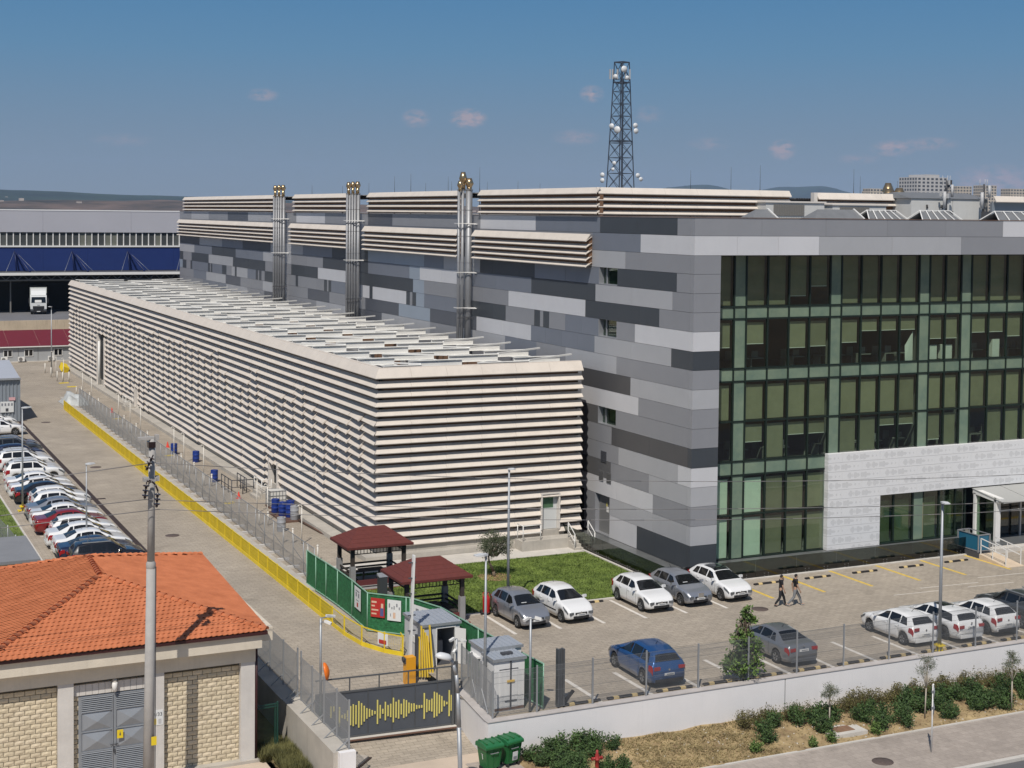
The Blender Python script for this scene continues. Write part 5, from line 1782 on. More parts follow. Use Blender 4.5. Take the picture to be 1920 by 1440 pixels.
cpts = [(-23.80, -22, -1.5), (-23.92, -22, 1.6), (-23.98, -22, 2.9), (-24.05, -22, 3.6), (-24.18, -22.02, 4.0), (-24.33, -22.05, 4.22), (-24.5, -22.1, 4.32)]
for i, (a, b) in enumerate(zip(cpts[:-1], cpts[1:])):
    mb.tube(a, b, .085 if i < 2 else .07, .085 if i < 1 else .07, n=12)
mb.build('pole', M_GALV, sl)
MB().lathe([(0, .14), (.14, .13), (.22, .06), (.24, -.02), (.20, -.06), (0, -.06)], 16, (0, 0, 0)).build('lamp_head', M_LED, sl, world=False).matrix_local = Matrix.Translation((-.62, -.12, 5.86)) @ Matrix.Rotation(.28, 4, 'Y') @ Matrix.Diagonal((1.45, .95, 1.1, 1))

def cctv(lab, x, y, z0, z1, heads, green=False):
    t = thing('camera_pole', lab, 'camera pole', (x, y, z0))
    if green:
        MB().tube((x, y, z0), (x, y, z0 + 2.0), .065, n=8).build('lower_pole', mat('dark_green_paint', (.01, .035, .025), .5), t)
        MB().tube((x, y, z0 + 2.0), (x, y, z1), .05, n=8).build('upper_pole', M_GALV, t)
    else:
        MB().tube((x, y, z0), (x, y, z1), .06, .05, n=8).build('pole', M_GALV, t)
    for dx, dy, dz in heads:
        MB().bar((x, y, z1 + dz), (x + dx * .6, y + dy * .6, z1 + dz), .04).build('bracket', M_GALV, t)
        MB().bar((x + dx * .5, y + dy * .5, z1 + dz + .06), (x + dx * 1.3, y + dy * 1.3, z1 + dz - .02), .11, .10).build('security_camera', M_WMETAL, t)
    return t
cctv('camera pole with a dark green foot at the left end of the sliding gate', -26.75, -14.05, -1.5, 4.0, [(.5, .1, 0), (.25, -.3, -.15)], True)
cctv('short camera pole with several white cameras beside the small kiosk', -18.7, -17.35, .08, 3.95, [(-.3, -.1, 0), (.3, -.15, .0), (.1, .3, -.1)])
cctv('low camera post behind the gate end with white housings', -20.3, -13.3, 0, 2.2, [(-.3, -.1, 0), (.3, -.1, -.1), (-.2, -.2, -.5)])
om = thing('traffic_mirror', 'orange backed convex traffic mirror on the gate pole', 'mirror', (-26.55, -14.2, 1.6))
MB().lathe([(0, .10), (.18, .08), (.34, .03), (.40, -.03), (.36, -.05), (0, -.02)], 18).build('mirror_shell', mat('mirror_orange', (.75, .17, .015), .4), om, world=False).matrix_local = Matrix.Translation((0, 0, .2)) @ Matrix.Rotation(radians(-20), 4, 'Z') @ Matrix.Rotation(radians(80), 4, 'Y') @ Matrix.Diagonal((.95, .8, 1.4, 1))
MB().bar((-26.72, -14.06, 1.8), (-26.5, -14.2, 1.8), .04).build('bracket', M_GALV, om)
sp_ = thing('steel_post', 'short dark steel channel post by the white wall', 'post', (-17.3, -17.3, .07))
MB().box(-17.42, -17.42, .07, -17.34, -17.18, 2.5).box(-17.18, -17.42, .07, -17.10, -17.18, 2.5).box(-17.34, -17.34, .07, -17.18, -17.27, 2.5).build('channel', mat('weathered_steel', (.11, .115, .12), .5, metal=.4), sp_)
MB().bar((-17.15, -17.3, .1), (-16.6, -17.25, .62), .16, .08).build('foot_stay', M_RUB, sp_)
sg = thing('road_sign', 'two round grey-backed traffic signs on a white post on the sidewalk', 'road sign', (-2.6, -23.5, -2))
MB().tube((-2.6, -23.5, -2.0), (-2.57, -23.5, .95), .035, n=8).build('post', M_WMETAL, sg)
for z in (.62, -.08):
    MB().lathe([(0, .012), (.30, .012), (.31, .0), (.30, -.012), (0, -.012)], 24).build('sign_disc', mat('sign_back_grey', (.30, .31, .33), .45, metal=.4), sg, world=False).matrix_local = Matrix.Translation((.06, .03, z + 2.0)) @ Matrix.Rotation(radians(58), 4, 'Z') @ Matrix.Rotation(radians(90), 4, 'X')
    MB().box(-2.62, -23.54, z - .05, -2.5, -23.46, z + .05).build('clamp', M_GALV, sg)

# wheeled rubbish bins
M_BIN = mat('bin_green', (.018, .12, .035), .42, var=.12, vscale=5)
M_BIND = mat('bin_green_lid', (.02, .135, .05), .4, var=.1, vscale=5)
def wheelie(lab, x, y, rz, logo):
    t = thing('wheeled_bin', lab, 'bin', (x, y, -1.5), rz, 'green wheeled bins by the wall corner')
    h = 1.02
    w0, d0, w1, d1 = .30, .27, .39, .36
    vs = [(-w0, -d0, .16), (w0, -d0, .16), (w0, d0, .16), (-w0, d0, .16), (-w1, -d1, h), (w1, -d1, h), (w1, d1, h), (-w1, d1, h)]
    MB().add(vs, [(0, 3, 2, 1), (0, 1, 5, 4), (1, 2, 6, 5), (2, 3, 7, 6), (3, 0, 4, 7), (4, 5, 6, 7)]).build('bin_body', M_BIN, t, world=False)
    rb = MB()
    for k in (-.28, 0, .28):
        rb.bar((k * .8, -d0 - .012, .2), (k * 1.1, -d1 - .004, h - .12), .03, .02)
    rb.build('body_rib', M_BIN, t, world=False)
    rim = MB()
    rim.box(-.43, -.42, h - .05, .43, .42, h + .02)
    rim.build('rim', M_BIND, t, world=False)
    lid = MB()
    prof = [(-.44, h + .02), (-.42, h + .08), (-.2, h + .15), (.1, h + .17), (.38, h + .13), (.44, h + .06), (.44, h + .02)]
    lid.extrude_x(prof, -.42, .42)
    lid.build('lid', M_BIND, t, world=False)
    lr = MB()
    for k in (-.3, 0, .3):
        lr.box(k - .03, -.30, h + .12, k + .03, .36, h + .18)
    lr.box(-.40, -.46, h - .02, .40, -.42, h + .05)
    lr.build('lid_rib', M_BIN, t, world=False)
    hb = MB()
    hb.bar((-.17, -.40, .80), (.17, -.40, .80), .025).bar((-.17, -.40, .80), (-.17, -.34, .80), .025).bar((.17, -.40, .80), (.17, -.34, .80), .025)
    hb.build('handle', M_GALV, t, world=False)
    for sx in (-.27, .27):
        for sy in (-.24, .24):
            w = MB().tube((sx - .03, sy, .09), (sx + .03, sy, .09), .09, n=12).bar((sx, sy, .1), (sx, sy, .2), .05)
            w.build('wheel', M_RUB, t, world=False)
    if logo:
        MB().add([(-.12, -d1 + .015, .30), (.14, -d1 + .015, .30), (.145, -d1 - .045 + .02, .66), (-.125, -d1 - .045 + .02, .66)], [(0, 1, 2, 3)]).build('label', M_PW, t, world=False).location = (0, -.012, 0)
        MB().add([(-.08, -d1 + .012, .34), (.10, -d1 + .012, .34), (.10, -d1 + .0, .46), (-.08, -d1 + .0, .46)], [(0, 1, 2, 3)]).build('print_mark', M_PG, t, world=False).location = (0, -.022, 0)
        MB().lathe([(.035, -.001), (.075, -.001), (.075, .001), (.035, .001)], 3).build('print_mark', M_PG, t, world=False).matrix_local = Matrix.Translation((.01, -d1 - .02, .57)) @ Matrix.Rotation(radians(90), 4, 'X')
    else:
        MB().add([(-.36, -.1, .70), (-.36, .05, .70), (-.375, .05, .74), (-.375, -.1, .74)], [(0, 3, 2, 1)]).build('print_mark', M_PW, t, world=False).location = (-.006, 0, 0)
        MB().add([(-.335, -.05, .5), (-.335, 0, .5), (-.36, 0, .70), (-.36, -.05, .70)], [(0, 3, 2, 1)]).build('print_mark', M_PW, t, world=False).location = (-.006, 0, 0)
wheelie('green wheeled bin standing left with a plain front', -21.25, -18.95, .12, False)
wheelie('green wheeled bin standing right with a white recycling label', -20.3, -18.75, .25, True)
struct('bin_pad', MB().box(-21.9, -19.6, -1.6, -19.9, -18.02, -1.475), M_WALK)
hy = thing('fire_hydrant', 'red pillar fire hydrant among the dark green shrubs', 'hydrant', (-17.2, -20.5, -1.75))
M_HYD = mat('hydrant_red', (.30, .03, .025), .5, var=.1, vscale=6)
MB().lathe([(.15, 0), (.15, .05), (.085, .07), (.08, .55), (.11, .57), (.11, .63), (.08, .65), (.09, .78), (.05, .86), (.05, .98), (.0, .99)], 14, (-17.2, -20.5, -1.75)).build('barrel', M_HYD, hy)
for s in (-1, 1):
    MB().tube((-17.2, -20.5, -1.1), (-17.2 + s * .2, -20.5, -1.1), .06, n=10).tube((-17.2 + s * .18, -20.5, -1.1), (-17.2 + s * .24, -20.5, -1.1), .075, n=8).build('outlet', M_HYD, hy)

# concrete pole with insulators and the overhead wires
M_PCONC = mat('pole_concrete', (.36, .345, .325), .85, var=.10, vscale=2, bump=.1, streak=.2)
M_INS = mat('insulator_brown', (.022, .012, .012), .25, spec=.6)
PX_, PY_ = -34.3, -17.0
up = thing('utility_pole', 'tall round concrete power pole with dark insulators before the orange roofed building', 'utility pole', (PX_ - .1, PY_, -1.5))
MB().tube((PX_ - .12, PY_, -1.5), (PX_ - .02, PY_, 7.6), .215, .165, n=20).build('lower_shaft', M_PCONC, up)
MB().tube((PX_ - .02, PY_, 7.6), (PX_ + .02, PY_, 12.3), .140, .115, n=20).build('upper_shaft', M_PCONC, up)
MB().lathe([(.166, 7.45), (.178, 7.48), (.178, 7.64), (.14, 7.72)], 20, (PX_ - .02, PY_, 0)).build('collar', M_PCONC, up)
MB().box(PX_ - .5, PY_ - .10, 12.28, PX_ + .10, PY_ + .10, 12.38).box(PX_ + .12, PY_ - .08, 12.24, PX_ + .27, PY_ + .08, 12.44).build('top_arm', M_PCONC, up)
MB().box(PX_ - .14, PY_ - .16, 11.98, PX_ + .12, PY_ + .16, 12.2).build('transformer_clamp', M_INS, up)
MB().box(PX_ - .30, PY_ - .14, 10.72, PX_ + .16, PY_ + .14, 10.86).box(PX_ + .14, PY_ - .1, 10.72, PX_ + .28, PY_ + .1, 10.9).build('middle_arm', M_PCONC, up)
def insul(x, z, tilt):
    mb = MB()
    top = Vector((x, PY_ - .32, z))
    d = Vector((tilt, 0, -1)).normalized()
    mb.tube(top, top + d * .62, .025, n=6)
    for k in (.12, .30, .48):
        c = top + d * k
        mb.tube(c, c + d * .04, .125, .10, n=14)
        mb.tube(c + d * .04, c + d * .12, .05, n=8)
    mb.build('insulator', M_INS, up)
    return top + d * .66
i1 = insul(PX_ + .0, 11.75, -.45)
i2 = insul(PX_ - .24, 10.75, -.12)
i3 = insul(PX_ + .17, 10.40, -.08)
MB().path([(PX_ - .24, PY_ - .32, 10.78), (PX_ - .1, PY_ - .34, 10.80), (PX_ + .07, PY_ - .34, 10.64), (PX_ + .17, PY_ - .33, 10.4)], .035).build('jumper', M_INS, up)
MB().add([(-.12, -.222, 2.42), (.08, -.222, 2.42), (.08, -.222, 2.75), (-.12, -.222, 2.75)], [(0, 1, 2, 3)]).build('warning_plate', mat('warning_yellow', (.70, .52, .02), .5), up, world=False).location = (.17, -.0, -.1)
MB().bar((PX_ + .12, PY_ - .05, -1.5), (PX_ + .16, PY_ - .03, 7.5), .03).build('earth_strap', M_CORE, up)
M_CABLE = mat('cable_grey', (.20, .19, .185), .6)
def quadfit(p):
    (x0, z0), (x1, z1), (x2, z2) = p
    def f(x):
        return z0 * (x - x1) * (x - x2) / ((x0 - x1) * (x0 - x2)) + z1 * (x - x0) * (x - x2) / ((x1 - x0) * (x1 - x2)) + z2 * (x - x0) * (x - x1) / ((x2 - x0) * (x2 - x1))
    return f
for k, (pp_, lft, lab) in enumerate((
        (((-34.3, 11.45), (-9.5, 9.06), (8.65, 8.19)), 11.02, 'uppermost grey overhead wire crossing the whole picture'),
        (((-34.6, 10.1), (-9.5, 7.84), (8.7, 6.83)), 9.9, 'middle grey overhead wire crossing the whole picture'),
        (((-34.1, 9.7), (-9.5, 7.36), (8.7, 6.4)), 9.45, 'lowest grey overhead wire crossing the whole picture'))):
    f = quadfit(pp_)
    xs_ = [pp_[0][0] + (70 - pp_[0][0]) * i / 40 for i in range(41)]
    mb = MB().path([(x, PY_ - .3, f(x)) for x in xs_], .014, n=5)
    mb.path([(pp_[0][0], PY_ - .3, pp_[0][1]), (-39.65, PY_ - .3, lft), (-50, PY_ - .3, lft - 1.0), (-80, PY_ - .3, lft - 1.5)], .016, n=5)
    tag(mb.build('overhead_wire', M_CABLE), lab, 'wire', 'overhead wires')
# ================================================================== transformer building with the orange tiled roof
ob = thing('transformer_building', 'block-walled transformer building with a hipped orange tile roof', 'building', (-34.6, -14, -1.5))
M_BLOCK = [mat('split_block_a', (.56, .48, .34), .9, var=.08, vscale=7, bump=.2, bscale=18, objvar=.05), mat('split_block_b', (.60, .515, .375), .9, var=.08, vscale=7, bump=.2, bscale=18, objvar=.05), mat('split_block_c', (.53, .45, .32), .9, var=.08, vscale=7, bump=.2, bscale=18, objvar=.05)]
M_MORT = mat('mortar', (.17, .145, .105), .95)
M_OCON = mat('pale_render', (.60, .54, .44), .85, var=.08, vscale=1.4, bump=.08, streak=.14)
M_PILL = mat('pillar_render', (.55, .525, .49), .85, var=.08, vscale=1.5, bump=.08, streak=.10)
M_TILE = mat('roof_tile_orange', (.46, .140, .055), .8, var=.12, vscale=1.3, color2=(.50, .165, .07))
M_GUT = mat('gutter_dark_red', (.045, .012, .012), .45)
M_DOOR = mat('door_blue_grey', (.27, .29, .315), .45, metal=.25, var=.06, vscale=2)
ZB, WY = -1.5, -14.2
core = MB()
core.box(-46, -13.98, ZB, -29.75, -1.4, 3.7)
core.build('mortar_backing', M_MORT, ob)
# pillars, beam, eaves box
for x0, x1 in ((-37.29, -36.71), (-33.80, -33.25), (-30.18, -29.6), (-41.4, -40.8)):
    MB().box(x0, -14.32, ZB, x1, -13.9, 2.62).build('pillar', M_PILL, ob)
MB().box(-46, -14.34, 2.62, -29.58, -13.9, 3.30).build('beam', M_OCON, ob)
MB().box(-29.75, -13.9, ZB, -29.6, -1.4, 3.6).build('side_wall', M_OCON, ob)
e_ = MB()
e_.box(-46, -14.80, 3.28, -29.44, -13.9, 3.84).box(-29.60, -13.899, 3.28, -28.75, -1.0, 3.84)
e_.build('eaves_box', M_OCON, ob)
MB().box(-46, -14.95, 3.845, -29.25, -14.78, 3.97).build('gutter', M_GUT, ob)
MB().tube((-29.52, -14.25, ZB), (-29.52, -14.25, 3.3), .05, n=8).build('downpipe', M_GUT, ob)
MB().box(-46, -14.45, ZB, -29.4, -13.9, ZB + .12).build('base_course', M_CONC, ob)
# blocks
def block_mesh(w, h, seed):
    r = random.Random(seed)
    mb = MB()
    nx, nz = 4, 2
    vs = []
    for i in range(nx + 1):
        for j in range(nz + 1):
            edge = i in (0, nx) or j in (0, nz)
            vs.append((w * (i / nx - .5), (-.022 if edge else -.040) + r.uniform(-.007, .006), h * (j / nz - .5)))
    k = len(vs)
    vs += [(-w / 2, .08, -h / 2), (w / 2, .08, -h / 2), (w / 2, .08, h / 2), (-w / 2, .08, h / 2)]
    fs = [(i * (nz + 1) + j, (i + 1) * (nz + 1) + j, (i + 1) * (nz + 1) + j + 1, i * (nz + 1) + j + 1) for i in range(nx) for j in range(nz)]
    fs += [(0, k, k + 1, nx * (nz + 1), (2) * (nz + 1)), (nz, (2) * (nz + 1) + nz, nx * (nz + 1) + nz, k + 2, k + 3), (0, 1, 2, k + 3, k), (nx * (nz + 1) + 2, nx * (nz + 1) + 1, nx * (nz + 1), k + 1, k + 2)]
    return mb.add(vs, fs)
BH, BWID = .187, .392
BM = {}
def block(x0, x1, zc):
    w = round(x1 - x0 - .022, 2)
    key = (w, RND.randrange(4))
    if key not in BM:
        BM[key] = block_mesh(w, BH - .020, len(BM)).mesh('split_block', M_BLOCK[key[1] % 3])
    o = link('brick', BM[key], ob)
    o.location = ((x0 + x1) / 2, -14.05 + RND.uniform(-.006, .006), zc)
def bay(x0, x1, z1):
    r = 0
    z = z1 - BH / 2
    while z > ZB + .1:
        x = x0 - (BWID / 2 if r % 2 else 0)
        while x < x1 - .02:
            a, b = max(x, x0), min(x + BWID, x1)
            if b - a > .05:
                block(a, b, z)
            x += BWID
        z -= BH
        r += 1
bay(-33.25, -30.18, 2.46)
bay(-39.65, -37.29, 2.46)
bay(-36.71, -36.49, 2.02)
for x0, x1 in ((-36.71, -33.80),):
    n = 12
    for i in range(n):
        a, b = lerp(x0, x1, i / n), lerp(x0, x1, (i + 1) / n)
        MB().box(a + .006, -14.14, 2.04, b - .006, -13.98, 2.46).build('lintel_stone', M_PILL, ob)
# double louvred door
door = MB().box(-36.5, -14.10, ZB, -33.82, -14.06, 2.0).build('door', M_DOOR, ob)
for a, b in ((-36.42, -35.20), (-35.10, -33.92)):
    MB().box(a + .03, -14.112, 1.36, b - .03, -14.101, 1.94).box(a + .03, -14.112, -1.4, b - .03, -14.101, -.22).build('louvre_gap_shade', M_CORE, door)['kind'] = 'stuff'  # dark sheets added so the gaps between the slats read as shaded
    lou = MB()
    z = 1.36
    while z < 1.93:
        lou.extrude_x([(-14.115, z + .04), (-14.165, z), (-14.17, z + .012), (-14.115, z + .052)], a + .03, b - .03)
        z += .075
    z = -1.4
    while z < -.24:
        lou.extrude_x([(-14.115, z + .04), (-14.165, z), (-14.17, z + .012), (-14.115, z + .052)], a + .03, b - .03)
        z += .075
    lou.build('louvre', M_DOOR, door)['kind'] = 'stuff'
    for z0, z1 in ((.61, 1.33), (-.18, .57)):
        cx_, cz_ = (a + b) / 2, (z0 + z1) / 2
        MB().add([(a + .03, -14.107, z0), (b - .03, -14.107, z0), (b - .03, -14.107, z1), (a + .03, -14.107, z1), (cx_, -14.23, cz_)],
                 [(0, 1, 4), (1, 2, 4), (2, 3, 4), (3, 0, 4)]).build('pyramid_panel', M_DOOR, door)
    fm = MB().box(a, -14.15, ZB, a + .03, -14.1, 1.97).box(b - .03, -14.15, ZB, b, -14.1, 1.97).box(a + .03, -14.15, 1.94, b - .03, -14.1, 1.97).box(a + .03, -14.15, 1.33, b - .03, -14.108, 1.36).box(a + .03, -14.15, .57, b - .03, -14.108, .61).box(a + .03, -14.15, -.22, b - .03, -14.108, -.18)
    fm.build('leaf_frame', M_DOOR, door)
MB().box(-35.17, -14.20, -.35, -35.12, -14.12, -.2).tube((-35.3, -14.18, -.02), (-35.0, -14.18, -.02), .02, n=6).build('door_latch', M_CORE, door)
M_WARN = MATS['warning_yellow']
wp = MB().box(-35.06, -14.262, .22, -34.83, -14.25, .55).build('warning_plate', M_WARN, door)
MB().add([(-34.98, -14.265, .33), (-34.91, -14.265, .33), (-34.945, -14.265, .5)], [(0, 1, 2)]).build('print_mark', M_CORE, wp)
al = MB().lathe([(.0, -.22), (.06, -.20), (.11, 0), (.11, .18), (0, .22)], 14, (-35.15, -14.26, 2.28)).build('wall_lamp', M_WMETAL, ob)
MB().lathe([(.10, .18), (.09, .28), (.05, .32), (0, .32)], 14, (-35.15, -14.26, 2.28)).build('lamp_cap', M_CONC, al)
# number plate on the pillar, partly hidden by the pole
npx = MB().box(-33.72, -14.335, .55, -33.30, -14.322, 1.15).build('number_plate', M_PW, ob)
def text_mesh(txt, size, m, parent, M, name='lettering'):
    cu = bpy.data.curves.new(name, 'FONT')
    cu.body = txt
    cu.size = size
    cu.align_x = 'CENTER'
    cu.align_y = 'CENTER'
    cu.extrude = .002
    tmp = bpy.data.objects.new('tmp_text', cu)
    COL.objects.link(tmp)
    dg = bpy.context.evaluated_depsgraph_get()
    me = bpy.data.meshes.new_from_object(tmp.evaluated_get(dg))
    bpy.data.objects.remove(tmp, do_unlink=True)
    me.materials.clear()
    me.materials.append(m)
    o = link(name, me, parent)
    o.matrix_local = M
    return o
text_mesh('4/33', .20, M_CORE, npx, Matrix.Translation((-33.50, -14.34, .98)) @ Matrix.Rotation(radians(90), 4, 'X'))
MB().box(-33.68, -14.338, .58, -33.56, -14.3355, .82).build('print_mark', M_WARN, npx)
MB().box(-33.48, -14.338, .60, -33.36, -14.3355, .80).build('print_mark', mat('print_light_grey', (.45, .45, .45), .7), npx)

# ---- roof: interlocking tiles laid on four slopes
FR, FL, BR, BL = Vector((-29.28, -14.85, 4.0)), Vector((-40.1, -14.95, 4.0)), Vector((-28.62, -.9, 4.0)), Vector((-40.4, -1.0, 4.0))
AP, AB = Vector((-34.72, -8.5, 5.28)), Vector((-34.6, -4.8, 5.28))
TW, TL = .215, .335
def tile_mesh():
    n = 5
    xs = [(-.5 + i / (n - 1)) * (TW + .012) for i in range(n)]
    zs = [.004, .0, .010, .030, .022]
    vs, fs = [], []
    for (y, dz) in ((-.005, .022), (TL + .02, .0)):
        for x, z in zip(xs, zs):
            vs.append((x, y, z + dz))
    for x, z in zip(xs, zs):
        vs.append((x, -.005, z + .03 - .028))
    for i in range(n - 1):
        fs.append((i, i + 1, n + i + 1, n + i))
        fs.append((2 * n + i, 2 * n + i + 1, i + 1, i))
    return vs, fs
tv, tf = tile_mesh()
TILE_ME = MB().add(tv, tf).mesh('roof_tile', M_TILE)
roof_base = MB().add([FR, FL, BL, BR, AP, AB], [(0, 4, 1), (0, 3, 5, 4), (1, 4, 5, 2), (3, 2, 5)])
roof = roof_base.build('roof', M_GUT, ob)
tile_parts = 0
rest_t = MB()
def inside(poly, u, v):
    c = False
    j = len(poly) - 1
    for i in range(len(poly)):
        (x1, y1), (x2, y2) = poly[i], poly[j]
        if (y1 > v) != (y2 > v) and u < (x2 - x1) * (v - y1) / (y2 - y1) + x1:
            c = not c
        j = i
    return c
def lay(a, b, others, as_parts):
    """a->b is the eave from left to right as seen from outside"""
    global tile_parts
    U = (b - a).normalized()
    c0 = others[0] - a
    Nn = U.cross(c0).normalized()
    V = Nn.cross(U).normalized()
    poly = [(0, -.06), ((b - a).length, -.06)] + [((o - a).dot(U), (o - a).dot(V)) for o in others]
    vmax = max(p[1] for p in poly)
    r = 0
    v = -.09
    while v < vmax:
        u = TW / 2 + (TW / 2 if r % 2 else 0) - TW
        while u < (b - a).length + TW:
            if inside(poly, u, max(v, -.05) + .02) or inside(poly, u, v + TL * .6):
                p = a + U * u + V * v + Nn * (.018 + RND.uniform(-.004, .006))
                R_ = Matrix((U, V, Nn)).transposed()
                R_ = R_ @ Matrix.Rotation(RND.uniform(-.012, .012), 3, 'Z')
                if as_parts and tile_parts < 297:
                    o = link('roof_tile', TILE_ME, roof)
                    o.matrix_basis = Matrix.Translation(p) @ R_.to_4x4()
                    tile_parts += 1
                else:
                    rest_t.add([p + R_ @ Vector(q) for q in tv], tf)
            u += TW
        v += TL
        r += 1
lay(FL, FR, [AP], True)
lay(FR, BR, [AB, AP], False)
lay(BL, FL, [AP, AB], False)
lay(BR, BL, [AB], False)
rest_t.build('roof_tiles', M_TILE, roof)['kind'] = 'stuff'
def caps(a, b, start=0.0):
    d = b - a
    n = int(d.length / .36)
    D = d.normalized()
    S = D.cross(Vector((0, 0, 1))).normalized()
    W = S.cross(D)
    for i in range(n):
        p0, p1 = a + D * (i * .36 - .02), a + D * ((i + 1) * .36 + .03)
        vs = []
        for p, rr, lift in ((p0, .145, .035), (p1, .12, .005)):
            for k in range(7):
                t = pi * k / 6
                vs.append(p + S * (cos(t) * rr) + W * (sin(t) * rr * .85 + lift))
        fs = [(k, k + 1, k + 8, k + 7) for k in range(6)] + [(0, 1, 2, 3, 4, 5, 6)]
        MB().add(vs, fs, 0, True).build('ridge_tile', M_TILE, roof)
caps(FR, AP)
caps(FL, AP)
caps(AP, AB)
caps(BR, AB)
caps(BL, AB)

# green mesh gate between the building and the wall
gg2 = thing('mesh_gate', 'dark green mesh gate beside the orange roofed building', 'gate', (-28.9, -13.6, -1.5))
M_DGRN = mat('dark_green_frame', (.012, .05, .035), .5)
f2 = MB()
for z in (-1.42, .42, .52):
    f2.bar((-29.5, -13.7, z), (-28.45, -13.6, z), .05)
f2.bar((-28.45, -13.6, -1.5), (-28.45, -13.6, .6), .07).bar((-28.55, -13.6, -1.45), (-28.55, -13.6, .45), .05).bar((-29.45, -13.7, -1.45), (-29.45, -13.7, .5), .05)
f2.build('gate_frame', M_DGRN, gg2)
wires(MB(), (-29.45, -13.7), (-28.5, -13.6), -1.4, .42, .05, .005, [-1.0, -.5, 0]).build('mesh_panel', M_DGRN, gg2)['kind'] = 'stuff'
st2 = MB().box(-29.6, -14.0, -1.5, -28.5, -12.6, -1.40)
tag(st2.build('door_slab', M_CONC_L), 'small concrete slab at the foot of the green mesh gate', 'slab')

# flat-roofed hut, its fence, and the corrugated shed
hu = thing('flat_roofed_hut', 'small hut with a flat grey roof behind the orange roofed building', 'hut', (-40, 9, 0))
MB().box(-46, 7.8, 0, -35.3, 13.2, 2.38).build('wall', M_OCON, hu)
MB().box(-46.3, 7.5, 2.4, -35.0, 13.6, 2.55).build('flat_roof', mat('flat_roof_grey', (.20, .205, .215), .85, var=.08, vscale=.9), hu)
hf = thing('mesh_fence', 'low grey mesh fence on the grass beside the flat roofed hut', 'fence', (-36, 22, 0))
hp = [(-34.9, 15.2), (-35.0, 18), (-35.1, 21), (-35.3, 24), (-35.5, 27), (-36.0, 30)]
for x, y in hp:
    MB().tube((x, y, 0), (x, y, 1.7), .035, n=6).build('fence_post', M_POST, hf)
for a, b in zip(hp[:-1], hp[1:]):
    wires(MB(), a, b, .1, 1.6, .06, .006, [.4, .8, 1.2, 1.55]).build('mesh_panel', M_WIRE, hf)['kind'] = 'stuff'
sd = thing('corrugated_shed', 'grey corrugated metal shed with a pale roof at the left edge', 'shed', (-33, 85, 0))
M_CORR = mat('corrugated_grey', (.27, .30, .33), .5, metal=.3, var=.05, vscale=1)
wv = MB()
prof = []
x = -45.0
while x < -27.65:
    prof += [(x, 78.7), (x + .16, 78.7), (x + .21, 78.62), (x + .29, 78.62)]
    x += .34
vs = [(a, b, 0) for a, b in prof] + [(a, b, 4.15) for a, b in prof]
n = len(prof)
wv.add(vs, [(i, i + 1, i + 1 + n, i + n) for i in range(n - 1)])
wv.build('front_sheet', M_CORR, sd)
MB().box(-45, 78.75, 0, -27.6, 96, 4.1).build('shed_wall', M_CORR, sd)
rs = MB().add([(-45.2, 78.4, 4.25), (-27.4, 78.4, 4.25), (-27.4, 87.5, 5.2), (-45.2, 87.5, 5.2), (-27.4, 96.5, 4.25), (-45.2, 96.5, 4.25)], [(0, 1, 2, 3), (3, 2, 4, 5)])
rs.build('roof_sheet', mat('shed_roof', (.44, .46, .50), .5, metal=.2, var=.05, vscale=.5), sd)
MB().box(-45.2, 78.36, 4.12, -27.36, 78.5, 4.3).box(-27.5, 78.5, 4.05, -27.36, 96.5, 4.2).build('roof_trim', M_GALV, sd)
for (x0, x1, z0, z1, m, lab) in ((-29.25, -28.0, .95, 2.0, M_PW, 'board'), (-28.45, -27.85, 2.1, 2.4, mat('pink_notice', (.6, .35, .36), .6), 'notice')):
    s_ = MB().box(x0, 78.55, z0, x1, 78.60, z1).build('notice_board', m, sd)
    if lab == 'board':
        for i in range(4):
            MB().box(x0 + .1 + i * .3, 78.53, 1.6, x0 + .25 + i * .3, 78.548, 1.85).build('print_mark', M_PG, s_)
        MB().box(-28.75, 78.53, 1.05, -28.5, 78.548, 1.35).build('print_mark', M_CORE, s_)
# ================================================================== cars
def paint(name, c, metal=0.0, rough=.35):
    return mat(name, c, rough, metal=metal, coat=1.0, spec=.5)
P_WHITE = paint('paint_white', (.70, .70, .69))
P_SILVER = paint('paint_silver', (.30, .315, .345), .55, .32)
P_GREY = paint('paint_steel_grey', (.20, .21, .225), .5, .32)
P_BLUE = paint('paint_blue', (.015, .075, .22), .35, .3)
P_NAVY = paint('paint_navy', (.012, .020, .055), .3, .3)
P_BLACK = paint('paint_black', (.010, .010, .012), .1, .25)
P_RED = paint('paint_red', (.22, .012, .015), .2, .3)
P_DGREY = paint('paint_dark_grey', (.055, .06, .065), .4, .3)
M_CGL = mat('car_glass', (.010, .011, .012), .06, spec=.6)
M_TYRE = mat('tyre', (.018, .018, .018), .85)
M_RIM = mat('rim_alloy', (.32, .33, .34), .35, metal=.7)
M_RIMD = mat('rim_dark', (.06, .06, .065), .4, metal=.5)
M_PLASD = mat('black_trim', (.018, .018, .02), .55)
M_HLAMP = mat('headlamp', (.10, .11, .12), .1, spec=.8)
M_TLAMP = mat('tail_lamp', (.28, .012, .014), .2, spec=.6)
M_PLATE = mat('number_plate', (.62, .62, .60), .5)
M_CHROME = mat('chrome', (.55, .56, .58), .15, metal=.95)
M_SEAM = mat('panel_gap', (.02, .02, .02), .8)

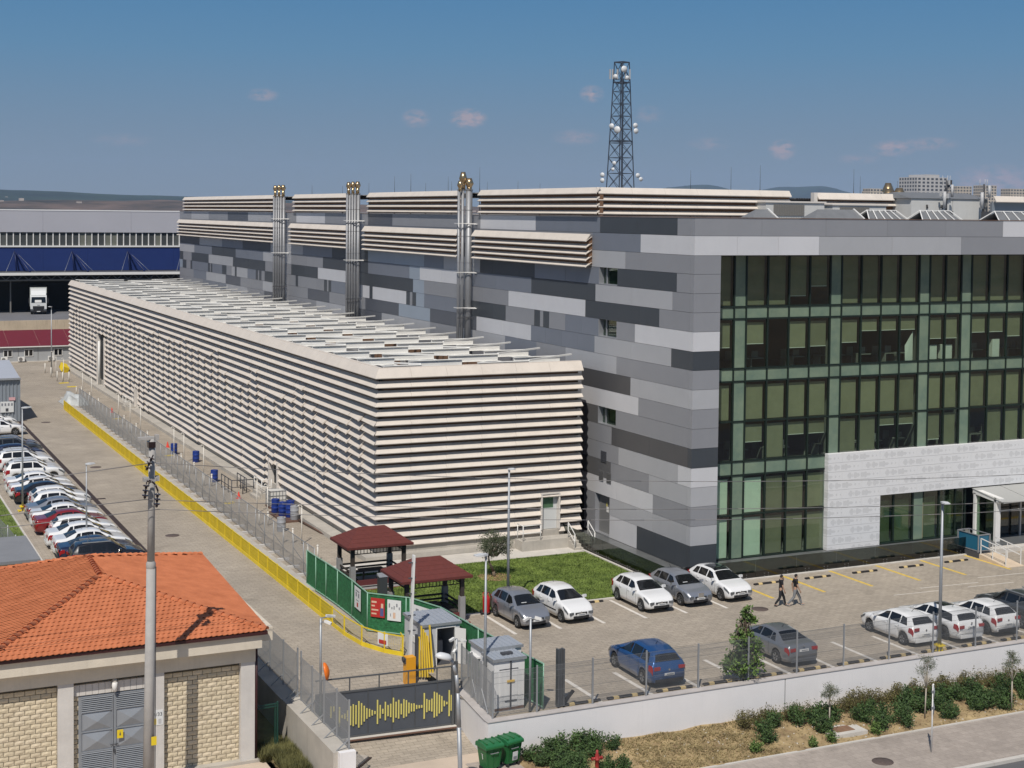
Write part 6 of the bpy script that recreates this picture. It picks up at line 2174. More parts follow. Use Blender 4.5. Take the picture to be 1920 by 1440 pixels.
SPECS = {
    'hatch': dict(L=4.05, W=1.74, wr=.31, wf=1.25, wb=-1.27, belt=.93, rw=.575,
                  top=[(-2.02, .62), (-1.97, .98), (-1.86, 1.06), (-1.50, 1.38), (-.9, 1.465), (-.1, 1.46), (.22, 1.38), (.98, 1.0), (1.5, .92), (1.9, .80), (2.02, .62)],
                  ws=(.98, .24), rg=(-1.86, -1.52), side=[((.80, .20), (-.12, -.12)), ((-.20, -.20), (-.95, -.92)), ((-1.01, -.99), (-1.52, -1.32))]),
    'tallhatch': dict(L=3.85, W=1.70, wr=.30, wf=1.22, wb=-1.18, belt=.95, rw=.57,
                  top=[(-1.92, .62), (-1.88, 1.02), (-1.78, 1.12), (-1.48, 1.42), (-.8, 1.53), (-.1, 1.525), (.25, 1.42), (1.02, 1.04), (1.45, .94), (1.80, .80), (1.92, .62)],
                  ws=(1.02, .27), rg=(-1.78, -1.50), side=[((.84, .24), (-.08, -.08)), ((-.16, -.16), (-.92, -.88)), ((-.98, -.95), (-1.48, -1.28))]),
    'sedan': dict(L=4.6, W=1.80, wr=.32, wf=1.38, wb=-1.30, belt=.93, rw=.565,
                  top=[(-2.30, .60), (-2.26, .98), (-2.1, 1.04), (-1.62, 1.07), (-.92, 1.37), (-.35, 1.445), (.1, 1.44), (.42, 1.36), (1.18, .99), (1.75, .90), (2.15, .78), (2.30, .60)],
                  ws=(1.18, .44), rg=(-1.60, -.94), side=[((1.0, .42), (.08, .08)), ((0, 0), (-.72, -.68)), ((-.78, -.74), (-1.18, -.92))]),
    'estate': dict(L=4.7, W=1.82, wr=.33, wf=1.42, wb=-1.36, belt=.94, rw=.57,
                  top=[(-2.35, .60), (-2.31, 1.0), (-2.18, 1.08), (-1.80, 1.36), (-1.2, 1.44), (.1, 1.45), (.45, 1.36), (1.22, .99), (1.78, .90), (2.2, .78), (2.35, .60)],
                  ws=(1.22, .47), rg=(-2.18, -1.82), side=[((1.04, .44), (.08, .08)), ((0, 0), (-.80, -.78)), ((-.86, -.84), (-1.85, -1.62))]),
    'suv': dict(L=4.34, W=1.82, wr=.35, wf=1.34, wb=-1.33, belt=1.06, rw=.62,
                  top=[(-2.17, .70), (-2.13, 1.12), (-2.03, 1.22), (-1.80, 1.55), (-1.2, 1.65), (-.1, 1.66), (.25, 1.56), (.92, 1.15), (1.55, 1.08), (2.05, .95), (2.17, .70)],
                  ws=(.92, .28), rg=(-2.03, -1.82), side=[((.72, .24), (-.12, -.12)), ((-.20, -.20), (-.98, -.96)), ((-1.06, -1.04), (-1.78, -1.66))]),
    'mpv': dict(L=4.37, W=1.85, wr=.34, wf=1.38, wb=-1.32, belt=1.0, rw=.60,
                  top=[(-2.18, .66), (-2.14, 1.04), (-2.06, 1.14), (-1.75, 1.48), (-1.1, 1.62), (-.1, 1.625), (.32, 1.50), (1.28, 1.05), (1.65, .96), (2.05, .82), (2.18, .66)],
                  ws=(1.28, .34), rg=(-2.06, -1.78), side=[((1.0, .28), (-.10, -.10)), ((-.18, -.18), (-.98, -.96)), ((-1.05, -1.03), (-1.72, -1.55))]),
}
def interp(pts, x):
    if x <= pts[0][0]:
        return pts[0][1]
    for (a, za), (b, zb) in zip(pts[:-1], pts[1:]):
        if x <= b:
            return za + (zb - za) * (x - a) / (b - a)
    return pts[-1][1]

class CarShape:
    def __init__(s, k):
        s.__dict__.update(SPECS[k])
        s.kind = k
    def topz(s, x):
        h = s.L / 2
        w = .09
        n = 7
        return sum(interp(s.top, max(-h, min(h, x + w * (i - 3) / 3))) for i in range(n)) / n
    def half(s, x):
        q = max(0.0, (abs(x) - .27 * s.L) / (.23 * s.L))
        return s.W / 2 * (1 - (.15 if x > 0 else .12) * q ** 2.4)
    def bot(s, x):
        z = .21 + .08 * max(0, (abs(x) - s.L * .40) / (s.L * .10)) ** 2
        for xw in (s.wf, s.wb):
            R = s.wr + .055
            d = abs(x - xw)
            if d < R:
                z = max(z, s.wr + sqrt(R * R - d * d))
        return z
    def beltz(s, x):
        return min(s.belt + .03 * (-x / s.L), s.topz(x) - .05)
    def sec(s, x):
        t, w, b = s.topz(x), s.half(x), s.bot(x)
        bz = s.beltz(x)
        g = max(0.0, min(1.0, (t - bz - .05) / .40))
        g = g * g * (3 - 2 * g)
        r = lerp(w * .90, min(s.rw, w * .92), g)
        b2 = min(b, bz - .04)
        mid = lerp(b2, bz, .52)
        return [(0, b2), (w * .86, b2), (w * .955, b2 + .02), (w * .995, lerp(b2, mid, .6)), (w, mid), (w * .985, lerp(mid, bz, .6)), (w * .955, bz),
                (lerp(w * .935, r, .12), lerp(bz, t - .07, .12) if g > .02 else bz + .006), (r, t - .055 * g - .012), (r * .90, t - .022 * g - .004), (r * .6, t + .004 * g), (0, t + .012 * g)]
    def side_pt(s, x, f, off):
        """point on the side window plane; f=0 at the belt, 1 at the roof edge"""
        q = s.sec(x)
        a, b = q[7], q[8]
        y, z = lerp(a[0], b[0], f), lerp(a[1], b[1], f)
        nx = (b[1] - a[1], -(b[0] - a[0]))
        l = hypot(*nx) or 1
        return (x, y + off * nx[0] / l, z + off * nx[1] / l)
    def low_pt(s, x, f, off):
        q = s.sec(x)
        z = lerp(q[2][1], q[6][1], f)
        pts = sorted([(p[1], p[0]) for p in q[2:7]])
        return (x, interp(pts, z) + off, z)
    def top_pt(s, x, v, off):
        q = s.sec(x)
        y = v * q[8][0]
        pts = [(q[11][0], q[11][1]), (q[10][0], q[10][1]), (q[9][0], q[9][1]), (q[8][0], q[8][1])]
        z = interp(pts, abs(y))
        dz = (s.topz(x + .05) - s.topz(x - .05)) / .1
        l = sqrt(1 + dz * dz)
        return (x - off * dz / l, y, z + off / l)

def patch(mb, f, nu, nv, mi=0):
    vs = [f(i / nu, j / nv) for i in range(nu + 1) for j in range(nv + 1)]
    fs = [(i * (nv + 1) + j, (i + 1) * (nv + 1) + j, (i + 1) * (nv + 1) + j + 1, i * (nv + 1) + j + 1) for i in range(nu) for j in range(nv)]
    mb.add(vs, fs, mi, True)
    return mb

MESHES = {}
def car_meshes(kind):
    if kind in MESHES:
        return MESHES[kind]
    s = CarShape(kind)
    M = []                                # (part name, mesh, slot)
    xs = []
    x = -s.L / 2
    while x < s.L / 2 - 1e-6:
        xs.append(x)
        step = .10
        for xw in (s.wf, s.wb):
            if abs(x - xw) < s.wr + .12:
                step = .045
        if s.L / 2 - abs(x) < .2:
            step = .04
        x += step
    xs.append(s.L / 2)
    mb = MB()
    vs, fs = [], []
    n = 23
    for x in xs:
        q = s.sec(x)
        e = s.L / 2 - abs(x)
        sh = 1.0 - (.05 * (1 - e / .12) if e < .12 else 0)
        for y, z in q:
            vs.append((x, -y * sh, z))
        for y, z in reversed(q[1:-1]):
            vs.append((x, y * sh, z))
    n = 22
    for i in range(len(xs) - 1):
        for j in range(n):
            a, b = i * n + j, i * n + (j + 1) % n
            fs.append((a, b, b + n, a + n))
    fs.append(tuple(reversed(range(n))))
    fs.append(tuple((len(xs) - 1) * n + j for j in range(n)))
    mb.add(vs, fs, 0, True)
    M.append(('body', mb.mesh(kind + '_body', P_WHITE), 'paint'))
    a, b = s.ws
    M.append(('windscreen', patch(MB(), lambda u, v: s.top_pt(lerp(a - .03, b + .02, u), (v * 2 - 1) * (.95 - .05 * (1 - u)), .008), 8, 10).mesh(kind + '_windscreen', M_CGL), None))
    a2, b2 = s.rg
    M.append(('rear_window', patch(MB(), lambda u, v: s.top_pt(lerp(a2 + .02, b2 - .02, u), (v * 2 - 1) * .86, .010), 7, 8).mesh(kind + '_rear_window', M_CGL), None))
    for sg in (-1, 1):
        for (f0, f1), (r0, r1) in s.side:
            def fn(u, v, f0=f0, f1=f1, r0=r0, r1=r1):
                xx = lerp(lerp(f0, f1, v), lerp(r0, r1, v), u)
                p = s.side_pt(xx, .06 + .86 * v, .008)
                return (p[0], p[1] * sg, p[2])
            M.append(('side_window', patch(MB(), fn, 6, 4).mesh(kind + '_side_window', M_CGL), None))
        # doors: shut lines and handles
        seam = MB()
        d0 = s.side[0][0][0] - .02
        d1 = (s.side[0][1][0] + s.side[1][0][0]) / 2
        d2 = s.side[1][1][0] - .03
        for dx in (d0, d1, d2):
            patch(seam, lambda u, v, dx=dx: (lambda p: (p[0] + (u - .5) * .014, p[1] * sg, p[2]))(s.low_pt(dx, .12 + .86 * v, .004)), 1, 6)
        M.append(('shut_line', seam.mesh(kind + '_shut_line', M_SEAM), None))
        for dx in (d1 + .17, d2 + .15):
            p = s.low_pt(dx, .86, .015)
            M.append(('door_handle', MB().cbox((p[0], p[1] * sg, p[2]), (.17, .03, .03)).mesh(kind + '_door_handle', P_WHITE), 'paint'))
        # mirrors
        p = s.side_pt(s.side[0][0][0] - .12, .08, .10)
        mm = MB().cbox((p[0], (p[1] + .04) * sg, p[2] + .04), (.11, .20, .13), rz=.15 * sg)
        M.append(('wing_mirror', mm.mesh(kind + '_wing_mirror', P_WHITE), 'paint'))
        # lamps
        h = s.L / 2
        def hl(u, v):
            xx = lerp(h - .46, h - .05, u)
            f = lerp(lerp(.82, .62, u), lerp(1.0, .86, u), v)
            p_ = s.low_pt(xx, f, .012)
            return (p_[0], p_[1] * sg, p_[2])
        M.append(('headlight', patch(MB(), hl, 6, 3).mesh(kind + '_headlight', M_HLAMP), None))
        nz = s.topz(h - .06)
        M.append(('headlight_front', MB().cbox((h - .012, sg * s.half(h) * .70, nz - .15), (.06, .36, .13), rz=-.22 * sg).mesh(kind + '_headlight_front', M_HLAMP), None))
        def tl(u, v):
            xx = lerp(-h + .34, -h + .03, u)
            f = lerp(lerp(.70, .55, u), 1.0 if kind not in ('sedan',) else .95, v)
            p_ = s.low_pt(xx, f, .012)
            return (p_[0], p_[1] * sg, p_[2])
        M.append(('tail_light', patch(MB(), tl, 5, 3).mesh(kind + '_tail_light', M_TLAMP), None))
        tz = .86 if kind in ('sedan', 'estate') else .93
        M.append(('tail_light_rear', MB().cbox((-h + .0, sg * s.half(-h) * .76, tz - .03), (.05, .30, .15), rz=.10 * sg).mesh(kind + '_tail_light_rear', M_TLAMP), None))
        # wheels
        for xw in (s.wf, s.wb):
            yw = s.half(xw) - .11
            w = MB()
            prof = [(.60, -.095), (.86, -.10), (.97, -.07), (1.0, -.03), (1.0, .03), (.97, .07), (.86, .10), (.60, .095)]
            vs2, fs2 = [], []
            N_ = 20
            for (r, y) in prof:
                for k in range(N_):
                    t = 2 * pi * k / N_
                    vs2.append((xw + cos(t) * r * s.wr, sg * yw + y, s.wr + sin(t) * r * s.wr))
            for q_ in range(len(prof) - 1):
                for k in range(N_):
                    fs2.append((q_ * N_ + k, q_ * N_ + (k + 1) % N_, (q_ + 1) * N_ + (k + 1) % N_, (q_ + 1) * N_ + k))
            w.add(vs2, fs2, 0, True)
            M.append(('wheel', w.mesh(kind + '_tyre', M_TYRE), None))
            rim = MB()
            yo = sg * (yw + .085 if True else yw)
            yo = sg * yw + sg * .075
            ring = []
            for k in range(5):
                t = 2 * pi * k / 5 + .3
                c1, s1 = cos(t), sin(t)
                for dt in (-.13, .13):
                    rim.bar((xw + cos(t) * .04, yo, s.wr + sin(t) * .04), (xw + cos(t + dt) * s.wr * .60, yo, s.wr + sin(t + dt) * s.wr * .60), .035, .035)
            N2 = 20
            vs3 = [(xw + cos(2 * pi * k / N2) * r, yo + sg * dy, s.wr + sin(2 * pi * k / N2) * r) for (r, dy) in ((s.wr * .66, .015), (s.wr * .57, .015), (s.wr * .57, -.05)) for k in range(N2)]
            rim.add(vs3, [(a_ * N2 + k, a_ * N2 + (k + 1) % N2, (a_ + 1) * N2 + (k + 1) % N2, (a_ + 1) * N2 + k) for a_ in range(2) for k in range(N2)])
            M.append(('rim', rim.mesh(kind + '_rim', M_RIM), 'rim'))
            hub = MB().tube((xw, sg * yw - .06, s.wr), (xw, sg * yw + .05 if sg > 0 else sg * yw + .06, s.wr), s.wr * .58, n=16)
            M.append(('wheel_well', hub.mesh(kind + '_wheel_well', M_PLASD), None))
    h = s.L / 2
    nz = s.topz(h - .06)
    fw = s.half(h)
    M.append(('grille', MB().cbox((h - .004, 0, nz - .16), (.04, fw * .95, .10)).mesh(kind + '_grille', M_PLASD), None))
    M.append(('lower_intake', MB().cbox((h + .0, 0, .36), (.04, fw * 1.25, .13)).mesh(kind + '_lower_intake', M_PLASD), None))
    M.append(('emblem', MB().tube((h + .01, 0, nz - .13), (h + .025, 0, nz - .13), .055, n=12).mesh(kind + '_emblem', M_CHROME), None))
    pl = MB().cbox((h + .02, 0, .48), (.02, .50, .11))
    M.append(('number_plate', pl.mesh(kind + '_front_plate', M_PLATE), None))
    M.append(('plate_text', MB().cbox((h + .032, .03, .48), (.004, .36, .05)).mesh(kind + '_plate_text', M_PG), None))
    pz = .78 if kind in ('sedan', 'estate') else .62
    M.append(('number_plate', MB().cbox((-h - .012, 0, pz), (.02, .50, .11)).mesh(kind + '_rear_plate', M_PLATE), None))
    M.append(('plate_text', MB().cbox((-h - .024, -.03, pz), (.004, .36, .05)).mesh(kind + '_plate_text', M_PG), None))
    M.append(('rear_emblem', MB().tube((-h - .012, 0, pz + .20), (-h + .01, 0, pz + .20), .05, n=12).mesh(kind + '_rear_emblem', M_CHROME), None))
    M.append(('rear_bumper_trim', MB().cbox((-h + .02, 0, .34), (.07, s.half(-h) * 1.72, .16)).mesh(kind + '_rear_bumper_trim', M_PLASD), 'bump'))
    M.append(('aerial', MB().bar((-.9 if kind != 'sedan' else -.5, 0, s.topz(-.8) - .02), (-1.1 if kind != 'sedan' else -.7, 0, s.topz(-.8) + .18), .015).mesh(kind + '_aerial', M_PLASD), None))
    M.append(('wiper', MB().bar(s.top_pt(s.ws[0] - .03, -.2, .02), s.top_pt(lerp(*s.ws, .25), .45, .02), .02).bar(s.top_pt(s.ws[0] - .03, .5, .02), s.top_pt(lerp(*s.ws, .2), -.3, .02), .02).mesh(kind + '_wiper', M_PLASD), None))
    if kind in ('suv',):
        rr = MB()
        for sg in (-1, 1):
            rr.bar((.1, sg * s.rw * .92, s.topz(0) + .03), (-1.5, sg * s.rw * .92, s.topz(-1.4) + .04), .04, .05)
        M.append(('roof_rail', rr.mesh(kind + '_roof_rail', M_GALV), None))
    inn = MB().cbox((-.4, 0, .55), (s.L * .62, s.W * .7, .02))
    MESHES[kind] = M
    return M

def car(kind, lab, x, y, heading, pnt, group, z=0.0, rim=None, extra=None, bump=None):
    """heading: angle of the car's nose, counted from +X"""
    t = thing('parked_car', lab, 'car', (x, y, z), heading, group)
    for nm, me, slot in car_meshes(kind):
        o = bpy.data.objects.new(nm, me)
        COL.objects.link(o)
        o.parent = t
        m = {'paint': pnt, 'rim': rim, 'bump': bump}.get(slot)
        if m:
            o.material_slots[0].link = 'OBJECT'
            o.material_slots[0].material = m
        if nm in ('rim', 'wheel_well'):
            pass
    if extra:
        extra(t, CarShape(kind))
    return t
def pano(t, s):
    patch(MB(), lambda u, v: s.top_pt(lerp(.2, -.85, u), (v * 2 - 1) * .82, .010), 6, 6).build('glass_roof', M_CGL, t, world=False)
def strip(t, s):
    for sg in (-1, 1):
        patch(MB(), lambda u, v: (lambda p: (p[0], p[1] * sg, p[2]))(s.low_pt(lerp(.8, -1.0, u), .38 + .09 * v, .008)), 8, 1).build('side_strip', M_PLASD, t, world=False)
def dash(t, s):
    p = s.top_pt(lerp(*s.ws, .25), -.3, .012)
    MB().cbox(p, (.10, .28, .012)).build('dash_paper', M_PW, t, world=False)
def sunroof(t, s):
    patch(MB(), lambda u, v: s.top_pt(lerp(.0, -.7, u), (v * 2 - 1) * .62, .010), 4, 4).build('sunroof', M_CGL, t, world=False)
FRONT = -pi / 2
gA = 'cars parked along the lawn and the glass front'
car('tallhatch', 'silver hatchback with a paper on its dashboard beside the red fire extinguisher', -13.05, -4.55, FRONT + .04, P_SILVER, gA, extra=dash)
car('tallhatch', 'white rounded hatchback with dark side strips parked next to the silver hatchback', -10.55, -4.45, FRONT + .05, P_WHITE, gA, extra=strip)
car('hatch', 'white hatchback parked left of the silver hatchback at the corner of the building', -5.65, -4.25, FRONT, P_WHITE, gA)
car('hatch', 'silver hatchback with a large chrome grille between two white cars at the building corner', -3.15, -4.05, FRONT + .02, P_SILVER, gA, extra=lambda t, s: (dash(t, s), MB().cbox((s.L / 2 + .012, 0, .60), (.03, .34, .34)).build('chrome_grille', M_CHROME, t, world=False)))
car('hatch', 'white hatchback with a black glass roof parked beside the two walking people', -.62, -4.05, FRONT + .03, P_WHITE, gA, extra=pano)
gB = 'cars parked along the white wall'
car('mpv', 'blue people carrier parked alone by the white wall', -11.6, -14.75, -FRONT - .03, P_BLUE, gB, bump=M_PLASD)
car('sedan', 'grey saloon car parked right of the leafy young tree', -4.35, -14.5, -FRONT, P_GREY, gB, bump=P_GREY)
car('hatch', 'white hatchback with a rear spoiler, leftmost of the rear white cars', 3.05, -14.55, -FRONT, P_WHITE, gB, bump=P_WHITE)
car('estate', 'white estate car with a sunroof behind the right lamp post', 5.6, -14.55, -FRONT, P_WHITE, gB, bump=P_WHITE, extra=sunroof, rim=M_RIMD)
car('hatch', 'white hatchback with dark wheels and a black lower bumper at the right edge', 8.1, -14.75, -FRONT, P_WHITE, gB, bump=M_PLASD, rim=M_RIMD)
car('suv', 'dark grey car cut off by the right edge of the picture', 10.6, -14.6, -FRONT, P_DGREY, gB, bump=M_PLASD)
gC = 'cars parked in the left car park beside the road'
LEFT = [('suv', 15.0, P_BLACK, 'black car nearest the orange roof'), ('sedan', 17.25, P_NAVY, 'dark navy saloon second from the orange roof'), ('sedan', 19.45, P_WHITE, 'white saloon next to the dark navy saloon'),
        ('sedan', 21.6, P_WHITE, 'middle one of three white saloons below the red car'), ('hatch', 23.7, P_WHITE, 'white hatchback next to the red car, on its near side'), ('sedan', 25.9, P_RED, 'red saloon with dark roof among the white cars'),
        ('sedan', 28.1, P_WHITE, 'white saloon next to the red car, on its far side'), ('sedan', 30.35, P_SILVER, 'silver saloon second beyond the red car'), ('tallhatch', 32.45, P_WHITE, 'white tall hatchback third beyond the red car'),
        ('hatch', 34.5, P_WHITE, 'white hatchback just before the black saloon'), ('sedan', 36.6, P_BLACK, 'black saloon in the middle of the left row'), ('sedan', 38.75, P_WHITE, 'white saloon just beyond the black saloon'),
        ('sedan', 40.95, P_WHITE, 'white saloon between the black saloon and the white off-roader'), ('suv', 45.1, P_WHITE, 'white off-roader with roof rails nearer the camera'), ('hatch', 47.4, P_WHITE, 'white hatchback hidden between two white off-roaders'),
        ('suv', 50.4, P_WHITE, 'white off-roader with roof rails farther from the camera'), ('hatch', 52.7, P_WHITE, 'white hatchback beside the far navy hatchback'), ('hatch', 54.9, P_NAVY, 'navy hatchback near the far end of the left row'),
        ('suv', 57.4, P_DGREY, 'dark grey off-roader near the far end of the left row'), ('hatch', 59.7, P_SILVER, 'silver hatchback at the far end of the left row')]
for k, y, p, lab in LEFT:
    car(k, lab, -28.25 - SPECS[k]['L'] / 2 - RND.uniform(-.15, .2), y, RND.uniform(-.02, .02), p, gC, bump=p if p in (P_WHITE, P_RED) else None)
car('sedan', 'white saloon parked on its own in front of the corrugated shed', -30.3, 70.3, 0, P_WHITE, gC, bump=P_WHITE)
car('hatch', 'white hatchback close against the corrugated shed wall', -30.2, 75.2, 0, P_WHITE, gC, bump=P_WHITE)
# ================================================================== the two walking people
M_SKIN = mat('skin', (.36, .22, .15), .6)
M_SHIRT = mat('black_tshirt', (.012, .012, .013), .85)
M_TROUB = mat('black_trousers', (.016, .016, .018), .85)
M_TROUG = mat('grey_trousers', (.17, .175, .18), .85)
M_HAIR = mat('dark_hair', (.014, .010, .008), .7)
M_SHOE = mat('dark_shoes', (.03, .03, .032), .6)
M_SHOEL = mat('pale_shoes', (.30, .29, .28), .6)

def skin_mesh(name, joints, edges, root, m, sub=2):
    me = bpy.data.meshes.new(name)
    keys = list(joints)
    idx = {k: i for i, k in enumerate(keys)}
    me.from_pydata([joints[k][0] for k in keys], [(idx[a], idx[b]) for a, b in edges], [])
    o = bpy.data.objects.new('tmp_' + name, me)
    COL.objects.link(o)
    o.modifiers.new('skin', 'SKIN').use_smooth_shade = True
    lay_ = me.skin_vertices[0] if len(me.skin_vertices) else None
    if lay_ is None:
        bm = bmesh.new()
        bm.from_mesh(me)
        bm.verts.layers.skin.verify()
        bm.to_mesh(me)
        bm.free()
        lay_ = me.skin_vertices[0]
    for k in keys:
        r = joints[k][1]
        r = (r, r) if isinstance(r, (int, float)) else r
        lay_.data[idx[k]].radius = r
        lay_.data[idx[k]].use_root = (k == root)
    s = o.modifiers.new('sub', 'SUBSURF')
    s.levels = s.render_levels = sub
    dg = bpy.context.evaluated_depsgraph_get()
    out = bpy.data.meshes.new_from_object(o.evaluated_get(dg))
    bpy.data.objects.remove(o, do_unlink=True)
    out.materials.clear()
    out.materials.append(m)
    for p in out.polygons:
        p.use_smooth = True
    return out

def person(lab, loc, rz, h, stride, trousers, shoes, phone):
    """walks along local +X; y is to the person's left"""
    t = thing('person', lab, 'person', loc, rz, 'two men walking across the car park')
    k = h / 1.75
    V = lambda x, y, z: (x * k, y * k, z * k)
    s = stride
    J = {
        'pelvis': (V(0, 0, .93), (.135 * k, .10 * k)),
        'waist': (V(.01, 0, 1.10), (.125 * k, .09 * k)),
        'chest': (V(.02, 0, 1.30), (.155 * k, .105 * k)),
        'collar': (V(.02, 0, 1.44), (.10 * k, .075 * k)),
        'neck': (V(.03, 0, 1.51), .052 * k),
        'skull': (V(.05, 0, 1.60), (.075 * k, .088 * k)),
        'crown': (V(.045, 0, 1.69), (.062 * k, .075 * k)),
        'hipL': (V(.02, .09, .88), .088 * k), 'kneeL': (V(.24 * s, .10, .50), .058 * k), 'ankL': (V(.36 * s, .10, .09), .038 * k), 'toeL': (V(.36 * s + .17, .11, .05), (.04 * k, .026 * k)),
        'hipR': (V(-.02, -.09, .88), .088 * k), 'kneeR': (V(-.08 * s, -.10, .49), .058 * k), 'ankR': (V(-.40 * s, -.10, .13), .038 * k), 'toeR': (V(-.40 * s + .15, -.11, .045), (.04 * k, .026 * k)),
        'shL': (V(.01, .185, 1.41), .062 * k), 'shR': (V(.01, -.185, 1.41), .062 * k),
        'elR': (V(-.0 + .06 * s, -.25, 1.13), .043 * k), 'wrR': (V(.17 * s, -.25, .90), .030 * k), 'paR': (V(.20 * s, -.24, .83), (.038 * k, .022 * k)),
    }
    if phone:
        J['elL'] = (V(.12, .30, 1.22), .043 * k)
        J['wrL'] = (V(.20, .16, 1.43), .030 * k)
        J['paL'] = (V(.16, .12, 1.52), (.036 * k, .022 * k))
    else:
        J['elL'] = (V(-.10 * s, .25, 1.13), .043 * k)
        J['wrL'] = (V(-.06 * s, .26, .89), .030 * k)
        J['paL'] = (V(-.05 * s, .25, .81), (.038 * k, .022 * k))
    E_ = [('pelvis', 'waist'), ('waist', 'chest'), ('chest', 'collar'), ('collar', 'neck'), ('neck', 'skull'), ('skull', 'crown'), ('pelvis', 'hipL'), ('hipL', 'kneeL'), ('kneeL', 'ankL'), ('ankL', 'toeL'),
          ('pelvis', 'hipR'), ('hipR', 'kneeR'), ('kneeR', 'ankR'), ('ankR', 'toeR'), ('collar', 'shL'), ('collar', 'shR'), ('shL', 'elL'), ('elL', 'wrL'), ('wrL', 'paL'), ('shR', 'elR'), ('elR', 'wrR'), ('wrR', 'paR')]
    # five fingers per hand, rooted in the palm
    for sd in 'LR':
        p = Vector(J['pa' + sd][0])
        w = Vector(J['wr' + sd][0])
        d = (p - w).normalized()
        side = d.cross(Vector((0, 1, 0)))
        side = side.normalized() if side.length > .1 else Vector((1, 0, 0))
        curl = Vector((0, -1 if sd == 'L' else 1, 0))
        for i, (o_, L) in enumerate(((-.030, .070), (-.010, .082), (.010, .076), (.029, .060))):
            a = p + side * o_ * k + d * .03 * k
            b = a + d * L * .55 * k + curl * .006
            c = b + d * L * .40 * k + curl * .022
            J['f%s%da' % (sd, i)] = (tuple(a), .0095 * k)
            J['f%s%db' % (sd, i)] = (tuple(b), .0085 * k)
            J['f%s%dc' % (sd, i)] = (tuple(c), .0070 * k)
            E_ += [('pa' + sd, 'f%s%da' % (sd, i)), ('f%s%da' % (sd, i), 'f%s%db' % (sd, i)), ('f%s%db' % (sd, i), 'f%s%dc' % (sd, i))]
        a = p - d * .02 * k + side * .035 * k
        b = a + (side * .8 + d * .7).normalized() * .045 * k
        J['t%sa' % sd] = (tuple(a), .011 * k)
        J['t%sb' % sd] = (tuple(b), .0085 * k)
        E_ += [('pa' + sd, 't%sa' % sd), ('t%sa' % sd, 't%sb' % sd)]
    body = link('body', skin_mesh('person_body', J, E_, 'pelvis', M_SKIN), t, world=False)
    g = lambda n, f=1.0, add=.012: (J[n][0], tuple((r * f + add) for r in (J[n][1] if isinstance(J[n][1], tuple) else (J[n][1], J[n][1]))))
    mid = lambda a, b, q: tuple(Vector(J[a][0]).lerp(Vector(J[b][0]), q))
    SJ = {'pelvis': ((J['pelvis'][0][0], 0, J['pelvis'][0][2] - .03 * k), (.165 * k, .128 * k)), 'waist': g('waist', 1.04, .014), 'chest': g('chest', 1.04, .014), 'collar': g('collar', 1.0, .012),
          'shL': g('shL', 1.1), 'shR': g('shR', 1.1), 'slL': (mid('shL', 'elL', .72), .062 * k), 'slR': (mid('shR', 'elR', .72), .062 * k)}
    link('tshirt', skin_mesh('tshirt', SJ, [('pelvis', 'waist'), ('waist', 'chest'), ('chest', 'collar'), ('collar', 'shL'), ('collar', 'shR'), ('shL', 'slL'), ('shR', 'slR')], 'pelvis', M_SHIRT), t, world=False)
    TJ = {'waist': (V(.0, 0, 1.02), (.142 * k, .105 * k)), 'pelvis': g('pelvis', 1.0, .008), 'hipL': g('hipL', 1.02, .014), 'hipR': g('hipR', 1.02, .014), 'kneeL': g('kneeL', 1.05, .016), 'kneeR': g('kneeR', 1.05, .016), 'ankL': g('ankL', 1.1, .016), 'ankR': g('ankR', 1.1, .016)}
    link('trousers', skin_mesh('trousers', TJ, [('waist', 'pelvis'), ('pelvis', 'hipL'), ('pelvis', 'hipR'), ('hipL', 'kneeL'), ('hipR', 'kneeR'), ('kneeL', 'ankL'), ('kneeR', 'ankR')], 'pelvis', trousers), t, world=False)
    for sd in 'LR':
        a, b = Vector(J['ank' + sd][0]), Vector(J['toe' + sd][0])
        heel = Vector((a.x - .05 * k, a.y, b.z + (.05 if sd == 'R' else 0) * k))
        link('shoe', skin_mesh('shoe', {'h': (tuple(heel), (.046 * k, .042 * k)), 'm': (tuple(heel.lerp(b, .5)), (.048 * k, .042 * k)), 't': (tuple(b), (.046 * k, .032 * k))}, [('h', 'm'), ('m', 't')], 'h', shoes, 1), t, world=False)
    hair = MB()
    c = Vector(J['skull'][0]) + Vector((-.012, 0, .045)) * k
    vs, fs = [], []
    for i in range(9):
        for j in range(14):
            th, ph = (pi * .62) * i / 8, 2 * pi * j / 14
            face_cut = 1.0 if cos(ph) < .35 else .62
            th2 = th * face_cut
            vs.append((c.x + .098 * k * sin(th2) * cos(ph), c.y + .086 * k * sin(th2) * sin(ph), c.z + .108 * k * cos(th2)))
    for i in range(8):
        for j in range(14):
            fs.append((i * 14 + j, (i + 1) * 14 + j, (i + 1) * 14 + (j + 1) % 14, i * 14 + (j + 1) % 14))
    hair.add(vs, fs, 0, True).build('hair', M_HAIR, t, world=False)
    fc = MB()
    hx = J['skull'][0][0] + .088 * k
    fc.add([(hx - .006, -.012 * k, 1.60 * k), (hx - .006, .012 * k, 1.60 * k), (hx + .022 * k, 0, 1.585 * k), (hx - .006, 0, 1.635 * k)], [(0, 2, 3), (2, 1, 3), (0, 1, 2)])
    for sy in (-1, 1):
        fc.cbox((.045 * k, sy * .082 * k, 1.605 * k), (.035 * k, .014 * k, .055 * k))
    fc.build('nose_and_ears', M_SKIN, t, world=False)['kind'] = 'stuff'
    ey = MB()
    for sy in (-1, 1):
        ey.cbox((hx - .004, sy * .032 * k, 1.625 * k), (.012, .02 * k, .010 * k))
    ey.cbox((hx - .008, 0, 1.555 * k), (.012, .04 * k, .008 * k))
    ey.build('eyes_and_mouth', M_HAIR, t, world=False)['kind'] = 'stuff'
    return t
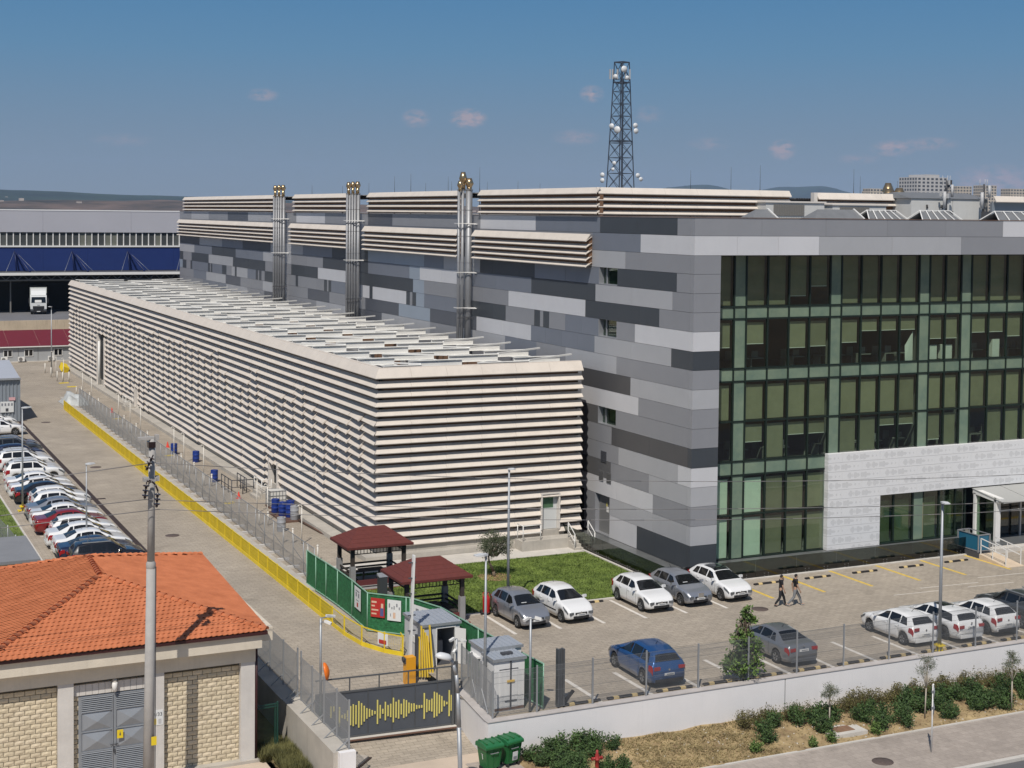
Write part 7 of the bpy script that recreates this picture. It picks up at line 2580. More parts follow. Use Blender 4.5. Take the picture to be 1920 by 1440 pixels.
person('man in black T-shirt and black trousers walking with one hand raised to his ear', (.95, -7.55, 0), -.35, 1.70, .85, M_TROUB, M_SHOE, True)
person('man in black T-shirt and grey trousers striding on the right', (1.72, -7.78, 0), -.35, 1.72, 1.1, M_TROUG, M_SHOEL, False)
# ================================================================== plants
M_LEAF = mat('shrub_leaf_dark', (.028, .062, .020), .7, var=.45, vscale=3, color2=(.06, .105, .028))
M_LEAFB = mat('shrub_leaf_olive', (.085, .082, .030), .75, var=.35, vscale=3, color2=(.12, .105, .035))
M_LEAFY = mat('leaf_bright', (.055, .115, .025), .65, var=.4, vscale=4, color2=(.11, .17, .04))
M_LEAFO = mat('leaf_olive_tree', (.042, .060, .028), .7, var=.4, vscale=4, color2=(.075, .09, .04))
M_NEEDLE = mat('pine_needle', (.050, .075, .030), .75, var=.4, vscale=5, color2=(.085, .10, .045))
M_BARK = mat('bark', (.16, .12, .085), .9, var=.3, vscale=8, bump=.5, bscale=20)
M_STAKE = mat('pale_bark', (.36, .32, .26), .85, var=.15, vscale=6)

def leaf(vs, fs, p, d, up, L, W):
    d = d.normalized()
    s = d.cross(up)
    s = s.normalized() if s.length > .05 else Vector((1, 0, 0))
    b = len(vs)
    n = s.cross(d)
    vs += [tuple(p), tuple(p + d * L * .5 + s * W * .5 + n * .01), tuple(p + d * L), tuple(p + d * L * .5 - s * W * .5 + n * .01)]
    fs.append((b, b + 1, b + 2, b + 3))

def shrub_mesh(seed, m, n=900, h=.75, r=.5, upright=.6, L=.11, W=.05):
    rr = random.Random(seed)
    vs, fs = [], []
    stems = []
    for i in range(rr.randint(9, 13)):
        a = rr.uniform(0, 2 * pi)
        q = rr.uniform(.15, 1.0)
        tip = Vector((cos(a) * r * q, sin(a) * r * q, h * rr.uniform(.55, 1.05) * (1.05 - .35 * q)))
        base = Vector((cos(a) * .06, sin(a) * .06, 0))
        stems.append((base, tip))
    per = n // len(stems)
    for base, tip in stems:
        for k in range(per):
            q = rr.uniform(.18, 1.0)
            p = base.lerp(tip, q) + Vector((rr.gauss(0, .085), rr.gauss(0, .085), rr.gauss(0, .06)))
            p.z = max(.02, p.z)
            d = Vector((rr.gauss(0, 1), rr.gauss(0, 1), rr.gauss(0, .6) + upright))
            leaf(vs, fs, p, d, Vector((rr.gauss(0, 1), rr.gauss(0, 1), rr.gauss(0, 1))), L * rr.uniform(.6, 1.3), W * rr.uniform(.7, 1.3))
    mb = MB().add(vs, fs)
    me = mb.mesh('shrub_foliage', m)
    st = MB()
    for base, tip in stems:
        st.tube(base, base.lerp(tip, .9), .012, .004, n=4)
    return me, st.mesh('shrub_stems', M_BARK)
SH_D = [shrub_mesh(i, M_LEAF) for i in range(4)]
SH_B = [shrub_mesh(20 + i, M_LEAFB, n=600, h=.7, r=.42, L=.10, W=.03) for i in range(3)]
SH_S = [shrub_mesh(40 + i, M_LEAFY, n=420, h=.62, r=.30, L=.14, W=.055) for i in range(2)]
def bedz(x, y):
    return bed_z(x, y)
def shrub(lab, grp, lib, x, y, s, sz=1.0):
    fol, stm = lib[RND.randrange(len(lib))]
    t = thing('shrub', lab, 'shrub', (x, y, bedz(x, y) - .03), RND.uniform(0, 6.28), grp)
    a, b = link('foliage', fol, t, world=False), link('stems', stm, t, world=False)
    a.scale = b.scale = (s, s, s * sz)
rs_ = random.Random(21)
# the clump at the left by the hydrant
for (x, y, s) in ((-19.3, -18.7, .95), (-18.5, -18.6, 1.15), (-17.7, -18.5, 1.3), (-16.9, -18.5, 1.25), (-16.1, -18.5, 1.1), (-15.5, -18.6, .9), (-19.0, -19.3, 1.0), (-18.2, -19.4, 1.15), (-17.5, -19.4, 1.1), (-16.6, -19.3, 1.0),
                  (-18.7, -20.1, 1.0), (-17.9, -20.2, 1.0), (-16.0, -20.6, .95), (-16.6, -20.3, .9), (-17.9, -20.9, .8), (-19.2, -20.5, .9), (-18.4, -20.8, .9)):
    shrub('dense dark green shrub in the clump between the bins and the red hydrant', 'shrubs by the red hydrant', SH_D, x, y, s)
for (x, y, s) in ((-18.0, -18.35, 1.1), (-17.0, -18.3, 1.1)):
    shrub('upright bright green shrub against the white wall by the red hydrant', 'bright shrubs against the wall', SH_S, x, y, s)
# brownish row along the wall
x = -8.9
while x < 14:
    y = -18.55 + rs_.uniform(-.15, .2)
    if not (-5.6 < x < -3.9) or rs_.random() < .3:
        shrub('half dry brownish shrub in the row along the foot of the white wall', 'dry shrubs along the wall', SH_B, x, y, rs_.uniform(1.0, 1.4))
    x += rs_.uniform(.5, .85)
# dark green rows nearer the sidewalk
x = -8.8
while x < 16:
    for y0 in (-19.25, -19.85, -20.45):
        if -5.7 < x < -3.4 and y0 < -19.4:
            continue
        if x < -6.5 and y0 < -20 and rs_.random() < .5:
            continue
        if rs_.random() < (.72 if y0 > -19.6 or x > -2.5 else .5):
            shrub('dark green bushy shrub in the planted rows beside the sidewalk', 'dark shrubs beside the sidewalk', SH_D, x + rs_.uniform(-.3, .3), y0 + rs_.uniform(-.25, .25), rs_.uniform(.85, 1.25))
    x += .72
for (x, y, s, lab) in ((-9.7, -20.7, .9, 'small lone shrub at the left end of the planted rows'), (-5.8, -20.9, .85, 'spiky green shrub just left of the square chamber'), (-3.4, -20.9, .95, 'spiky green shrub just right of the square chamber'), (-6.9, -21.0, .8, 'small spiky shrub at the sidewalk edge')):
    shrub(lab, None, SH_S, x, y, s)
# dry tufts on the bare soil
def tufts(name, lab, rects, count, h, m, zf):
    vs, fs = [], []
    r = random.Random(8)
    for k in range(count):
        x0, y0, x1, y1 = rects[k % len(rects)]
        x, y = r.uniform(x0, x1), r.uniform(y0, y1)
        z = zf(x, y) - .01
        for q in range(5):
            a = r.uniform(0, 2 * pi)
            hh = h * r.uniform(.4, 1.2)
            b = len(vs)
            vs += [(x - sin(a) * .012, y + cos(a) * .012, z), (x + sin(a) * .012, y - cos(a) * .012, z), (x + cos(a) * hh * .7, y + sin(a) * hh * .7, z + hh)]
            fs.append((b, b + 1, b + 2))
    o = MB().add(vs, fs).build(name, m)
    tag(o, lab, 'dry grass', kind='stuff')
M_STRAW = mat('straw', (.24, .185, .085), .9, var=.35, vscale=2, color2=(.30, .24, .12))
tufts('dry_grass', 'dry grass tufts scattered over the bare soil of the planting bed', [(-20, -21.1, 30, -18.1), (-15, -21.1, -8.5, -18.1)], 9000, .10, M_STRAW, bed_z)
M_WEED = mat('weed_green', (.075, .085, .028), .85, var=.4, vscale=2, color2=(.15, .14, .05))
tufts('weeds', 'tall dry weeds between the orange roofed building and the concrete wall', [(-29.4, -14.6, -27.8, -12.9), (-28.9, -16.5, -27.8, -13.8)], 2600, .42, M_WEED, lambda x, y: -1.5)
tufts('dry_straw', 'yellow straw at the foot of the left concrete wall', [(-29.0, -18.5, -27.8, -14.5)], 2200, .14, M_STRAW, lambda x, y: -1.497)
st_ = MB()
for k in range(170):
    x, y = rs_.uniform(-16, 10), rs_.uniform(-21.1, -18.2)
    q = rs_.uniform(.015, .045)
    st_.cbox((x, y, bed_z(x, y) + q * .3), (q * 2, q * 1.5, q), rz=rs_.uniform(0, 3))
tag(st_.build('pebbles', mat('pebble', (.55, .50, .42), .9)), 'pale pebbles scattered on the soil of the planting bed', 'pebbles', kind='stuff')

# ---- trees
def branch_tree(name, lab, cat, base, trunk_pts, crowns, nleaf, L, W, lm, bark, seed, limbs=10, r0=.08, droop=0.0):
    """crowns: list of (centre, radii); leaves fill the crowns unevenly, in clumps round twig ends"""
    r = random.Random(seed)
    t = thing(name, lab, cat, base)
    tk = MB()
    for a, b in zip(trunk_pts[:-1], trunk_pts[1:]):
        tk.tube(a[0], b[0], a[1], b[1], n=8)
    top = Vector(trunk_pts[-1][0])
    vs, fs = [], []
    tot = sum(c[1][0] * c[1][1] * c[1][2] for c in crowns)
    for c, rad in crowns:
        c = Vector(c)
        share = rad[0] * rad[1] * rad[2] / tot
        nl = max(2, int(limbs * share + .5))
        ncl = max(5, int(nleaf * share / 26))
        ends = []
        for i in range(ncl):
            while True:
                q = Vector((r.uniform(-1, 1), r.uniform(-1, 1), r.uniform(-1, 1)))
                if .12 < q.length < 1:
                    break
            q = q * (.55 + .45 * q.length)
            ends.append(c + Vector((q.x * rad[0], q.y * rad[1], q.z * rad[2])))
        for e in ends[:nl * 2]:
            src = Vector(trunk_pts[r.randrange(max(1, len(trunk_pts) - 2), len(trunk_pts))][0])
            midp = src.lerp(e, .55) + Vector((r.uniform(-.1, .1), r.uniform(-.1, .1), .08))
            tk.tube(src, midp, r0 * .35, r0 * .2, n=5).tube(midp, e, r0 * .2, r0 * .06, n=4)
        for e in ends:
            m = r.randint(16, 34)
            sp = r.uniform(.07, .15) * (rad[0] / .6) ** .5
            for k in range(m):
                p = e + Vector((r.gauss(0, sp), r.gauss(0, sp), r.gauss(0, sp * .8)))
                d = Vector((r.gauss(0, 1), r.gauss(0, 1), r.gauss(0, .7) - droop))
                leaf(vs, fs, p, d, Vector((r.gauss(0, 1), r.gauss(0, 1), r.gauss(0, 1))), L * r.uniform(.6, 1.35), W * r.uniform(.7, 1.3))
    tk.build('trunk', bark, t)
    MB().add(vs, fs).build('crown', lm, t)
    return t
V3 = lambda *a: Vector(a)
branch_tree('olive_tree', 'small dark olive-like tree with several stems on the lawn by the lamp post', 'tree', (-10.5, 4.15, .03),
            [(V3(-10.5, 4.15, 0), .11), (V3(-10.55, 4.15, .35), .09), (V3(-10.85, 4.1, .9), .06), (V3(-10.9, 4.1, 1.3), .04), (V3(-10.3, 4.2, 1.2), .05)],
            [((-10.95, 4.1, 1.75), (.75, .7, .55)), ((-10.2, 4.2, 1.85), (.8, .75, .6)), ((-10.55, 4.15, 2.25), (.75, .7, .45)), ((-9.75, 4.2, 1.45), (.4, .45, .35))], 4200, .10, .035, M_LEAFO, M_BARK, 3, limbs=12, r0=.10)
struct('tree_soil_ring', MB().lathe([(0, .05), (.8, .045), (1.0, .03)], 18, (-10.5, 4.1, 0)), mat('bare_soil', (.30, .19, .10), .95, var=.2, vscale=3))
branch_tree('young_tree', 'young leafy tree with a ragged narrow top standing at the white wall', 'tree', (-8.05, -17.3, 0),
            [(V3(-8.05, -17.3, 0), .06), (V3(-8.05, -17.3, 1.2), .05), (V3(-8.0, -17.3, 2.2), .035), (V3(-7.95, -17.3, 3.25), .015)],
            [((-8.15, -17.25, .65), (.95, .7, .55)), ((-7.85, -17.25, 1.3), (.75, .55, .6)), ((-8.1, -17.3, 1.9), (.55, .45, .45)), ((-8.0, -17.3, 2.55), (.30, .28, .42)), ((-7.95, -17.3, 3.1), (.17, .17, .28)), ((-7.55, -17.3, 2.75), (.14, .12, .22))], 3000, .17, .10, M_LEAFY, M_BARK, 5, limbs=14, r0=.07)
def pine(lab, x, y, z, h, r, seed, off=0.0):
    branch_tree('young_pine', lab, 'tree', (x, y, z), [(V3(x, y, z), .035), (V3(x + off * .4, y, z + h * .5), .03), (V3(x + off, y, z + h * .92), .016)],
                [((x + off - r * .45, y, z + h * .80), (r * .55, r * .5, r * .32)), ((x + off + r * .4, y + .05, z + h * .84), (r * .55, r * .5, r * .34)), ((x + off, y, z + h * .96), (r * .55, r * .5, r * .34))], 900, .17, .014, M_NEEDLE, M_STAKE, seed, limbs=9, r0=.045)
pine('little round-headed pine on a bare stem left of the square chamber', -5.1, -19.75, -1.85, 1.95, .45, 11)
pine('taller little pine with a lopsided head behind the traffic sign', -.2, -20.3, -1.92, 2.85, .52, 12, .12)
pine('little pine cut off by the right edge of the picture', 4.4, -20.9, -1.95, 2.75, .45, 13)
# ================================================================== on the roof of the main building
M_HVAC = mat('plant_room_white', (.52, .52, .50), .6, var=.05, vscale=.8, streak=.1)
M_GRILL = mat('vent_grey', (.17, .165, .155), .6)
M_RAIL = mat('skylight_grey', (.16, .165, .17), .6, var=.1, vscale=2)
r2 = thing('roof_louver', 'short cream slatted screen on the roof behind the air units', 'louver screen', (23, 14, 20.6))
for z, h in ((22.0, .5), (21.6, .3)):
    for i in range(3):
        mb = MB()
        slat_x(mb, 14, 18.9 + 2.83 * i + .006, 18.9 + 2.83 * (i + 1) - .006, z, h, 0, .36)
        mb.build('slat', M_SLAT, r2)
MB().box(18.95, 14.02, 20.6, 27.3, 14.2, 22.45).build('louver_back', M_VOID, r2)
MB().box(18.6, 13.8, 20.6, 18.9, 14.2, 22.5).build('end_frame', M_SLATB, r2)
r3 = thing('roof_louver', 'cream slatted screen at the right edge of the roof', 'louver screen', (38, 13, 20.6))
for i in range(3):
    mb = MB()
    slat_x(mb, 13, 34.4 + 2.8 * i + .006, 34.4 + 2.8 * (i + 1) - .006, 22.0, .48, 0, .36)
    mb.build('slat', M_SLAT, r3)
MB().box(34.4, 13.1, 20.6, 43, 13.3, 22.0).build('louver_back', M_CORR, r3)
co = MB()
for i in range(7):
    x = 17.7 + i * .22
    co.tube((x, 14.6, 22.0), (x, 17, 22.0), .10, n=8)
co.box(17.6, 14.6, 20.6, 19.3, 17, 21.95)
tag(co.build('ribbed_duct', M_PLASD), 'dark ribbed duct between the two slatted roof screens', 'duct')
for x0, x1, z1, lab in ((12.2, 17.0, 21.72, 'beige air handling unit with two dark grilles on the roof, left one'), (17.7, 22.3, 21.6, 'beige air handling unit with two dark grilles on the roof, right one')):
    t = thing('air_unit', lab, 'air unit', ((x0 + x1) / 2, 12, 20.6), 0, 'air handling units on the roof')
    MB().box(x0, 10.5, 20.6, x1, 13.2, z1).build('housing', M_HVAC, t)
    MB().box(x0 - .1, 10.4, z1, x1 + .1, 13.3, z1 + .10).build('top_cover', M_SLATB, t)
    gr = MB().box(x0 + .6, 10.44, 20.85, x0 + 3.1, 10.49, z1 - .12)
    for i in range(18):
        gr.box(x0 + .62 + i * .138, 10.40, 20.86, x0 + .66 + i * .138, 10.44, z1 - .13)
    gr.build('grille', M_GRILL, t)
def skylight(lab, x0, x1, y0, y1, zr, white):
    t = thing('skylight', lab, 'skylight', ((x0 + x1) / 2, y0, 20.6), 0, 'gabled skylights on the roof')
    ym = (y0 + y1) / 2
    # ridge runs along x, gables at the ends
    xm = (x0 + x1) / 2
    if not white:
        MB().add([(x0, y0, 20.62), (x1, y0, 20.62), (x1 - .25, ym, zr), (x0 + .8, ym, zr), (x0, y1, 20.62), (x1, y1, 20.62)], [(0, 1, 2, 3), (3, 2, 5, 4), (1, 5, 2), (0, 3, 4)]).build('roof_sheet', M_RAIL, t)
        tr = MB().bar((x1 + .02, y0, 20.68), (x1 - .2, ym, zr + .05), .08, .06).bar((x1 + .02, y1, 20.68), (x1 - .2, ym, zr + .05), .08, .06)
        tr.build('gable_trim', M_WMETAL, t)
    else:
        fr = MB()
        fr.bar((x0 + .5, ym, zr), (x1 - .4, ym, zr), .06)
        n = 5
        for i in range(n + 1):
            q = lerp(x0, x1, i / n)
            qq = lerp(x0 + .5, x1 - .4, i / n)
            fr.bar((q, y0, 20.64), (qq, ym, zr), .06).bar((q, y1, 20.64), (qq, ym, zr), .06)
        fr.bar((x0, y0, 20.66), (x1, y0, 20.66), .06)
        fr.build('frame', M_WMETAL, t)
        MB().add([(x0 + .1, y0 + .1, 20.62), (x1 - .1, y0 + .1, 20.62), (x1 - .5, ym, zr - .08), (x0 + .6, ym, zr - .08), (x0 + .1, y1 - .1, 20.62), (x1 - .1, y1 - .1, 20.62)], [(0, 1, 2, 3), (3, 2, 5, 4)]).build('roof_sheet', M_RAIL, t)
skylight('small dark gabled skylight nearest the corner of the roof', 7.5, 9.4, 5.2, 6.8, 21.22, False)
skylight('long dark gabled skylight with a white gable edge', 12.3, 16.2, 5.2, 6.9, 21.27, False)
skylight('skylight with a white truss frame left of the white plant room', 19.0, 22.4, 8.2, 10.0, 21.28, True)
skylight('skylight with a white truss frame in front of the white plant room', 23.6, 27.2, 8.2, 10.0, 21.3, True)
skylight('white trussed skylight at the right edge of the roof', 28.6, 33.5, 6.2, 8.2, 21.3, True)
ph = thing('plant_room', 'white plant room with a dark roof on top of the main building', 'plant room', (29, 14, 20.6))
MB().box(25.8, 12, 20.6, 29.6, 17, 22.2).box(29.65, 12, 20.6, 32.4, 17, 22.2).build('wall', M_HVAC, ph)
MB().add([(25.6, 11.9, 22.2), (32.9, 11.9, 22.2), (32.7, 14, 22.65), (25.8, 14, 22.65), (32.9, 17.1, 22.2), (25.6, 17.1, 22.2)], [(0, 1, 2, 3), (3, 2, 4, 5), (1, 4, 2), (0, 3, 5)]).build('roof_sheet', M_RAIL, ph)
MB().box(32.4, 12.05, 20.6, 33.0, 17, 22.2).build('side_wall', M_GRILL, ph)
for x in (27.2, 28.6):
    MB().bar((x, 11.97, 21.7), (x - .1, 11.8, 21.5), .12).build('flood_lamp', M_PLASD, ph)
# antenna masts
M_ANT = mat('antenna_pale', (.42, .42, .42), .5, var=.1, vscale=5)
M_ANTD = mat('antenna_dark', (.06, .06, .065), .6)
def antenna(lab, x, y, h, seed):
    r = random.Random(seed)
    t = thing('antenna_mast', lab, 'antenna mast', (x, y, 20.6), 0, 'antenna masts on the roof')
    MB().tube((x, y, 20.6), (x, y, 20.6 + h), .07, n=8).build('mast', M_ANTD, t)
    MB().tube((x - .34, y - .2, 21.5), (x - .34, y - .2, 22.7), .12, n=8).build('panel_antenna', M_ANT, t)
    MB().tube((x + .30, y - .25, 22.3), (x + .30, y - .25, 23.2), .10, n=8).build('panel_antenna', M_ANT, t)
    for i in range(6):
        a = r.uniform(0, 6.28)
        z = 20.6 + h * r.uniform(.45, .98)
        rr_ = r.uniform(.15, .55)
        m = MB().bar((x, y, z), (x + cos(a) * rr_, y + sin(a) * rr_, z), .04)
        m.cbox((x + cos(a) * rr_, y + sin(a) * rr_, z), (.12, .14, .34))
        m.build('radio_unit', M_ANTD if i % 2 else M_ANT, t)
    for i in range(3):
        a = i * 2.1
        MB().tube((x + cos(a) * .3, y + sin(a) * .3, 20.6 + h - .3), (x + cos(a) * .3, y + sin(a) * .3, 20.6 + h + .35), .022, n=5).build('whip', M_ANT, t)
    MB().box(x - .3, y - .35, 20.6, x + .35, y - .1, 21.3).build('cabinet', M_ANTD, t)
antenna('cluttered antenna mast standing in front of the white plant room, left one', 28.4, 11.3, 2.9, 2)
antenna('cluttered antenna mast standing at the right end of the white plant room', 31.9, 11.3, 2.7, 4)
cw = thing('flue_cowls', 'cluster of three bronze flue cowls on the far roof', 'flue cowls', (32.4, 22, 20.6))
for x, y, z, r in ((31.95, 22, 22.3, .55), (32.4, 22.6, 22.75, .5), (32.95, 21.9, 22.35, .58)):
    MB().tube((x, y, 20.6), (x, y, z), .3, n=10).build('flue_pipe', M_STEEL, cw)
    MB().lathe([(r * .62, 0), (r, .12), (r * .98, .16), (r * .45, .80), (r * .42, .80), (0, .78)], 16, (x, y, z)).build('cowl', M_BRASS, cw)
# lightning rods
RODS = [(37.3, 60, 25.5), (42.3, 60, 25.95), (46, 60, 26.2), (58.4, 60, 26.1), (59.3, 60, 25.3), (54.6, 45, 24.2), (52.0, 45, 24.4), (-.0 + 1.0, 75, 23.5), (4.3, 75, 23.5), (7.2, 75, 23.85), (10.06, 75, 24.6), (11.9, 75, 24.9), (13.6, 75, 23.95), (16.2, 75, 24.7), (16.6, 75, 24.2), (19.9, 75, 25.8), (20.8, 75, 24.2), (24.5, 75, 24.4), (27.2, 75, 24.2)]
for i, (x, y, z) in enumerate(RODS):
    o = MB().tube((x, y, 20.6), (x, y, 20.6 + (z - 20.6) * .55), .05, n=5).tube((x, y, 20.6 + (z - 20.6) * .55), (x, y, z), .025, .012, n=5).build('lightning_rod', M_ANTD)
    tag(o, 'thin upright lightning rod on the roof of the main building', 'lightning rod', 'lightning rods on the roof')

# ================================================================== lattice radio mast behind
M_MAST = mat('mast_steel_blue', (.075, .09, .115), .5, metal=.4)
tw = thing('radio_mast', 'tall dark lattice radio mast with white dishes rising behind the roof', 'radio mast', (74, 140, 0))
def hw(z):
    return lerp(2.5, .85, z / 45.6)
zs_ = [0]
while zs_[-1] < 42.5:
    zs_.append(zs_[-1] + max(2.0, hw(zs_[-1]) * 1.7))
zs_.append(45.6)
ang = .35
def corner(k, z):
    a = ang + pi / 4 + k * pi / 2
    r = hw(z) * sqrt(2)
    return Vector((74 + cos(a) * r, 140 + sin(a) * r, z))
for k in range(4):
    MB().bar(corner(k, 0), corner(k, 45.6), .13).build('leg', M_MAST, tw)
for i in range(len(zs_) - 1):
    z0, z1 = zs_[i], zs_[i + 1]
    if z1 < 18:
        continue
    b = MB()
    for k in range(4):
        k2 = (k + 1) % 4
        b.bar(corner(k, z0), corner(k2, z1), .065).bar(corner(k2, z0), corner(k, z1), .065).bar(corner(k, z1), corner(k2, z1), .08)
    b.build('bracing', M_MAST, tw)
MB().bar((74.4, 140, 2), (74.2, 140, 43), .28, .2).build('ladder', M_MAST, tw)
for z in (32.8, 42.3, 45.6):
    pb_ = MB()
    for k in range(4):
        pb_.bar(corner(k, z) * 1.0, corner((k + 1) % 4, z), .22, .16)
    pb_.build('platform', M_MAST, tw)
def dish(p, d, r):
    me = MB().lathe([(0, -.10), (r * .6, -.05), (r, .08), (r * .98, .12), (0, .14)], 14).mesh('dish', M_LED)
    o = link('dish', me, tw)
    o.matrix_basis = Matrix.Translation(p) @ Vector(d).to_track_quat('Z', 'Y').to_matrix().to_4x4()
dv = (CAM_POS - Vector((74, 140, 30))).normalized()
for (dx, z, r) in ((-1.5, 35.2, .45), (-.6, 34.6, .6), (2.3, 35.3, .42), (2.4, 34.4, .45), (-2.9, 27.3, .4), (-2.9, 26.4, .4), (2.8, 27.2, .4), (3.3, 26.6, .36), (-1.0, 29.2, .35), (-1.2, 28.2, .3), (.35, 44.4, .55), (-1.0, 43.2, .4), (.9, 43.0, .35)):
    p = Vector((74, 140, z)) + right * dx + dv * 1.6
    dish(p, dv + right * (.5 if dx > 0 else -.5), r)
for dx in (-1.9, -1.5, -.7, .6, 1.3):
    p = Vector((74, 140, 43.6)) + right * dx + dv * 1.3
    MB().bar(p - Vector((0, 0, .8)), p + Vector((0, 0, .8)), .22, .16).build('panel_antenna', M_ANT, tw)

# ================================================================== far left: red roofed block, retaining wall, lorry, blue warehouse
M_RSHEET = mat('red_sheet', (.14, .014, .022), .55, var=.06, vscale=.8)
M_LBW = mat('cabin_grey', (.34, .35, .355), .6, var=.04, vscale=.6)
rb = thing('site_office', 'low grey office block with a dark red sheet roof at the end of the road', 'building', (-20, 140, 0))
MB().box(-70, 137.0, 0, -6, 143, 2.0).build('wall', M_LBW, rb)
MB().box(-70.3, 136.6, 2.02, -5.7, 136.75, 2.16).build('fascia', M_WMETAL, rb)
for i in range(16):
    x0 = -70 + i * 4.02
    MB().add([(x0, 136.6, 2.17), (x0 + 4.0, 136.6, 2.17), (x0 + 4.0, 143.4, 3.85), (x0, 143.4, 3.85)], [(0, 1, 2, 3)]).build('roof_sheet', M_RSHEET, rb)
MB().box(-70, 136.9, 0, -6, 136.995, .12).build('base_trim', M_CONC_L, rb)
for x in (-21.9, -19.2, -15.35, -24.8):
    f = MB().box(x - .58, 136.93, .75, x - .50, 136.98, 1.72).box(x + .5, 136.93, .75, x + .58, 136.98, 1.72).box(x - .5, 136.93, .75, x + .5, 136.98, .83).box(x - .5, 136.93, 1.64, x + .5, 136.98, 1.72).box(x - .05, 136.93, .83, x + .05, 136.98, 1.64)
    w = f.build('window', M_WMETAL, rb)
    MB().box(x - .5, 136.955, .83, x + .5, 136.965, 1.64).build('window_glass', M_CGL, w)
for x in (-22.4, -20.2, -16.3):
    a = MB().box(x - .42, 136.5, .15, x + .42, 136.85, .75).build('air_conditioner', M_WMETAL, rb)
    MB().tube((x - .1, 136.49, .45), (x - .1, 136.46, .45), .24, n=14).build('fan_grille', M_GRILL, a)
for x in (-23.4, -20.55, -18.0):
    MB().box(x - .02, 136.95, .12, x + .02, 136.99, 2.0).build('panel_joint', M_GRILL, rb)
dk = thing('loading_deck', 'raised loading yard with a stained beige retaining wall', 'retaining wall', (-20, 153.6, 0))
MB().box(-90, 153.6, 0, 60, 154.0, 4.42).build('retaining_wall', mat('stained_render', (.46, .38, .28), .9, var=.12, vscale=.5, streak=.55), dk)
struct('loading_yard', MB().quad((-90, 154, 4.4), (60, 154, 4.4), (60, 200, 4.4), (-90, 200, 4.4)), mat('yard_asphalt', (.15, .15, .16), .9, var=.1, vscale=.4))
tag(MB().cbox((-9.7, 156.0, 4.95), (2.3, 1.1, 1.1)).cbox((-9.7, 155.4, 5.55), (2.5, 1.3, .1)).build('pallet_stack', mat('old_timber', (.26, .17, .08), .9, var=.3, vscale=2)), 'stack of brown timber pallets on the loading yard edge', 'pallets')
# lorry
lo = thing('lorry', 'white articulated lorry facing out of the dark loading bay', 'lorry', (-14.2, 167, 4.4))
lx, ly, lz = -14.0, 166.4, 4.4
M_LW = mat('lorry_white', (.62, .63, .62), .4, coat=.5)
M_LT = mat('trailer_white', (.52, .54, .51), .5, var=.05, vscale=1, streak=.2)
R_l = Matrix.Rotation(.20, 4, 'Z')
def LB(name, m, *boxes, par=None):
    mb = MB()
    for (x0, y0, z0, x1, y1, z1) in boxes:
        mb.box(x0, y0, z0, x1, y1, z1)
    o = mb.build(name, m, par or lo, world=False)
    return o
lo.location = (lx, ly, lz)
lo.rotation_euler = (0, 0, -.12)
LB('trailer', M_LT, (-1.25, 2.4, 1.1, 1.25, 15, 4.05))
LB('trailer_marking', M_PG, (-1.262, 4.2, 2.2, -1.252, 5.6, 3.4), (-1.262, 9, 2.0, -1.252, 10.6, 2.6))
cab = MB().extrude_x([(0, .55), (0, 1.75), (.12, 2.75), (.45, 2.95), (2.0, 2.95), (2.0, .55)], -1.2, 1.2).build('cab', M_LW, lo, world=False)
MB().extrude_x([(.35, 2.951), (1.0, 3.65), (1.9, 3.95), (2.0, 2.951)], -1.12, 1.12).build('wind_deflector', M_LW, lo, world=False)
MB().add([(-1.08, -.012, 1.80), (1.08, -.012, 1.80), (1.02, .10, 2.70), (-1.02, .10, 2.70)], [(0, 1, 2, 3)]).build('windscreen', M_CGL, lo, world=False)
MB().add([(-.55, -.0, 1.85), (.45, -.0, 1.85), (.43, .05, 2.25), (-.53, .05, 2.25)], [(0, 1, 2, 3)]).build('dash_board', M_WMETAL, lo, world=False).location = (0, -.03, 0)
LB('grille', M_PLASD, (-.85, -.02, .85, .85, -.002, 1.30))
LB('emblem', M_CHROME, (-.2, -.03, 1.42, .2, -.012, 1.5))
LB('bumper', M_PLASD, (-1.22, -.08, .35, 1.22, .3, .85))
for sx in (-1, 1):
    LB('headlight', M_HLAMP, (sx * .95 - .2, -.10, .62, sx * .95 + .2, -.081, .85))
    LB('mirror', M_PLASD, (sx * 1.40 - .1, .05, 1.75, sx * 1.40 + .1, .2, 2.55))
    MB().add([(sx * 1.205, .35, 1.75), (sx * 1.205, 1.2, 1.75), (sx * 1.205, 1.2, 2.6), (sx * 1.205, .45, 2.6)], [(0, 1, 2, 3)]).build('side_window', M_CGL, lo, world=False)
    for y in (1.1, 4.2, 9.8, 11.1, 12.4):
        MB().tube((sx * 1.0 - .15, y, .5), (sx * 1.0 + .15, y, .5), .5, n=16).build('wheel', M_TYRE, lo, world=False)
LB('number_plate', M_PLATE, (-.26, -.095, .42, .26, -.082, .53))
LB('chassis', M_PLASD, (-.5, 2.0, .6, .5, 14.8, 1.09))
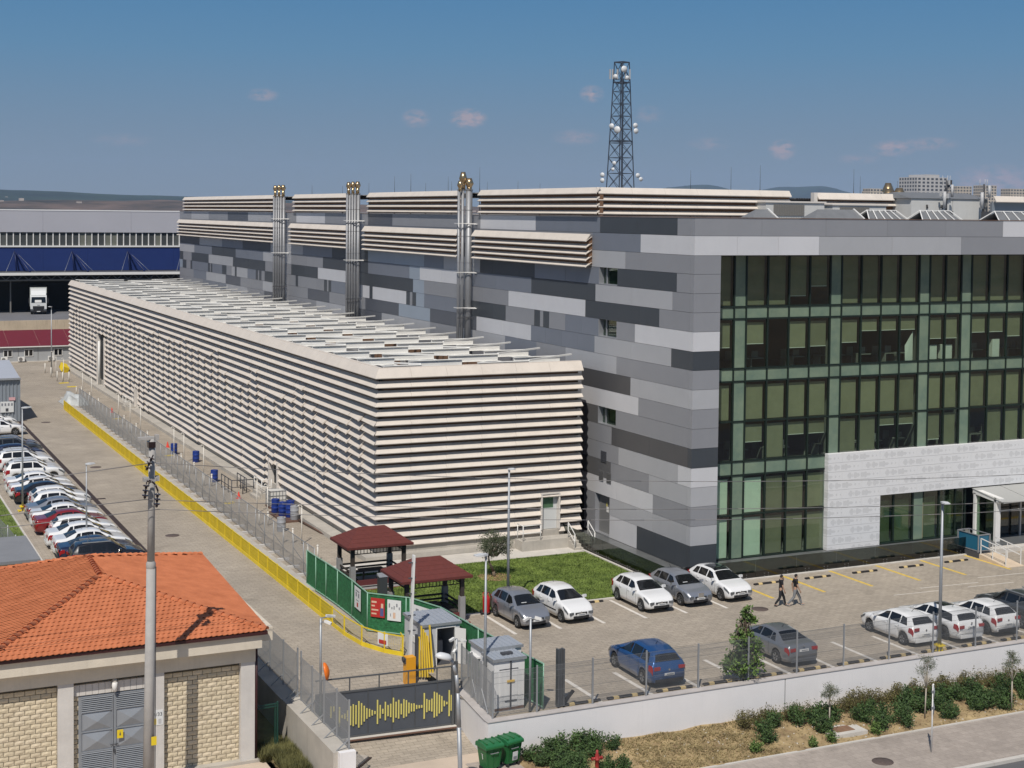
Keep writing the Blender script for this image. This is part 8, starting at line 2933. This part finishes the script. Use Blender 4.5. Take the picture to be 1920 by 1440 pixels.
# warehouse
M_WH = mat('warehouse_pale', (.40, .40, .435), .6, var=.03, vscale=.15)
M_BLUE = mat('warehouse_blue', (.012, .030, .135), .55, var=.06, vscale=.3)
M_BLUED = mat('strut_blue', (.008, .018, .085), .5)
wh = thing('warehouse', 'huge warehouse with a blue wall, a strip of windows and a pale top', 'building', (-20, 180, 4.4))
for i in range(14):
    x0 = -110 + i * 14
    MB().box(x0, 176, 17.0, x0 + 13.98, 177, 20.45).build('wall_panel', M_WH, wh)
    for k in range(2):
        MB().box(x0 + k * 7, 176.05, 10.8, x0 + k * 7 + 6.985, 177, 14.6).build('blue_panel', M_BLUE, wh)
MB().box(-110, 176.5, 14.6, 86, 177, 17.0).build('window_backing', M_CORE, wh)
MB().box(-110, 175.9, 14.6, 86, 176.4, 14.85).build('window_sill', M_WMETAL, wh)
MB().box(-110, 175.95, 20.45, 86, 178, 20.65).build('roof_edge', mat('roof_white', (.66, .66, .66), .6), wh)
MB().box(-110, 177, 4, 86, 260, 20.3).build('hall', M_DARK, wh)
M_WGL = [mat('warehouse_glass_a', (.06, .065, .065), .3), mat('warehouse_glass_b', (.15, .155, .13), .35), mat('warehouse_glass_c', (.09, .095, .09), .3)]
i = 0
x = -40.0
while x < 14:
    MB().box(x + .10, 176.3, 14.86, x + .93, 176.36, 17.0).build('window', M_WGL[0 if rs_.random() < .62 else rs_.randrange(1, 3)], wh)
    MB().box(x - .08, 176.15, 14.86, x + .08, 176.42, 17.0).build('window_post', M_WMETAL, wh)
    x += 1.02
MB().box(-110, 168.6, 10.45, 86, 176.0, 10.75).build('canopy', M_CORE, wh)
MB().box(-110, 168.5, 10.38, 86, 168.6, 10.80).build('canopy_edge', M_WMETAL, wh)
tr = MB()
x = -44
while x < 14:
    tr.bar((x, 169.2, 9.65), (x + .85, 169.2, 10.4), .10).bar((x + .85, 169.2, 10.4), (x + 1.7, 169.2, 9.65), .10)
    x += 1.7
tr.bar((-44, 169.2, 9.62), (14, 169.2, 9.62), .14)
tr.build('truss', M_GRILL, wh)
for x in (-24, -17.6, 2):
    MB().box(x - .1, 171, 4.4, x + .1, 171.2, 9.6).build('column', M_GRILL, wh)
for x in (-26.7, -16.4, -7.5, 1.4, 10.3):
    MB().tube((x, 175.8, 14.0), (x + .2, 175.0, 10.8), .12, n=6).build('strut', M_BLUED, wh)
    MB().tube((x, 175.8, 14.0), (x + 1.7, 170.5, 10.8), .14, n=6).build('strut', M_BLUED, wh)
    MB().tube((x, 175.8, 14.0), (x - 1.9, 171, 10.8), .025, n=4).build('tie_rod', M_GALV, wh)
    MB().tube((x, 175.8, 14.0), (x + 2.6, 171, 10.8), .025, n=4).build('tie_rod', M_GALV, wh)

# ================================================================== far city blocks and hills
def block_city(lab, x, y, w, d, z0, z1, m, nx, nz, top=None):
    t = thing('apartment_block', lab, 'building', (x, y, z0))
    MB().box(x - w / 2, y, z0, x + w / 2, y + d, z1).build('wall', m, t)
    if top:
        MB().box(x - w * .2, y + 1, z1 + .02, x + w * .25, y + d - 1, z1 + 3).build('roof_house', m, t)
    for j in range(nz):
        for i in range(nx):
            xa = x - w / 2 + w * (i + .22) / nx
            xb = x - w / 2 + w * (i + .78) / nx
            za = z0 + (z1 - z0) * (j + .25) / nz
            zb = z0 + (z1 - z0) * (j + .78) / nz
            wn = MB().box(xa, y - .12, za, xb, y - .02, zb)
            wn.build('window', M_CITYW, t)
            ws = MB().box(x - w / 2 - .12, y + d * (i + .22) / nx, za, x - w / 2 - .02, y + d * (i + .78) / nx, zb)
            ws.build('window', M_CITYW, t)
M_CITYW = mat('city_window', (.07, .075, .085), .4)
M_CB = mat('city_beige', (.50, .44, .36), .85)
M_CG = mat('city_grey', (.46, .45, .44), .85)
block_city('large pale grey apartment block with rows of dark windows behind the plant room', 1062, 1200, 42, 30, -2, 65, M_CG, 7, 17, top=True)
block_city('far beige apartment block left of the large grey one', 1313, 1600, 28, 16, -2, 61, M_CB, 5, 14)
block_city('far beige apartment block just right of the large grey one', 1470, 1600, 28, 20, -2, 67, M_CB, 5, 16)
block_city('far beige apartment block behind the right antenna mast', 1518, 1600, 26, 20, -2, 69, M_CB, 5, 16)
block_city('far beige apartment block near the right edge', 1575, 1600, 34, 20, -2, 65, M_CB, 6, 15)
block_city('small distant block behind the bronze roof cowls', 1338, 1640, 18, 16, -2, 58, M_CB, 4, 12)

M_HILL = mat('hill_scrub', (.022, .034, .022), .95, var=.5, vscale=.007, color2=(.12, .08, .06))
M_HILLF = mat('hill_forest', (.012, .026, .018), .95, var=.45, vscale=.004, color2=(.02, .036, .022))
def hash2(i, j):
    v = sin(i * 127.1 + j * 311.7) * 43758.5453
    return v - floor(v)
def vnoise(x, y):
    i, j = floor(x), floor(y)
    u, v = x - i, y - j
    u, v = u * u * (3 - 2 * u), v * v * (3 - 2 * v)
    return lerp(lerp(hash2(i, j), hash2(i + 1, j), u), lerp(hash2(i, j + 1), hash2(i + 1, j + 1), u), v)
def fbm(x, y):
    return vnoise(x, y) * .55 + vnoise(x * 2.1 + 5, y * 2.1) * .28 + vnoise(x * 4.3, y * 4.3 + 9) * .17
def ridge_mesh(name, x0, x1, y0, y1, fz, m, nx=90, ny=30):
    grid(frange(x0, x1, nx), frange(y0, y1, ny), fz, m, name)
def hz1(x, y):
    t = sstep(3600, 6300, y) * (1 - sstep(6600, 8600, y) * .7)
    side = 1 - sstep(1500, 3400, x) * .75
    return -3 + t * side * (92 - (x - 600) * .018) * (.78 + .34 * fbm(x / 700, y / 900)) + 10 * t * fbm(x / 160, y / 200)
ridge_mesh('hills', -3500, 3600, 3600, 8600, hz1, M_HILLF, 140, 50)
def hz2(x, y):
    a = math.exp(-((x - 5735) / 300) ** 2) * 255
    b = math.exp(-((x - 6640) / 420) ** 2) * 262
    c = 175 * math.exp(-((x - 6200) / 900) ** 2) + 120 * math.exp(-((x - 8200) / 900) ** 2)
    t = sstep(7600, 9000, y) * (1 - sstep(9200, 10800, y))
    return -3 + t * max(a, b, c) * (.9 + .15 * fbm(x / 300, y / 300))
ridge_mesh('far_hills', 4200, 8900, 7600, 10800, hz2, M_HILLF, 120, 26)
def hz3(x, y):
    t = sstep(2500, 3200, y) * (1 - sstep(3300, 4000, y))
    return -3 + t * (26 + 26 * fbm(x / 260, y / 300))
ridge_mesh('field_slope', -2200, 4200, 2500, 4000, hz3, M_HILL, 160, 20)
# pale buildings scattered over the plain, far too small and many to count
vs_ = MB()
rr5 = random.Random(77)
for k in range(260):
    y = rr5.uniform(2300, 5200)
    x = rr5.uniform(-600 + y * .05, y * 1.35)
    z = max(-2.9, hz3(x, y), hz1(x, y)) - 1
    w, h = rr5.uniform(5, 10), rr5.uniform(3, 6)
    vs_.box(x, y, z, x + w, y + rr5.uniform(8, 16), z + h)
tag(vs_.build('distant_town', mat('distant_town_wall', (.46, .40, .35), .9, var=.3, vscale=.01)), 'pale houses of a distant town spread over the plain and the hill foot', 'town', kind='stuff')
# ================================================================== the air over the land
hz_ = MB().box(-9400, -3050, -3.9, 9400, 12100, 420).build('haze', [])
hz_['kind'] = 'stuff'
hz_['label'] = 'thin summer haze over the land'
hz_['category'] = 'haze'
hm = bpy.data.materials.new('haze_air')
hm.use_nodes = True
hn = hm.node_tree
hn.nodes.remove(hn.nodes['Principled BSDF'])
pv = hn.nodes.new('ShaderNodeVolumePrincipled')
pv.inputs['Density'].default_value = 5.5e-5
pv.inputs['Color'].default_value = (.52, .70, .98, 1)
pv.inputs['Anisotropy'].default_value = 0.0
hn.links.new(pv.outputs[0], hn.nodes['Material Output'].inputs['Volume'])
hz_.data.materials.append(hm)
SC.cycles.volume_bounces = 0
